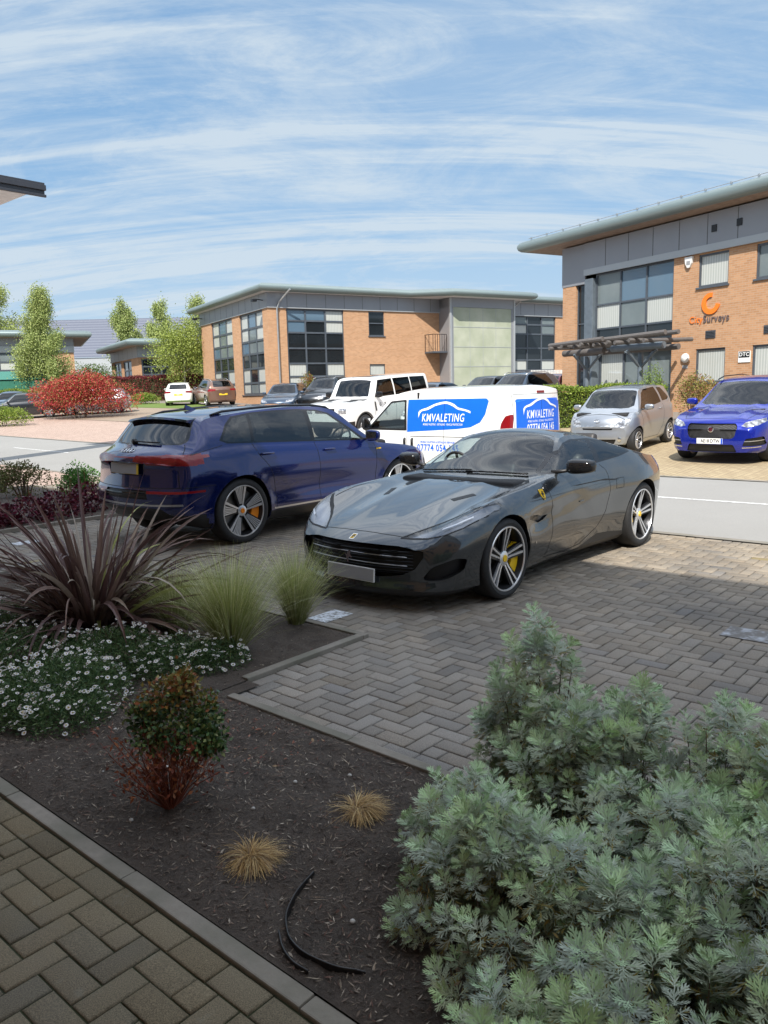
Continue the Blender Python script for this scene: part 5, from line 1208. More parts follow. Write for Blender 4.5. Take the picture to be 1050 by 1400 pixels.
g = MG('pane_blind'); sp_ = g.n('ShaderNodeSeparateXYZ'); g.l(g.co(), sp_.inputs[0]); wv = g.n('ShaderNodeMath', operation='SINE'); ml = g.n('ShaderNodeMath', operation='MULTIPLY'); ad = g.n('ShaderNodeMath', operation='ADD'); g.l(sp_.outputs[0], ad.inputs[0]); g.l(sp_.outputs[1], ad.inputs[1]); g.l(ad.outputs[0], ml.inputs[0]); ml.inputs[1].default_value = 60; g.l(ml.outputs[0], wv.inputs[0])
g.set(col=g.ramp(wv.outputs[0], [(.0, (.40, .42, .39)), (.5, (.52, .53, .50))]), rough=.5, coat=.8, coatr=.03)
g = MG('pane_mid'); g.set(col=g.mix(g.noise(.9, 5), (.10, .13, .14), (.22, .25, .25)), rough=.05, spec=.6)
g = MG('pane_sky'); g.set(col=(.10, .16, .22), rough=.03, spec=.9)  # sky reflection put into the pane colour
g = MG('translucent_panel'); br = g.n('ShaderNodeTexNoise'); g.l(g.co(), br.inputs['Vector']); br.inputs['Scale'].default_value = .9; br.inputs['Detail'].default_value = 5; g.set(col=g.ramp(br.outputs['Fac'], [(.35, (.34, .37, .27)), (.65, (.44, .46, .36))]), rough=.35)
plain('white_pvc', (.75, .75, .73), .5); plain('orange_sign', (.85, .20, .015), .5, var=.03); plain('sign_brown', (.13, .10, .10), .5); plain('louvre', (.07, .075, .085), .6); plain('galvanised', (.42, .44, .45), .35, .7); plain('pergola_brown', (.115, .105, .10), .6); plain('post_grey', (.14, .17, .20), .5, .3)

def wall_holes(mb, x0, x1, z0, z1, holes, y, t=.25, mi=0):
    """a wall in the local x-z plane, outer face at y, thickness t behind it, with rectangular openings"""
    xs = sorted({x0, x1} | {v for h in holes for v in (h[0], h[1])}); zs = sorted({z0, z1} | {v for h in holes for v in (h[2], h[3])})
    ins = lambda cx, cz: any(h[0] < cx < h[1] and h[2] < cz < h[3] for h in holes)
    for i in range(len(xs) - 1):
        for j in range(len(zs) - 1):
            if ins((xs[i] + xs[i + 1]) / 2, (zs[j] + zs[j + 1]) / 2): continue
            mb.add([(xs[i], y, zs[j]), (xs[i + 1], y, zs[j]), (xs[i + 1], y, zs[j + 1]), (xs[i], y, zs[j + 1])], [(0, 1, 2, 3)], mi)
    for h in holes:
        a, b, c, d = h
        mb.add([(a, y, c), (b, y, c), (b, y, d), (a, y, d), (a, y + t, c), (b, y + t, c), (b, y + t, d), (a, y + t, d)], [(0, 4, 5, 1), (3, 2, 6, 7), (0, 3, 7, 4), (1, 5, 6, 2)], mi)
class Face:
    """builds on one wall; maps (x along wall, d out of wall, z) to building space"""
    def __init__(s, root, org=(0, 0), rot=0.): s.root = root; s.e = Matrix.Translation((org[0], org[1], 0)) @ Matrix.Rotation(rot, 4, 'Z')
    def out(s, mb, name, mat, parent=None, **k):
        mb.v = [tuple(s.e @ Vector(p)) for p in mb.v]; return mb.build(name, mat, parent or s.root, **k)
    def window(s, x0, x1, z0, z1, cols, rows, panes, y=.10, fr=.05, sill=True, pitch=None, name='window'):
        """cols/rows: inner division positions; panes: list of material names per row from the top"""
        mb = MB(); X = [x0] + list(cols) + [x1]; Z = [z0] + sorted(rows) + [z1]
        for x in X: mb.b2((max(x0, x - fr / 2) if x not in (x0,) else x0, y - .05, z0), ((min(x1, x + fr / 2)) if x != x0 else x0 + fr, y + .03, z1))
        for z in Z: mb.b2((x0 + .004, y - .046, (z - fr / 2) if z not in (z0, z1) else (z0 if z == z0 else z1 - fr)), (x1 - .004, y + .026, (z + fr / 2) if z not in (z0, z1) else (z0 + fr if z == z0 else z1)))
        w_ = s.out(mb, name, 'frame_grey')
        k = 0
        for j in range(len(Z) - 1, 0, -1):
            row = panes[min(len(Z) - 1 - j, len(panes) - 1)]
            for i in range(len(X) - 1):
                m = MB(); m.add([(X[i] + .01, y, Z[j - 1] + .01), (X[i + 1] - .01, y, Z[j - 1] + .01), (X[i + 1] - .01, y, Z[j] - .01), (X[i] + .01, y, Z[j] - .01)], [(0, 1, 2, 3)])
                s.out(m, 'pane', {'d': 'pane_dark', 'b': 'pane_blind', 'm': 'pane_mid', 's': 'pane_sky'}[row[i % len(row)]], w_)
        if sill: m = MB(); m.b2((x0 - .06, -.06, z0 - .06), (x1 + .06, y, z0 - .002)); s.out(m, 'sill', 'frame_grey', w_)
        return w_
    def fascia(s, x0, x1, z0, z1, y, pitch=1.15, mat='grey_panel', band=.25, t=.08):
        mb = MB(); mb.b2((x0, y, z0 + band), (x1, y + t, z1), mi=0); n = int((x1 - x0) / pitch)
        for k in range(1, n + 1): x = x0 + (x1 - x0) * k / (n + 1); mb.b2((x - .012, y - .006, z0 + band), (x + .012, y + .01, z1), mi=1)
        s.out(mb, 'fascia', [mat, 'joint_line'])
        if band: mb = MB(); mb.b2((x0, y - .02, z0), (x1, y + t, z0 + band - .004)); s.out(mb, 'fascia_trim', 'light_panel')
def eave(root, path, z, hgt=.42, depth=.55, mat='eave_metal', soffit='soffit_timber', inner=None, name='roof_edge'):
    """rounded metal roof edge swept along a closed plan outline (counter-clockwise), nose outwards"""
    n = len(path); prof = [(-.75, .10), (-.45, .09), (-.12, .03), (0, -.06), (.02, -.17), (-.03, -.30), (-.12, -.40), (-.30, -.42)]
    prof = [(-.9, .15), (-.5, .13), (-.22, .07), (-.08, .0), (-.01, -.10), (0, -.20), (-.04, -.31), (-.13, -.385), (-.26, -.40)]
    prof = [(a * depth / .55, b * hgt / .42) for a, b in prof]
    vs = []; fs = []
    P = [Vector(p) for p in path]
    for i in range(n):
        a, b, c = P[i - 1], P[i], P[(i + 1) % n]; d1, d2 = (b - a).normalized(), (c - b).normalized(); n1, n2 = Vector((d1.y, -d1.x)), Vector((d2.y, -d2.x)); m = (n1 + n2); m = m / max(.3, m.dot(n1))
        for q, h in prof: p = b + m * q; vs.append((p.x, p.y, z + h))
    k = len(prof)
    for i in range(n):
        j = (i + 1) % n
        for t in range(k - 1): fs.append((i * k + t, j * k + t, j * k + t + 1, i * k + t + 1))
    mb = MB(); mb.add(vs, fs); e = mb.build(name, mat, root, smooth=50, fixn=True)
    mb = MB(); mb.add([vs[i * k] for i in range(n)], [tuple(range(n))]); mb.build('roof', 'roof_membrane', root)
    mb = MB(); mb.add([(vs[i * k + k - 1][0], vs[i * k + k - 1][1], vs[i * k + k - 1][2] + .004) for i in range(n)], [tuple(range(n))[::-1]]); mb.build('soffit', soffit, root)
    return e
def solid(root, name, x0, y0, x1, y1, z0, z1, mat): mb = MB(); mb.b2((x0, y0, z0), (x1, y1, z1)); return mb.build(name, mat, root)

# --- office on the right
rb = empty('office_building', (8.12, 35.18, 0), R(-60.5)); tag(rb, 'two-storey orange brick office with rounded grey eave and an orange C emblem, on the right', 'building')
F_ = Face(rb); zb0 = .3
wins = [(7.07, 8.31, 1.76, 2.98), (7.07, 8.31, 5.16, 6.30), (9.37, 10.6, 1.76, 2.98), (9.37, 10.6, 5.16, 6.30), (11.7, 12.9, 1.76, 2.98), (11.7, 12.9, 5.16, 6.30)]
mb = MB(); wall_holes(mb, 0, .80, zb0, 6.05, [], 0); wall_holes(mb, 5.97, 16, zb0, 6.35, wins, 0); mb.b2((0, .02, zb0), (.02, 12, 6.0)); mb.add([(0, 0, zb0), (0, 12, zb0), (0, 12, 6.05), (0, 0, 6.05)], [(0, 1, 2, 3)])
mb.add([(5.97, 0, zb0), (5.97, .4, zb0), (5.97, .4, 6.35), (5.97, 0, 6.35)], [(0, 1, 2, 3)]); mb.add([(.8, 0, zb0), (.8, .4, zb0), (.8, .4, 6.05), (.8, 0, 6.05)], [(3, 2, 1, 0)])
mb.add([(16, 0, zb0), (16, 12, zb0), (16, 12, 6.35), (16, 0, 6.35)], [(0, 1, 2, 3)]); F_.out(mb, 'brick_wall', 'buff_brick')
solid(rb, 'core', .3, .6, 15.8, 11.8, zb0, 7.6, 'cabin_dark')
for i, (a, b, c, d) in enumerate(wins):
    F_.window(a, b, c, d, [], [c + .35] if False else [], ['b'] if i != 3 else ['m'], y=.09, fr=.07)
F_.window(.80, 1.42, zb0 + .3, 6.05, [], [1.2, 3.4, 4.4], ['d', 'd', 'd', 'd'], y=.16, sill=False, name='stair_window')
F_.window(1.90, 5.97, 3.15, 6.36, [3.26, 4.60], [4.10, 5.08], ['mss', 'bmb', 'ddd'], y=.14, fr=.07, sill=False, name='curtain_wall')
F_.window(1.90, 5.97, zb0 + .4, 3.15, [3.26, 4.60], [], ['bmm'], y=.40, fr=.09, sill=False, name='shop_front')
mb = MB(); mb.b2((1.42, -.10, zb0), (1.90, .35, 6.2)); F_.out(mb, 'steel_column', 'post_grey', bevel=.02)
F_.fascia(1.38, 16, 6.35, 7.66, -.10, 1.22); F_.fascia(-.02, 1.37, 6.03, 7.66, -.02, 2, band=0)
mb = MB(); mb.b2((-.06, 0, 6.03), (-.02, 12, 7.66)); F_.out(mb, 'fascia', 'grey_panel')
eave(rb, [(-1.75, -1.15), (16.8, -1.15), (16.8, 12.5), (-1.75, 12.5)], 8.12, .42, .6)
mb = MB(); mb.tube([(x, -.95, 8.25) for x in (-1.2, 16)], .012, 6)
for x in np.arange(-1, 16, 1.0): mb.b2((x - .03, -.98, 8.20), (x + .03, -.92, 8.28))
F_.out(mb, 'snow_rail', 'galvanised')
mb = MB()
for q, zc, ww in ((6.35, 0, 0),):
    for k in range(5): pass
for xc in (7.68, 9.98):
    m = MB(); m.b2((xc - .21, -.015, 3.33), (xc + .21, .0, 3.61))
    for k in range(5): m.b2((xc - .19, -.035, 3.345 + k * .052), (xc + .19, -.016, 3.365 + k * .052))
    F_.out(m, 'air_vent', 'louvre')
for xc, zc in ((7.75, 7.1), (8.75, 7.12)): m = MB(); m.b2((xc - .10, -.13, zc - .12), (xc + .10, -.098, zc + .12)); F_.out(m, 'extract_vent', 'ink')
m = MB(); m.prism([(-.17, .18), (.17, .18), (.14, -.05), (.05, -.20), (-.05, -.20), (-.14, -.05)], 1, lambda p, t: (6.68 + p[0], -.09 + t * .09, 6.12 + p[1])); al = F_.out(m, 'alarm_box', 'white_pvc', fixn=True)
m = MB(); m.b2((6.60, -.095, 6.02), (6.76, -.088, 6.16)); F_.out(m, 'alarm_label', 'plate_grey', al)
m = MB(); m.lathe([(0, -.12), (.10, -.11), (.155, -.07), (.175, -.02), (.175, 0)], 24, 'y', (6.62, 0, 2.68)); lp = F_.out(m, 'wall_lamp', 'white_pvc', smooth=True)
m = MB(); m.b2((6.50, -.02, 2.30), (6.74, 0, 2.42)); F_.out(m, 'intercom', 'plate_grey')
m = MB(); A_ = [R(a) for a in np.linspace(82, 352, 34)]; ring = [(.375 * math.cos(a), .375 * math.sin(a)) for a in A_] + [(.215 * math.cos(a) + .01, .215 * math.sin(a) + .01) for a in A_[::-1]]
for i in range(33):
    q = [ring[i], ring[i + 1], ring[67 - i - 1], ring[67 - i]]; m.prism(q, 1, lambda p, t: (7.66 + p[0], -.05 + t * .045, 4.55 + p[1]))
F_.out(m, 'orange_emblem', 'orange_sign', fixn=True)
def facetext(txt, size, mat, x, z, name='sign_lettering', y=-.03, sx=1., bold=0, align='LEFT', F=F_, ex=.008):
    o = text_mesh(txt, size, mat, name, ex, bold=bold, sx=sx, align=align, space=1.10); place(o, tuple(F.e @ Vector((x, y, z))), F.e.to_3x3() @ Vector((1, 0, 0)), (0, 0, 1), F.root); return o
facetext('City', .34, 'orange_sign', 6.76, 4.02, bold=.0, sx=.92); facetext('Surveys', .37, 'sign_brown', 7.36, 4.02, bold=.003, sx=.86)
m = MB(); m.b2((8.86, -.03, 2.42), (9.32, 0, 2.80)); pq = F_.out(m, 'plaque', 'plate_white')
m = MB(); m.b2((8.88, -.034, 2.58), (9.30, -.031, 2.79)); F_.out(m, 'plaque_band', 'ink', pq); t_ = facetext('DTC', .18, 'plate_white', 9.09, 2.685, 'plaque_lettering', -.037, bold=.004, align='CENTER', ex=.001)
# pergola of round poles before its entrance
pg = empty('pergola', (8.12, 35.18, 0), R(-60.5)); tag(pg, 'pergola of stacked round poles on branching grey posts before the glazed entrance', 'pergola')
for px in (3.5, 6.2):
    m = MB(); m.tube([(px, -1.9, .3), (px, -1.9, 2.9)], .10, 12); po = m.build('post', 'post_grey', pg, smooth=40)
    for dx, dy in ((-.75, 0), (.75, 0), (0, -.7), (0, .7)): m = MB(); m.tube([(px, -1.9, 2.35), (px + dx, -1.9 + dy, 2.98)], .05, 8); m.build('branch', 'post_grey', po, smooth=40)
for (p, q, r_) in (((2.5, -2.2, 3.06), (4.7, -2.2, 3.06), .125), ((5.1, -2.2, 3.10), (7.5, -2.2, 3.10), .125), ((2.4, -1.2, 3.06), (7.3, -1.2, 3.06), .11)):
    m = MB(); m.tube([p, q], r_, 14); m.build('beam', 'post_grey' if p[0] > 5 else 'pergola_brown', pg, smooth=40)
for k in range(9):
    x = 2.4 + k * .58; m = MB(); m.tube([(x, -2.9 + .1 * (k % 3), 3.27 + .05 * (k % 2)), (x + .25, -.5, 3.32)], .075, 8); m.build('rafter', 'pergola_brown', pg, smooth=40)
for k, (x0, x1, y, z) in enumerate([(2.2, 5.2, -2.7, 3.36), (2.7, 6.6, -2.0, 3.42), (4.2, 7.9, -2.5, 3.40), (2.1, 5.6, -1.4, 3.42), (4.4, 7.7, -1.6, 3.44)]): m = MB(); m.tube([(x0, y, z + .03), (x1, y - .1, z + .10)], .085, 8); m.build('cross_pole', 'pergola_brown', pg, smooth=40)

# --- office in the middle
cb = empty('office_building', (-6.6, 47.5, 0), R(30)); tag(cb, 'wide two-storey brick office with pale green translucent stair tower, centre of view', 'building')
FR = Face(cb); FL = Face(cb, (0, 13.2), R(-90)); zg = .6
big = (1.18, 5.06, 2.05, 6.86); sm1 = (6.85, 8.0, 5.30, 6.82); sm2 = (6.85, 8.0, 2.80, 3.52); wg = (18.77, 22.7, 2.96, 6.9)
mb = MB(); wall_holes(mb, 0, 24.5, zg, 6.86, [big, sm1, sm2, wg], 0); FR.out(mb, 'brick_wall', 'buff_brick')
lw = [(13.2 - 10.8, 13.2 - 6.4, 1.75, 6.86), (13.2 - 4.96, 13.2 - .9, 1.75, 6.86)]
mb = MB(); wall_holes(mb, 0, 13.2, zg, 6.86, lw, 0); FL.out(mb, 'brick_wall', 'buff_brick')
solid(cb, 'core', .6, .6, 24, 12.8, zg, 7.6, 'cabin_dark')
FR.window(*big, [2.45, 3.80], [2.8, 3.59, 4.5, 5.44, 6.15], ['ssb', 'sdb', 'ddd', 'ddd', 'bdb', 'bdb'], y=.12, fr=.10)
FR.window(*sm1, [], [6.1], ['d', 'd'], y=.10, fr=.07); FR.window(*sm2, [], [], ['b'], y=.10, fr=.06); FR.window(*wg, [20.05, 21.4], [3.76, 4.6, 5.6, 6.27], ['mdm', 'bdm', 'ddd', 'ddd', 'bdb'], y=.12, fr=.11)
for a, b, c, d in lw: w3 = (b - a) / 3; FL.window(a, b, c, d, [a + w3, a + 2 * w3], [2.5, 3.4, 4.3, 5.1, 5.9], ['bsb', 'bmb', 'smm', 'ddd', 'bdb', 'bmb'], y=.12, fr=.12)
FR.fascia(-.06, 24.5, 6.86, 7.75, -.06, 1.3, band=.06); FL.fascia(0, 13.2, 6.86, 7.75, -.06, 1.3, band=.06)
# stair tower
tw = FR; mb = MB(); mb.b2((12.3, -1.3, zg), (12.55, .0, 7.8)); mb.b2((17.45, -1.3, zg), (17.7, .0, 7.8)); mb.b2((12.3, -1.32, 7.15), (17.7, -.0, 7.8)); tw.out(mb, 'stair_tower', 'grey_panel')
mb = MB(); mb.b2((12.56, -1.28, zg), (17.44, -.02, 7.14)); tp = tw.out(mb, 'tower_glazing', 'translucent_panel')
mb = MB()
for z in (1.95, 3.25, 4.55, 5.85): mb.b2((12.56, -1.295, z), (17.44, -1.275, z + .035))
for x in (13.9, 15.0, 16.1): mb.b2((x, -1.29, zg), (x + .02, -1.278, 7.14))
tw.out(mb, 'glazing_bar', 'light_panel', tp)
mb = MB(); 
for x in (12.25, 17.62): mb = MB(); mb.b2((x, -1.36, zg), (x + .13, -1.22, 7.8)); tw.out(mb, 'corner_trim', 'light_panel')

mb = MB(); mb.b2((11.1, -1.0, 4.20), (12.25, 0, 4.30)); bl = tw.out(mb, 'balcony', 'frame_grey')
mb = MB()
for x in np.linspace(11.12, 12.2, 7): mb.tube([(x, -.98, 4.3), (x, -.98, 5.4)], .018, 5)
for y in (-.98, -.5, -.04): mb.tube([(11.12, y, 4.3), (11.12, y, 5.4)], .018, 5)
mb.tube([(12.2, -.98, 5.4), (11.12, -.98, 5.4), (11.12, 0, 5.4)], .025, 6); tw.out(mb, 'railing', 'ink', bl)
eave(cb, [(-.75, -.75), (9.6, -.75), (12.0, -2.4), (18.9, -2.4), (18.9, -.75), (25.2, -.75), (25.2, 13.4), (-.75, 14.0)], 8.14, .40, .6, soffit='white_soffit')
for x, yy in ((.55, 0), (18.15, 0)):
    mb = MB(); mb.tube([(x + .5, -1.0, 7.85), (x + .12, -.18, 7.2), (x, -.10, 6.8), (x, -.10, zg)], .055, 8); FR.out(mb, 'downpipe', 'galvanised', smooth=40)
for (fx, Fc) in ((.6, FL), (12.6, FL)):
    mb = MB(); mb.tube([(fx, -.06, 7.35), (fx, -.5, 7.4)], .03, 6); mb.box((fx, -.62, 7.32), (.34, .28, .14)); Fc.out(mb, 'floodlight', 'ink')
# --- small office far left, its neighbour, the warehouse
sb_ = empty('office_building', (*at(201, 70), 0), R(30)); tag(sb_, 'small single-storey brick office far off behind the red hedge', 'building')
S1 = Face(sb_); S2 = Face(sb_, (0, 11.7), R(-90)); z1_ = 5.3
mb = MB(); wall_holes(mb, 0, 16, .8, z1_, [(.25, 2.9, 3.1, 5.2), (8.5, 11, 2.6, 5.2)], 0); S1.out(mb, 'brick_wall', 'buff_brick')
mb = MB(); wall_holes(mb, 0, 11.7, .8, z1_, [(1.4, 4.5, 2.3, 5.2), (5.5, 8.9, 2.3, 5.2)], 0); S2.out(mb, 'brick_wall', 'buff_brick')
solid(sb_, 'core', .5, .5, 15.8, 11.4, .8, 6.1, 'cabin_dark')
S1.window(.25, 2.9, 3.1, 5.2, [1.1, 2.0], [3.8, 4.5], ['ddd', 'ddd', 'ddd'], fr=.14); S1.window(8.5, 11, 2.6, 5.2, [], [3.9], ['d', 'd'], fr=.14)
S2.window(1.4, 4.5, 2.3, 5.2, [2.9], [3.4, 4.3], ['dd', 'dd', 'dd'], fr=.14); S2.window(5.5, 8.9, 2.3, 5.2, [7.2], [3.4, 4.3], ['md', 'dd', 'dd'], fr=.14)
S1.fascia(0, 16, z1_, 6.3, -.06, 2, band=.12, mat='light_panel'); S2.fascia(0, 11.7, z1_, 6.3, -.06, 2, band=.12, mat='light_panel'); eave(sb_, [(-1.2, -1.2), (17, -1.2), (17, 12.9), (-1.2, 12.9)], 6.75, .5, .6)
lb = empty('office_building', (*at(-160, 66), 0), R(24)); tag(lb, 'long grey-panelled office with a brick end wall, behind the far-left birch tree', 'building')
L1 = Face(lb); mb = MB(); wall_holes(mb, 0, 16, .8, 4.4, [], 0); wall_holes(mb, 14.1, 16, 4.4, 6.3, [], 0); mb.add([(16, 0, .8), (16, 12, .8), (16, 12, 6.3), (16, 0, 6.3)], [(0, 1, 2, 3)]); L1.out(mb, 'brick_wall', 'buff_brick')
for k in range(3): L1.window(.9 + k * 4.4, 5.2 + k * 4.4, 4.4, 6.0, [2.3 + k * 4.4, 3.8 + k * 4.4], [5.2], ['mbm', 'bmb'], y=.05, fr=.14)
L1.fascia(0, 16.05, 6.02, 6.6, -.05, 2.0, band=.5, mat='light_panel'); L1.fascia(0, 16.05, 6.62, 7.3, -.03, 2.4, band=.0, mat='grey_panel'); solid(lb, 'core', .4, .5, 15.8, 11.5, .8, 7.3, 'cabin_dark')
eave(lb, [(-1, -1.2), (17.6, -1.2), (17.6, 12.6), (-1, 12.6)], 7.78, .5, .6)
wh = empty('warehouse', (*at(-60, 165), 0), R(2)); tag(wh, 'huge pale grey warehouse with a low ribbed roof on the far-left skyline', 'building')
g = MG('ribbed_sheet'); sp = g.n('ShaderNodeSeparateXYZ'); g.l(g.co(), sp.inputs[0]); wv = g.n('ShaderNodeTexWave', bands_direction='Z'); g.l(g.co(), wv.inputs['Vector']); wv.inputs['Scale'].default_value = .5; wv.inputs['Distortion'].default_value = .3
g.set(col=g.ramp(wv.outputs['Fac'], [(.2, (.10, .11, .145)), (.8, (.145, .155, .19))]), rough=.6, metal=.1)
mb = MB(); mb.add([(0, 0, 10.5), (62, 0, 10.5), (62, 14, 19.6), (0, 14, 19.6), (62, 60, 19.6), (0, 60, 19.6)], [(0, 1, 2, 3), (3, 2, 4, 5)]); mb.build('roof', 'ribbed_sheet', wh)
mb = MB(); mb.b2((0, .3, 2), (62, 60, 10.4)); mb.build('wall', 'light_panel', wh)
tk = empty('storage_shed', (*at(-90, 56), 0), R(8)); tag(tk, 'low green storage shed with shallow pitched roof behind the far-left hedge', 'shed')
plain('green_sheet', (.02, .13, .085), .5); plain('green_roof', (.035, .17, .125), .5)
mb = MB(); mb.b2((0, 0, .6), (8.4, 4, 3.25)); mb.build('wall', 'green_sheet', tk)
mb = MB(); mb.add([(-.1, -.1, 3.30), (8.5, -.1, 3.30), (7.2, 2, 3.95), (1, 2, 3.95), (8.5, 4.1, 3.30), (-.1, 4.1, 3.30)], [(0, 1, 2, 3), (1, 4, 2), (4, 5, 3, 2), (5, 0, 3), (0, 5, 4, 1)]); mb.build('roof', 'green_roof', tk)
mb = MB(); mb.b2((6.2, -.03, 1.5), (6.5, 0, 1.9)); mb.build('notice', 'white_pvc', tk)
# --- roof corner of the building beyond the left edge
nb = empty('neighbour_building', (-9.17, 21.6, 0), R(49)); tag(nb, 'dark-edged canopy corner with white soffit jutting in at the upper left', 'building')
mb = MB(); z = 7.12
prof = [(0, 0), (0, .10), (.05, .14), (.05, .30), (-.02, .34), (-.02, .42)]
mb.b2((-2.1, -.05, z), (.46, .02, z + .07)); mb.b2((-2.1, -.02, z + .07), (.43, .03, z + .17)); mb.b2((-2.1, -.07, z + .17), (.46, .03, z + .31)); mb.b2((-2.1, -.04, z + .31), (.44, .03, z + .37)); mb.build('gutter', 'dark_fascia', nb, bevel=.01)
mb = MB(); mb.b2((-2.1, .03, z + .03), (0, 2.2, z + .32)); mb.build('roof', 'white_soffit', nb)
mb = MB(); mb.b2((-2.1, .7, 0), (-1.75, 1.4, z)); mb.build('wall', 'grey_panel', nb)
mb = MB(); mb.tube([(-1.66, .8, 0), (-1.66, .8, z - .05)], .06, 8); mb.build('downpipe', 'dark_fascia', nb, smooth=40)
# --- the building behind the camera, whose shadow lies over the bays
ob = empty('office_building', (*W(19, -.95), 0), R(139 + 180)); tag(ob, 'brick office behind the viewpoint that shades the bays and shows only in reflections', 'building')
OF = Face(ob, (0, 0), 0)
ow = [(1.5 + 4.2 * k, 3.3 + 4.2 * k, z0, z0 + 1.7) for k in range(10) for z0 in (1.1, 4.6)]
mb = MB(); wall_holes(mb, 0, 46, 0, 7.2, ow, 0); mb.v = [(x, -y, z) for x, y, z in mb.v]; OF.out(mb, 'brick_wall', 'buff_brick')
mb = MB(); mb.b2((0, -.1, 7.2), (46, .1, 8.7)); mb.b2((0, -10, 0), (.1, 0, 8.7)); mb.b2((45.9, -10, 0), (46, 0, 8.7)); OF.out(mb, 'fascia', 'grey_panel')
for a, b, c, d in ow:
    m = MB(); m.b2((a, -.12, c), (b, -.08, d)); pn = OF.out(m, 'window', 'frame_grey'); m = MB(); m.add([(a + .07, -.075, c + .07), (b - .07, -.075, c + .07), (b - .07, -.075, d - .07), (a + .07, -.075, d - .07)], [(0, 1, 2, 3)]); OF.out(m, 'pane', 'pane_dark', pn)
mb = MB(); mb.b2((-1, -11, 8.7), (47, -.55 + 1.0, 9.15)); OF.out(mb, 'roof', 'eave_metal', bevel=.1)
# picket fence by the far bays
pf = empty('picket_fence', (*at(728, 45), 0), R(30)); tag(pf, 'white picket fence beside the pale green tower, behind the parked cars', 'fence')
m = MB(); zf_ = gz(*at(745, 45))
for k in range(22): x = k * .115; m.b2((x, 0, zf_ - .3), (x + .07, .02, zf_ + 1.55))
m.b2((0, .02, zf_ + .3), (2.6, .05, zf_ + .4)); m.b2((0, .02, zf_ + 1.2), (2.6, .05, zf_ + 1.3)); m.build('pickets', 'white_pvc', pf)
# ---------------------------------------------------------------- plants
def leafmat(name, rough=.55, trans=.3, tint=(1, 1, 1)):
    g = MG(name); a = g.attr('lcol'); g.set(col=a, rough=rough, spec=.35)
    t = g.n('ShaderNodeBsdfTranslucent'); g.l(a, t.inputs[0]); m = g.n('ShaderNodeMixShader'); m.inputs[0].default_value = trans; g.l(g.b.outputs[0], m.inputs[1]); g.l(t.outputs[0], m.inputs[2]); g.l(m.outputs[0], g.o.inputs[0]); return g.m
leafmat('leaf'); leafmat('silver_leaf', .7, .15); leafmat('glossy_leaf', .35, .12); leafmat('blade_leaf', .42, .18); plain('twig_grey', (.17, .135, .105), .9, var=.3, scale=25); plain('bark_pale', (.33, .31, .27), .85, var=.4, scale=12); plain('bark_brown', (.10, .07, .05), .9, var=.35, scale=20); plain('twig_red', (.20, .055, .03), .8, var=.4, scale=15)
def rdir(n, up=0.):
    v = unit(rng.normal(size=(n, 3))); v[:, 2] += up; return unit(v)
def kites(P, D, L, Wd, S=None, fold=0.):
    n = len(P); D = unit(D); 
    if S is None: S = rng.normal(size=(n, 3))
    S = unit(S - D * (S * D).sum(1, keepdims=True)); L = np.broadcast_to(L, (n,))[:, None]; Wd = np.broadcast_to(Wd, (n,))[:, None]
    return np.stack([P, P + D * L * .45 + S * Wd / 2, P + D * L, P + D * L * .45 - S * Wd / 2], 1)
def tones(n, pal, var=.22):
    p = np.array(pal); k = rng.integers(0, len(p), n); return p[k] * rng.uniform(1 - var, 1 + var, n)[:, None]
def blob(n, c, r, shell=.35, flat=1.):
    """points in an ellipsoid, denser near its surface"""
    d = unit(rng.normal(size=(n, 3))); q = rng.random(n)**shell; p = d * q[:, None] * np.array(r)[None]; p[:, 2] = np.abs(p[:, 2]) if flat == 0 else p[:, 2]; return np.array(c)[None] + p, d
def bush(name, label, x, y, rx, ry, h, pal, leaf=.05, n=6000, group=None, rot=0, cat='shrub', twig='bark_brown', z=None, mat='leaf', bumps=14, cut=.0, bare=0.):
    z0 = gz(x, y) if z is None else z
    root = empty(name, (x, y, z0), rot); tag(root, label, cat, group)
    # a dome made of many smaller lumps
    P = []; D = []
    cs = [(0, 0, h * .45, rx * .75, ry * .75, h * .5)]
    for k in range(bumps):
        a = rng.uniform(0, 2 * math.pi); e = rng.uniform(.1, 1.0); s = rng.uniform(.25, .42); q = math.sqrt(1 - min(1, e)**2 * .8)
        cs.append((math.cos(a) * rx * .72 * e, math.sin(a) * ry * .72 * e, h * (.28 + .55 * q * rng.uniform(.6, 1)), rx * s, ry * s, h * s * .9))
    tot = sum(c[3] * c[5] for c in cs)
    for c in cs:
        p, d = blob(max(8, int(n * c[3] * c[5] / tot)), c[:3], c[3:], .22); P.append(p); D.append(d)
    P = np.concatenate(P); D = np.concatenate(D); m = P[:, 2] > cut + .02; P, D = P[m], D[m]; P += rng.normal(0, leaf * .4, P.shape)
    D2 = unit(D + rng.normal(0, .9, D.shape)); K = kites(P, D2, leaf * rng.uniform(.7, 1.3, len(P)), leaf * .55)
    o = quads('foliage', K, mat, tones(len(P), pal), root)
    mb = MB()
    for k in range(10):
        a = rng.uniform(0, 6.28); q = rng.uniform(.2, .8); mb.tube([(rx * .1 * math.cos(a), ry * .1 * math.sin(a), -.05), (rx * q * .5 * math.cos(a), ry * q * .5 * math.sin(a), h * .35), (rx * q * math.cos(a), ry * q * math.sin(a), h * .7)], [.02, .012, .006], 5)
    mb.build('stems', twig, root)
    return root
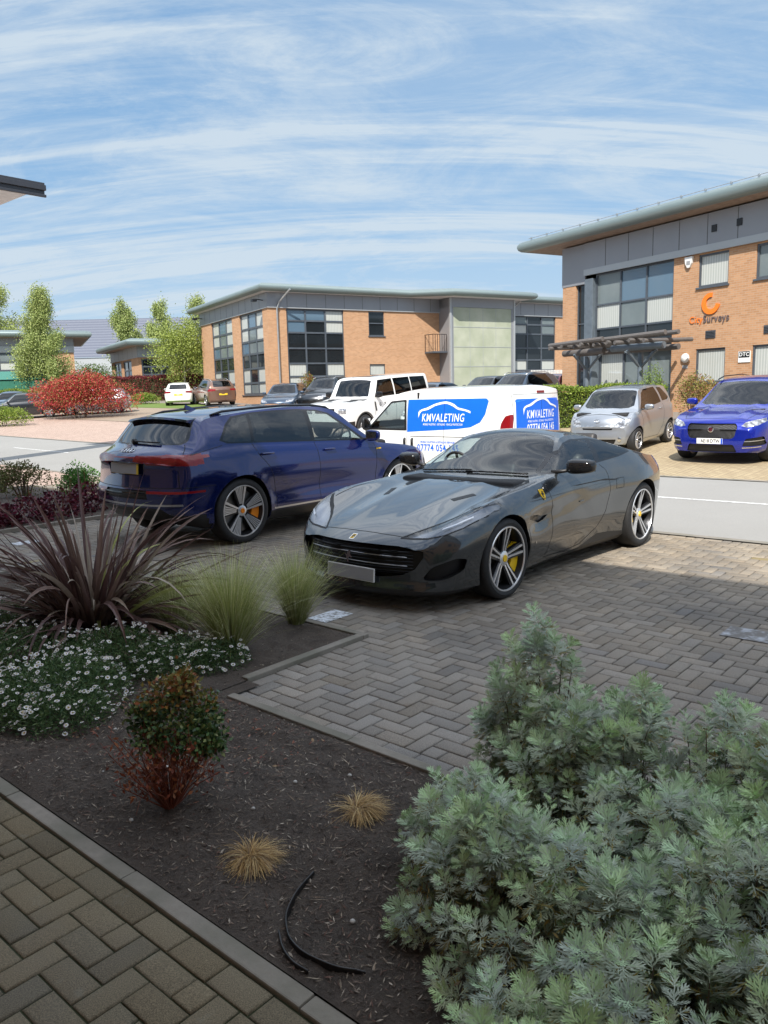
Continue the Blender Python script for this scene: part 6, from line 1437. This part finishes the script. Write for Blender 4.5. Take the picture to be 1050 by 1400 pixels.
def tree(label, x, y, h, r, pal, trunk=.0, n=9000, leaf=.13, group='trees beyond the car park', droop=.5, prof=None, bark='bark_pale', name='tree', low=.18):
    z0 = gz(x, y); root = empty(name, (x, y, z0), rng.uniform(0, 6)); tag(root, label, 'tree', group)
    prof = prof or [(0, .25), (.15, .75), (.35, 1.0), (.6, .8), (.8, .5), (1, .08)]; f = tab(prof)
    mb = MB(); tr = []
    for k in range(9): t = k / 8; tr.append((math.sin(k * 1.3) * r * .05, math.cos(k * 1.7) * r * .05, -.2 + t * (h * .95 + .2)))
    R0 = .018 * h + trunk; mb.tube(tr, [R0 * (1 - .9 * k / 8) for k in range(9)], 8)
    mb.build('trunk', bark, root, smooth=True)
    lb = MB(); cl = []
    for k in range(30):
        t = rng.uniform(low, .97); a = k * 2.4 + rng.uniform(-.4, .4); rr = float(f((t - low) / (1 - low))) * r * rng.uniform(.55, 1.05); z = h * t; b = Vector((0, 0, z * .86)); e = Vector((math.cos(a) * rr, math.sin(a) * rr, z + r * .12)); m_ = b.lerp(e, .5) + Vector((0, 0, r * .12))
        lb.tube([b, m_, e], [R0 * .28 * (1.1 - t), R0 * .16, .012], 5); 
        for q in (.45, .7, .9, 1.0): p = b.lerp(e, q) + Vector((0, 0, .1)); cl.append((p, q))
    lb.build('limbs', bark, root)
    P = []; 
    nn = n // len(cl)
    for p, q in cl:
        s = r * rng.uniform(.10, .17); m_ = rng.normal(0, 1, (int(nn * rng.uniform(.5, 1.5)), 3)) * np.array([s, s, s * (1 + droop)]); m_[:, 2] -= np.abs(m_[:, 2]) * .25 * droop; P.append(np.array(p)[None] + m_)
    P = np.concatenate(P); D = rdir(len(P), -droop); K = kites(P, D, leaf * rng.uniform(.7, 1.3, len(P)), leaf * .62)
    shade = tones(len(P), pal, .28); quads('crown', K, 'leaf', shade, root); return root
# --- the silver wormwood filling the lower right
def wormwood():
    root = empty('silver_shrub', (.9, 2.2, 0)); tag(root, 'large silvery grey-green feathery shrub filling the lower right corner', 'shrub')
    o_ = np.array([.9, 2.2, 0.])
    lobes = [(.57, 2.88, .25, .88), (.66, 2.62, .33, .70), (.26, 2.52, .25, .44), (.15, 2.30, .18, .32), (.36, 2.25, .32, .48), (.86, 2.62, .30, .68), (1.10, 2.42, .30, .70), (1.28, 2.22, .32, .70), (.80, 2.15, .42, .56), (.60, 1.92, .42, .50), (.34, 1.90, .25, .36), (.30, 1.66, .20, .32), (.92, 1.78, .36, .60), (.60, 1.55, .36, .46), (1.25, 1.85, .42, .68), (1.0, 1.45, .4, .60), (.36, 1.42, .26, .38), (1.65, 2.0, .4, .66), (1.6, 2.5, .35, .62), (1.45, 1.5, .45, .62)]
    tips = []; TP = np.zeros((4000, 3))
    for k in range(26000):
        L = lobes[rng.integers(len(lobes))]; a = rng.uniform(0, 2 * math.pi); q = math.sqrt(rng.random()); x, y = L[0] + L[2] * q * math.cos(a), L[1] + L[2] * q * math.sin(a)
        hs = [(l[3] * math.sqrt(max(0, 1 - ((x - l[0])**2 + (y - l[1])**2) / l[2]**2)), l) for l in lobes]; hm, lm = max(hs, key=lambda t: t[0])
        if hm < .06: continue
        z = max(hm * rng.uniform(.34, 1.03), .06)
        nrm = np.array([(x - lm[0]) / lm[2], (y - lm[1]) / lm[2], z / lm[3] * .8 + .25]); nrm /= np.linalg.norm(nrm)
        p = np.array([x, y, z])
        gap_ = .073 + .024 * math.sin(x * 9 + 2) * math.sin(y * 8 + z * 7)
        if tips and (((TP[:len(tips)] - p)**2).sum(1) < gap_**2).any(): continue
        TP[len(tips)] = p
        tips.append((p, nrm, z / hm))
    K = []; Cc = []; sb = MB()
    for p, nrm, rel in tips:
        ax = nrm * .75 + np.array([0, 0, .50]) + rng.normal(0, .20, 3); ax /= np.linalg.norm(ax); ln = rng.uniform(.06, .13); big = rng.uniform(.7, 1.25)
        nl = int(30 * big * (.8 if rel < .75 else 1)); t = np.linspace(0, 1, nl)**.75; phi = np.arange(nl) * 2.39996 + rng.uniform(0, 6)
        e1 = np.cross(ax, [.3, .8, .1]); e1 /= np.linalg.norm(e1); e2 = np.cross(ax, e1)
        rad = np.outer(np.cos(phi), e1) + np.outer(np.sin(phi), e2)
        base = p[None] + ax[None] * ((t - 1) * ln)[:, None]; lift = .05 + 1.0 * t**1.5
        d = unit(rad + ax[None] * lift[:, None] + rng.normal(0, .12, (nl, 3))); LL = (.058 - .018 * t) * big * rng.uniform(.8, 1.2, nl)
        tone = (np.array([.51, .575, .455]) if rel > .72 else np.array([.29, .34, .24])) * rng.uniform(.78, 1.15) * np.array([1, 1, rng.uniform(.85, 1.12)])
        s = unit(np.cross(d, ax[None] + rng.normal(0, .2, (nl, 3))))
        for (along, ang, lf) in ((.0, 0., 1.0), (.45, .42, .56), (.45, -.42, .56), (.62, .75, .42), (.62, -.75, .42), (.28, .70, .50), (.28, -.70, .50), (.72, .25, .40), (.72, -.25, .40), (.55, .15, .45), (.80, .55, .26), (.80, -.55, .26)):
            bb = base + d * (LL * along)[:, None]; dd = d * math.cos(ang) + s * math.sin(ang) + ax[None] * .10
            K.append(kites(bb, dd, LL * lf, LL * .088, s + d * 0))
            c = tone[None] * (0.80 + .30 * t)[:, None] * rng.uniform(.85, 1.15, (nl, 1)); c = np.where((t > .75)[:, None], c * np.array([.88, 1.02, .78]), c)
            old = (t < .30) & (rng.random(nl) < .35); c[old] = np.array([.30, .25, .08]) * rng.uniform(.6, 1.2); Cc.append(c)
        foot = np.array([p[0] - nrm[0] * .16, p[1] - nrm[1] * .16, 0.0]); q = p - ax * ln
        if rng.random() < .35: sb.tube([tuple(p - ax * ln * .6 - o_), tuple(q - o_), tuple(q * .6 + foot * .4 - o_), tuple(foot - o_)], [.0014, .0022, .003, .005], 5)
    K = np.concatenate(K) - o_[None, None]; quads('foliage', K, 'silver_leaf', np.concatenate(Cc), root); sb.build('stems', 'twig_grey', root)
    # dead inner leaves
    n = 9000; L = np.array(lobes)[rng.integers(0, len(lobes), n)]; a = rng.uniform(0, 6.28, n); q = np.sqrt(rng.random(n)) * .8
    z = L[:, 3] * np.sqrt(1 - q**2) * rng.uniform(.2, .78, n); P = np.stack([L[:, 0] + L[:, 2] * q * np.cos(a), L[:, 1] + L[:, 2] * q * np.sin(a), z], 1) - o_[None]
    quads('dead_leaves', kites(P, rdir(n, -.5), .030, .007), 'leaf', tones(n, [(.22, .16, .09), (.14, .11, .075), (.34, .25, .08), (.18, .19, .12)]), root)
wormwood()
# --- bronze flax
def strap(P0, az, L, w_, el, droop, n=12, twist=0.):
    """arching strap leaf: returns two rows of quads (left and right half)"""
    pts = []; p = np.array(P0, float); e = el; hd = np.array([math.cos(az), math.sin(az), 0]); s = np.array([-math.sin(az), math.cos(az), 0]); q = []
    for i in range(n + 1):
        t = i / n; wd = w_ * min(1, .45 + 2.2 * t) * (1 - t**2.2) ** .7 if t < 1 else 0
        d = hd * math.cos(e) + np.array([0, 0, math.sin(e)]); nn = np.cross(d, s); ss = s * math.cos(twist * t) + nn * math.sin(twist * t)
        q.append((p - ss * wd / 2 + nn * wd * .18, p.copy(), p + ss * wd / 2 + nn * wd * .18)); p = p + d * L / n; e -= droop / n * (.4 + 1.4 * t)
        if p[2] < .02: p[2] = .02
    A = []
    for a, b in zip(q[:-1], q[1:]): A.append([a[0], a[1], b[1], b[0]]); A.append([a[1], a[2], b[2], b[1]])
    return A
def flax():
    root = empty('flax_plant', (-2.16, 5.50, .02)); tag(root, 'spiky bronze-purple flax clump with arching strap leaves, at the left', 'plant')
    K = []; Cc = []
    for k in range(520):
        az = rng.uniform(0, 2 * math.pi); r = rng.uniform(0, .17); L = rng.uniform(.5, 1.32); el = rng.uniform(.12, 1.42); dr = rng.uniform(.2, 2.4) * (1.35 - el / 2); w_ = rng.uniform(.022, .050)
        A = strap((r * math.cos(az), r * math.sin(az), 0), az + rng.normal(0, .25), L, w_, el, dr, 11, rng.uniform(-1.3, 1.3)); K += A
        u = rng.random(); c = np.array([.090, .050, .045]) if u < .50 else (np.array([.15, .098, .080]) if u < .84 else np.array([.27, .22, .175]))
        if u > .985: c = np.array([.28, .30, .10])
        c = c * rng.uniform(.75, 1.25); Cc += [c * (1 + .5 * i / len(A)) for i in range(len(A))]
    for (az, el, L, dr) in ((-.35, .9, .75, 1.9), (.15, .35, .62, .9), (-1.2, .8, .6, 1.6)): A = strap((.05, 0, 0), az, L, .042, el, dr, 11); K += A; Cc += [np.array([.25, .27, .085])] * len(A)
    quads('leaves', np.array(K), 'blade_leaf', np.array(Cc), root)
flax()
# --- feather grasses
def feather(x, y, h, spread, n, label, lean=(0, 0), pal=((.32, .35, .11), (.40, .42, .18), (.58, .56, .34), (.23, .27, .08))):
    root = empty('feather_grass', (x, y, .02)); tag(root, label, 'grass clump', 'feather grass clumps'); K = []; Cc = []
    for k in range(n):
        az = rng.uniform(0, 2 * math.pi); r = .07 * math.sqrt(rng.random()) * spread / .35; L = h * rng.uniform(.55, 1.12); el = math.pi / 2 - abs(rng.normal(0, .30)) * spread / .3; dr = rng.uniform(.1, 1.3)
        p = np.array([r * math.cos(az), r * math.sin(az), 0]); e = el; hd = np.array([math.cos(az) + lean[0], math.sin(az) + lean[1], 0]); s = np.array([-math.sin(az), math.cos(az), 0]) * rng.choice([-1, 1]); nseg = 7; q = [p.copy()]
        wb = rng.uniform(.0010, .0019)
        for i in range(nseg): d = hd * math.cos(e) + np.array([0, 0, math.sin(e)]); d /= np.linalg.norm(d); p = p + d * L / nseg; e -= dr / nseg * (.2 + 1.8 * i / nseg); q.append(p.copy())
        c = np.array(pal[rng.integers(len(pal))]) * rng.uniform(.75, 1.25); sv = unit(s + rng.normal(0, .5, 3))
        for i in range(nseg):
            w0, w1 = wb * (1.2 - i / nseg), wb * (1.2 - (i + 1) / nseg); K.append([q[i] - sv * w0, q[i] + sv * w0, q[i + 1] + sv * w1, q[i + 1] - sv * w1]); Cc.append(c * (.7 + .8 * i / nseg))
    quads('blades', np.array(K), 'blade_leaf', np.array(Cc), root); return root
feather(-1.52, 5.42, .52, .27, 1700, 'feather grass clump beside the bronze flax, left of the biggest clump')
feather(-1.05, 5.04, .68, .33, 2700, 'tallest and bushiest feather grass clump, middle of the three')
feather(-.68, 5.64, .58, .27, 1800, 'feather grass clump nearest the sports car bumper', (.15, 0))
# --- daisies
def daisies():
    root = empty('daisy_patch', (0, 0, 0)); tag(root, 'low mat of white daisies in green foliage at the left edge', 'daisies', kind='stuff')
    reg = [((-1.9, 4.25), .42, .24, 1.0), ((-2.35, 4.75), .55, .26, 1.0), ((-2.9, 5.4), .6, .26, .9), ((-1.75, 4.75), .42, .26, .8), ((-1.35, 4.75), .30, .20, .7), ((-1.12, 4.80), .24, .16, .7), ((-2.4, 4.1), .5, .2, .7), ((-2.9, 4.7), .5, .24, 1), ((-1.75, 3.98), .26, .16, .5), ((-3.4, 5.0), .6, .24, .9)]
    P = []; D = []; FL = []
    for (c, r, h, wgt) in reg:
        n = int(15000 * r * r * 4 * .75); p, d = blob(n, (c[0], c[1], .02), (r, r, h), .3, 0); P.append(p); D.append(d)
        m = int(620 * r * wgt); p, d = blob(m, (c[0], c[1], .02), (r * .98, r * .98, h * 1.12), .02, 0); FL.append(p[(d[:, 2] > -.9)])
    P = np.concatenate(P); D = np.concatenate(D); P[:, 2] = np.abs(P[:, 2]); D = unit(D * [1, 1, .5] + rng.normal(0, .7, D.shape) + [0, 0, .5])
    quads('foliage', kites(P, D, rng.uniform(.018, .038, len(P)), rng.uniform(.004, .009, len(P))), 'leaf', tones(len(P), [(.07, .125, .045), (.10, .17, .06), (.05, .10, .04), (.14, .20, .08)]), root)
    F = np.concatenate(FL); K = []; Cc = []
    for f in F:
        up = unit(np.array([rng.normal(0, .35), rng.normal(-.25, .35), 1.])); e1 = unit(np.cross(up, [1, .2, 0])); e2 = np.cross(up, e1); r = rng.uniform(.009, .016); f = f + [0, 0, rng.uniform(.0, .03)]
        for k in range(10):
            a = 2 * math.pi * k / 10; d = e1 * math.cos(a) + e2 * math.sin(a); s = np.cross(up, d); K.append([f + d * r * .25, f + d * r * .75 + s * r * .24, f + d * r + up * .001, f + d * r * .75 - s * r * .24]); Cc.append((.88, .87, .86) if rng.random() > .12 else (.70, .55, .62))
        for k in range(3): a = 2 * math.pi * k / 3; K.append([f + up * .003 + (e1 * math.cos(a + t) + e2 * math.sin(a + t)) * r * .32 for t in (0, .7, 1.4, 2.1)]); Cc.append((.62, .45, .04))
    quads('flowers', np.array(K), 'leaf', np.array(Cc), root)
daisies()
# --- half-dead evergreen in the bed
def halfdead():
    x0, y0 = -.93, 3.05; root = empty('evergreen_shrub', (x0, y0, bedz(x0, y0))); tag(root, 'small shrub, green and orange-tipped on top with scorched red stems below', 'shrub')
    mb = MB(); tp = []
    for k in range(80):
        a = rng.uniform(0, 6.28); q = rng.uniform(.04, .24); h = rng.uniform(.12, .40); m_ = [(.015 * math.cos(a), .015 * math.sin(a), -.01), (q * .5 * math.cos(a + .3), q * .5 * math.sin(a + .3), h * .5), (q * math.cos(a), q * math.sin(a), h)]
        mb.tube(m_, [.0035, .0026, .0016], 5); tp.append(m_)
        for j in range(3): t = rng.uniform(.4, .95); b = Vector(m_[1]).lerp(Vector(m_[2]), t); mb.tube([b, b + Vector(rng.normal(0, .035, 3)) + Vector((0, 0, .03))], [.0014, .0007], 4)
    mb.build('stems', 'twig_red', root)
    n = 760; k = rng.integers(0, len(tp), n); t = rng.uniform(.25, 1, n); P = np.array([Vector(tp[i][1]).lerp(Vector(tp[i][2]), q)[:] for i, q in zip(k, t)]) + rng.normal(0, .022, (n, 3)); P[:, 2] = np.clip(P[:, 2], .02, .36)
    quads('dead_leaves', kites(P, rdir(n, -.3), rng.uniform(.018, .036, n), .013), 'leaf', tones(n, [(.26, .075, .03), (.20, .05, .025), (.32, .12, .05), (.14, .045, .03)]), root)
    n = 480; B = [blob(n, c_, r_, .35) for c_, r_ in (((.05, 0, .37), (.13, .12, .09)), ((.14, -.03, .33), (.09, .10, .09)), ((-.05, .02, .30), (.08, .10, .08)), ((.0, .03, .47), (.07, .07, .07)), ((.15, .03, .41), (.07, .07, .07)), ((-.10, .05, .39), (.05, .05, .06)), ((.07, .05, .52), (.035, .035, .05)), ((.19, -.05, .30), (.05, .05, .05)))]; P = np.concatenate([q_[0] for q_ in B]); D = np.concatenate([q_[1] for q_ in B]); P += rng.normal(0, .020, P.shape); m_ = P[:, 2] > .255; P, D = P[m_], D[m_]
    col = tones(len(P), [(.045, .095, .03), (.07, .13, .035), (.11, .17, .05), (.035, .07, .025), (.20, .22, .08)]); top = (P[:, 2] > .46 + rng.normal(0, .04, len(P))); col[top] = tones(int(top.sum()), [(.30, .16, .04), (.24, .20, .06), (.16, .17, .05), (.28, .10, .04)])
    quads('green_leaves', kites(P, unit(D + rng.normal(0, .8, D.shape)), rng.uniform(.016, .032, len(P)), .015), 'glossy_leaf', col, root)
halfdead()
# --- dead sedge tufts
def tuft(x, y, r, n, label, lean):
    root = empty('dead_tuft', (x, y, bedz(x, y))); tag(root, label, 'dried tuft', 'dried grass tufts'); K = []; Cc = []
    for k in range(n):
        az = rng.uniform(0, 6.28); hd = unit(np.array([math.cos(az) + lean[0], math.sin(az) + lean[1], 0])); L = r * rng.uniform(.7, 1.7); e = rng.uniform(.1, .95); dr = rng.uniform(1.4, 2.6); s = np.array([-hd[1], hd[0], 0]); p = np.array([rng.normal(0, r * .12), rng.normal(0, r * .12), 0.0]); w_ = rng.uniform(.001, .0022); q = [p.copy()]
        for i in range(6):
            d = hd * math.cos(e) + np.array([0, 0, math.sin(e)]); p = p + d * L / 6; e -= dr / 6; p[2] = max(p[2], .004 + .01 * rng.random()); q.append(p.copy())
        c = np.array([(.55, .37, .15), (.44, .28, .11), (.66, .50, .25), (.28, .18, .09)][rng.integers(4)]) * rng.uniform(.7, 1.2)
        for i in range(6): w0 = w_ * (1 - i / 7); K.append([q[i] - s * w0, q[i] + s * w0, q[i + 1] + s * w0 * .85, q[i + 1] - s * w0 * .85]); Cc.append(c)
    quads('blades', np.array(K), 'leaf', np.array(Cc), root)
tuft(-.53, 2.66, .105, 800, 'straw-coloured dried tuft nearer the black edging strip', (.5, -.3)); tuft(-.14, 2.95, .105, 800, 'straw-coloured dried tuft nearer the silver shrub', (.9, .0))
# --- black plastic edging half buried
mb = MB()
pts = [(-.285, 2.56), (-.335, 2.44), (-.355, 2.33), (-.340, 2.24), (-.295, 2.165), (-.23, 2.115), (-.16, 2.08), (-.09, 2.065)]
def stripe(pts, h0, h1, t=.003):
    f, g_ = tab([(i, p[0]) for i, p in enumerate(pts)]), tab([(i, p[1]) for i, p in enumerate(pts)]); T = np.linspace(0, len(pts) - 1, 40); Q = [Vector((float(f(u)), float(g_(u)), 0)) for u in T]
    for i, (a, b) in enumerate(zip(Q[:-1], Q[1:])):
        d = (b - a).normalized(); n = Vector((-d.y, d.x, 0)) * t; za = .030; e = min(1, i / 6, (39 - i) / 3) if i else 0; ha, hb = h0, h1 * (.35 + .65 * e)
        mb.add([a - n + Vector((0, 0, za - .03)), b - n + Vector((0, 0, za - .03)), b - n * 2.4 + Vector((0, 0, za + hb)), a - n * 2.4 + Vector((0, 0, za + hb)), a + n + Vector((0, 0, za - .03)), b + n + Vector((0, 0, za - .03)), b + n * .6 + Vector((0, 0, za + hb)), a + n * .6 + Vector((0, 0, za + hb))], [(0, 1, 2, 3), (4, 7, 6, 5), (3, 2, 6, 7)])
        mb.tube([a + Vector((0, 0, za + hb)) - n, b + Vector((0, 0, za + hb)) - n], .0028, 6)
stripe(pts, 0, .008, .0018); stripe([(-.372, 2.26), (-.350, 2.185), (-.31, 2.12), (-.262, 2.080)], 0, .001, .0018)  # second stripe draws the dark shadow patch beside the edging
tag(mb.build('lawn_edging', 'black_plastic', smooth=40), 'curved strip of black plastic edging half buried in the soil, its shadow patch added as a second dark strip', 'edging')
# --- island bed beyond the navy car
hp = [(.085, .010, .025), (.12, .014, .035), (.055, .010, .022), (.15, .025, .04), (.10, .03, .03)]
def heuchera(x, y, r, h, n, label):
    root = empty('heuchera', (x, y, .04)); tag(root, label, 'plant', 'purple-leaved plants'); 
    P, D = blob(n, (0, 0, .0), (r, r, h), .25, 0); D = unit(D * [1, 1, .4] + rng.normal(0, .5, D.shape) + [0, 0, .3]); quads('foliage', kites(P, D, rng.uniform(.035, .07, n), rng.uniform(.035, .06, n)), 'glossy_leaf', tones(n, hp, .4), root)
    mb = MB()
    for k in range(7): a = rng.uniform(0, 6.28); q = rng.uniform(0, r * .7); mb.tube([(q * .5 * math.cos(a), q * .5 * math.sin(a), 0), (q * math.cos(a), q * math.sin(a), h * rng.uniform(1.1, 1.5))], [.004, .002], 4)
    mb.build('flower_stalks', 'twig_red', root)
for k, (a, n_, r, h) in enumerate([(10.95, 4.35, .40, .34), (10.95, 4.9, .38, .36), (11.0, 5.45, .42, .42), (11.5, 4.5, .40, .30), (11.2, 5.95, .34, .44)]):
    heuchera(*W(a, n_), r, h, 700, ['dark purple leafy plant at the left end of the row, by the kerb', 'dark purple leafy plant second from the left in the row', 'dark purple leafy plant in the middle of the row', 'dark purple leafy plant behind the row at the left', 'dark purple leafy plant nearest the navy SUV bumper'][k])
bush('low_shrub', 'sparse low shrub with yellow-green and brown leaves before the pink paving', *W(13.9, 6.2), .70, .5, .62, [(.10, .12, .03), (.14, .15, .05), (.12, .07, .03), (.17, .17, .06)], .045, 2600, z=.04)
bush('low_shrub', 'fresh green rounded shrub touching the navy SUV tail', *W(12.55, 6.5), .42, .4, .55, [(.08, .20, .035), (.12, .26, .05), (.06, .15, .03)], .045, 2600, z=.04)
bush('low_shrub', 'tiny yellow-green shrub alone near the left edge', *W(15.0, 6.3), .22, .22, .42, [(.20, .24, .04), (.14, .18, .04)], .04, 500, z=.04)
# --- hedges and bushes further off
def hedge(label, x, y, L, d, h, pal, leaf=.07, n=9000, rot=0):
    root = empty('hedge', (x, y, gz(x, y)), rot); tag(root, label, 'hedge', 'clipped hedges'); z0 = -.5
    f = rng.integers(0, 5, n); u = rng.uniform(-1, 1, (n, 3)); P = u * np.array([L / 2, d / 2, 1]); P[:, 2] = (u[:, 2] + 1) / 2 * (h - z0) + z0
    top = (f < 2); P[top, 2] = h - np.abs(rng.normal(0, .04, top.sum())); fr = (f == 2) | (f == 3); P[fr, 1] = -d / 2 + np.abs(rng.normal(0, .05, fr.sum())); sd = f == 4; P[sd, 0] = np.sign(u[sd, 0]) * (L / 2 - np.abs(rng.normal(0, .05, sd.sum())))
    P[:, 2] += .05 * np.sin(P[:, 0] * 3.1) * (P[:, 2] > 0); P += rng.normal(0, leaf * .5, P.shape)
    D = rdir(n, .5); D[fr, 1] -= .5; quads('foliage', kites(P, D, leaf * rng.uniform(.7, 1.3, n), leaf * .6), 'leaf', tones(n, pal, .3), root)
    mb = MB(); mb.b2((-L / 2 + .12, -d / 2 + .14, z0), (L / 2 - .12, d / 2 - .14, h - .14)); mb.build('inner_twigs', 'hedge_core', root); return root
plain('hedge_core', (.035, .045, .015), .95, var=.5)
RED = [(.46, .05, .055), (.36, .035, .045), (.55, .13, .08), (.28, .06, .04), (.26, .22, .07)]
LIME = [(.16, .24, .03), (.22, .30, .045), (.11, .17, .025), (.28, .34, .06)]
bush('red_bush', 'big dome of bright red leaves beyond the road on the left', *at(118, 42), 3.3, 1.8, 2.25, RED, .10, 24000, bumps=26, cut=.25)
bush('hedge', 'low clipped lime-green hedge at the far left edge, before the black cars', *at(12, 39), 1.9, 1.0, .95, LIME, .08, 5000)
hedge('long clipped green hedge below the green shed', *at(20, 52), 8.5, 1.0, 1.35, LIME, .09, 14000, rot=R(-5))
hedge('dark red hedge stretching behind the white and brown cars', *at(225, 61), 8.0, 1.0, 1.75, [(.17, .025, .035), (.24, .035, .045), (.13, .06, .035)], .11, 14000)
bush('hedge', 'short yellow-green ivy bank in front of the dark red hedge', *at(205, 54), 1.6, .8, .7, LIME, .09, 2200)
hedge('clipped lime hedge between the white van and the silver hatchback', *at(822, 25.5), 3.9, 1.0, 1.22, LIME, .07, 16000, rot=R(-2))
bush('shrub', 'loose yellow and red-tipped shrub against the brick wall by the blue SUV', *at(952, 25.5), .95, .7, 1.5, [(.30, .28, .07), (.24, .10, .05), (.18, .20, .05), (.36, .26, .12)], .07, 3000)
bush('shrub', 'feathery light green shrub under the pergola', *at(893, 28), .6, .5, 1.75, [(.16, .25, .06), (.22, .30, .09)], .06, 1800)
bush('shrub', 'round golden and red shrub beside the black SUV', *at(428, 42.5), .95, .9, 1.75, [(.24, .20, .04), (.26, .08, .03), (.16, .19, .04)], .09, 2600)
BIR = [(.27, .33, .10), (.35, .41, .13), (.20, .26, .08), (.45, .50, .20)]
tree('tall weeping birch standing before the grey-panelled office on the far left', *at(74, 58), 7.9, 2.0, BIR, n=34000, leaf=.125, droop=.8, prof=[(0, .7), (.2, 1.0), (.4, .95), (.6, .62), (.8, .35), (1, .05)], low=.12, name='birch_tree')
tree('bushy yellow-green tree rising above the long office roof at the left edge', *at(20, 84), 11.6, 2.7, [(.30, .36, .09), (.24, .29, .07), (.40, .45, .15)], n=20000, leaf=.17, droop=.3)
tree('pale tree left of the twin-topped ones, over the small office roof', *at(186, 86), 10.0, 1.9, BIR, n=17000, leaf=.17, droop=.4)
tree('slim pale tree between the small office and the centre building', *at(234, 82), 9.4, 1.8, BIR, n=16000, leaf=.17, droop=.5)
tree('spreading light green tree overhanging the brown car', *at(262, 60), 5.2, 2.5, [(.28, .34, .07), (.22, .28, .05), (.36, .42, .12)], n=17000, leaf=.13, droop=.4, low=.3, prof=[(0, .7), (.3, 1.0), (.7, .8), (1, .2)])
tree('young tree touching the left end of the centre building', *at(283, 70), 8.4, 1.7, BIR, n=10000, leaf=.14, droop=.5)
bush('shrub', 'mixed green shrubs behind the big red bush', *at(138, 66), 3.0, 1.4, 3.0, [(.10, .16, .04), (.15, .21, .05), (.08, .12, .04)], .14, 5000)
bush('shrub', 'dark green undergrowth beneath the weeping birch', *at(100, 62), 2.6, 1.3, 2.2, [(.05, .08, .03), (.07, .11, .035)], .13, 3500)
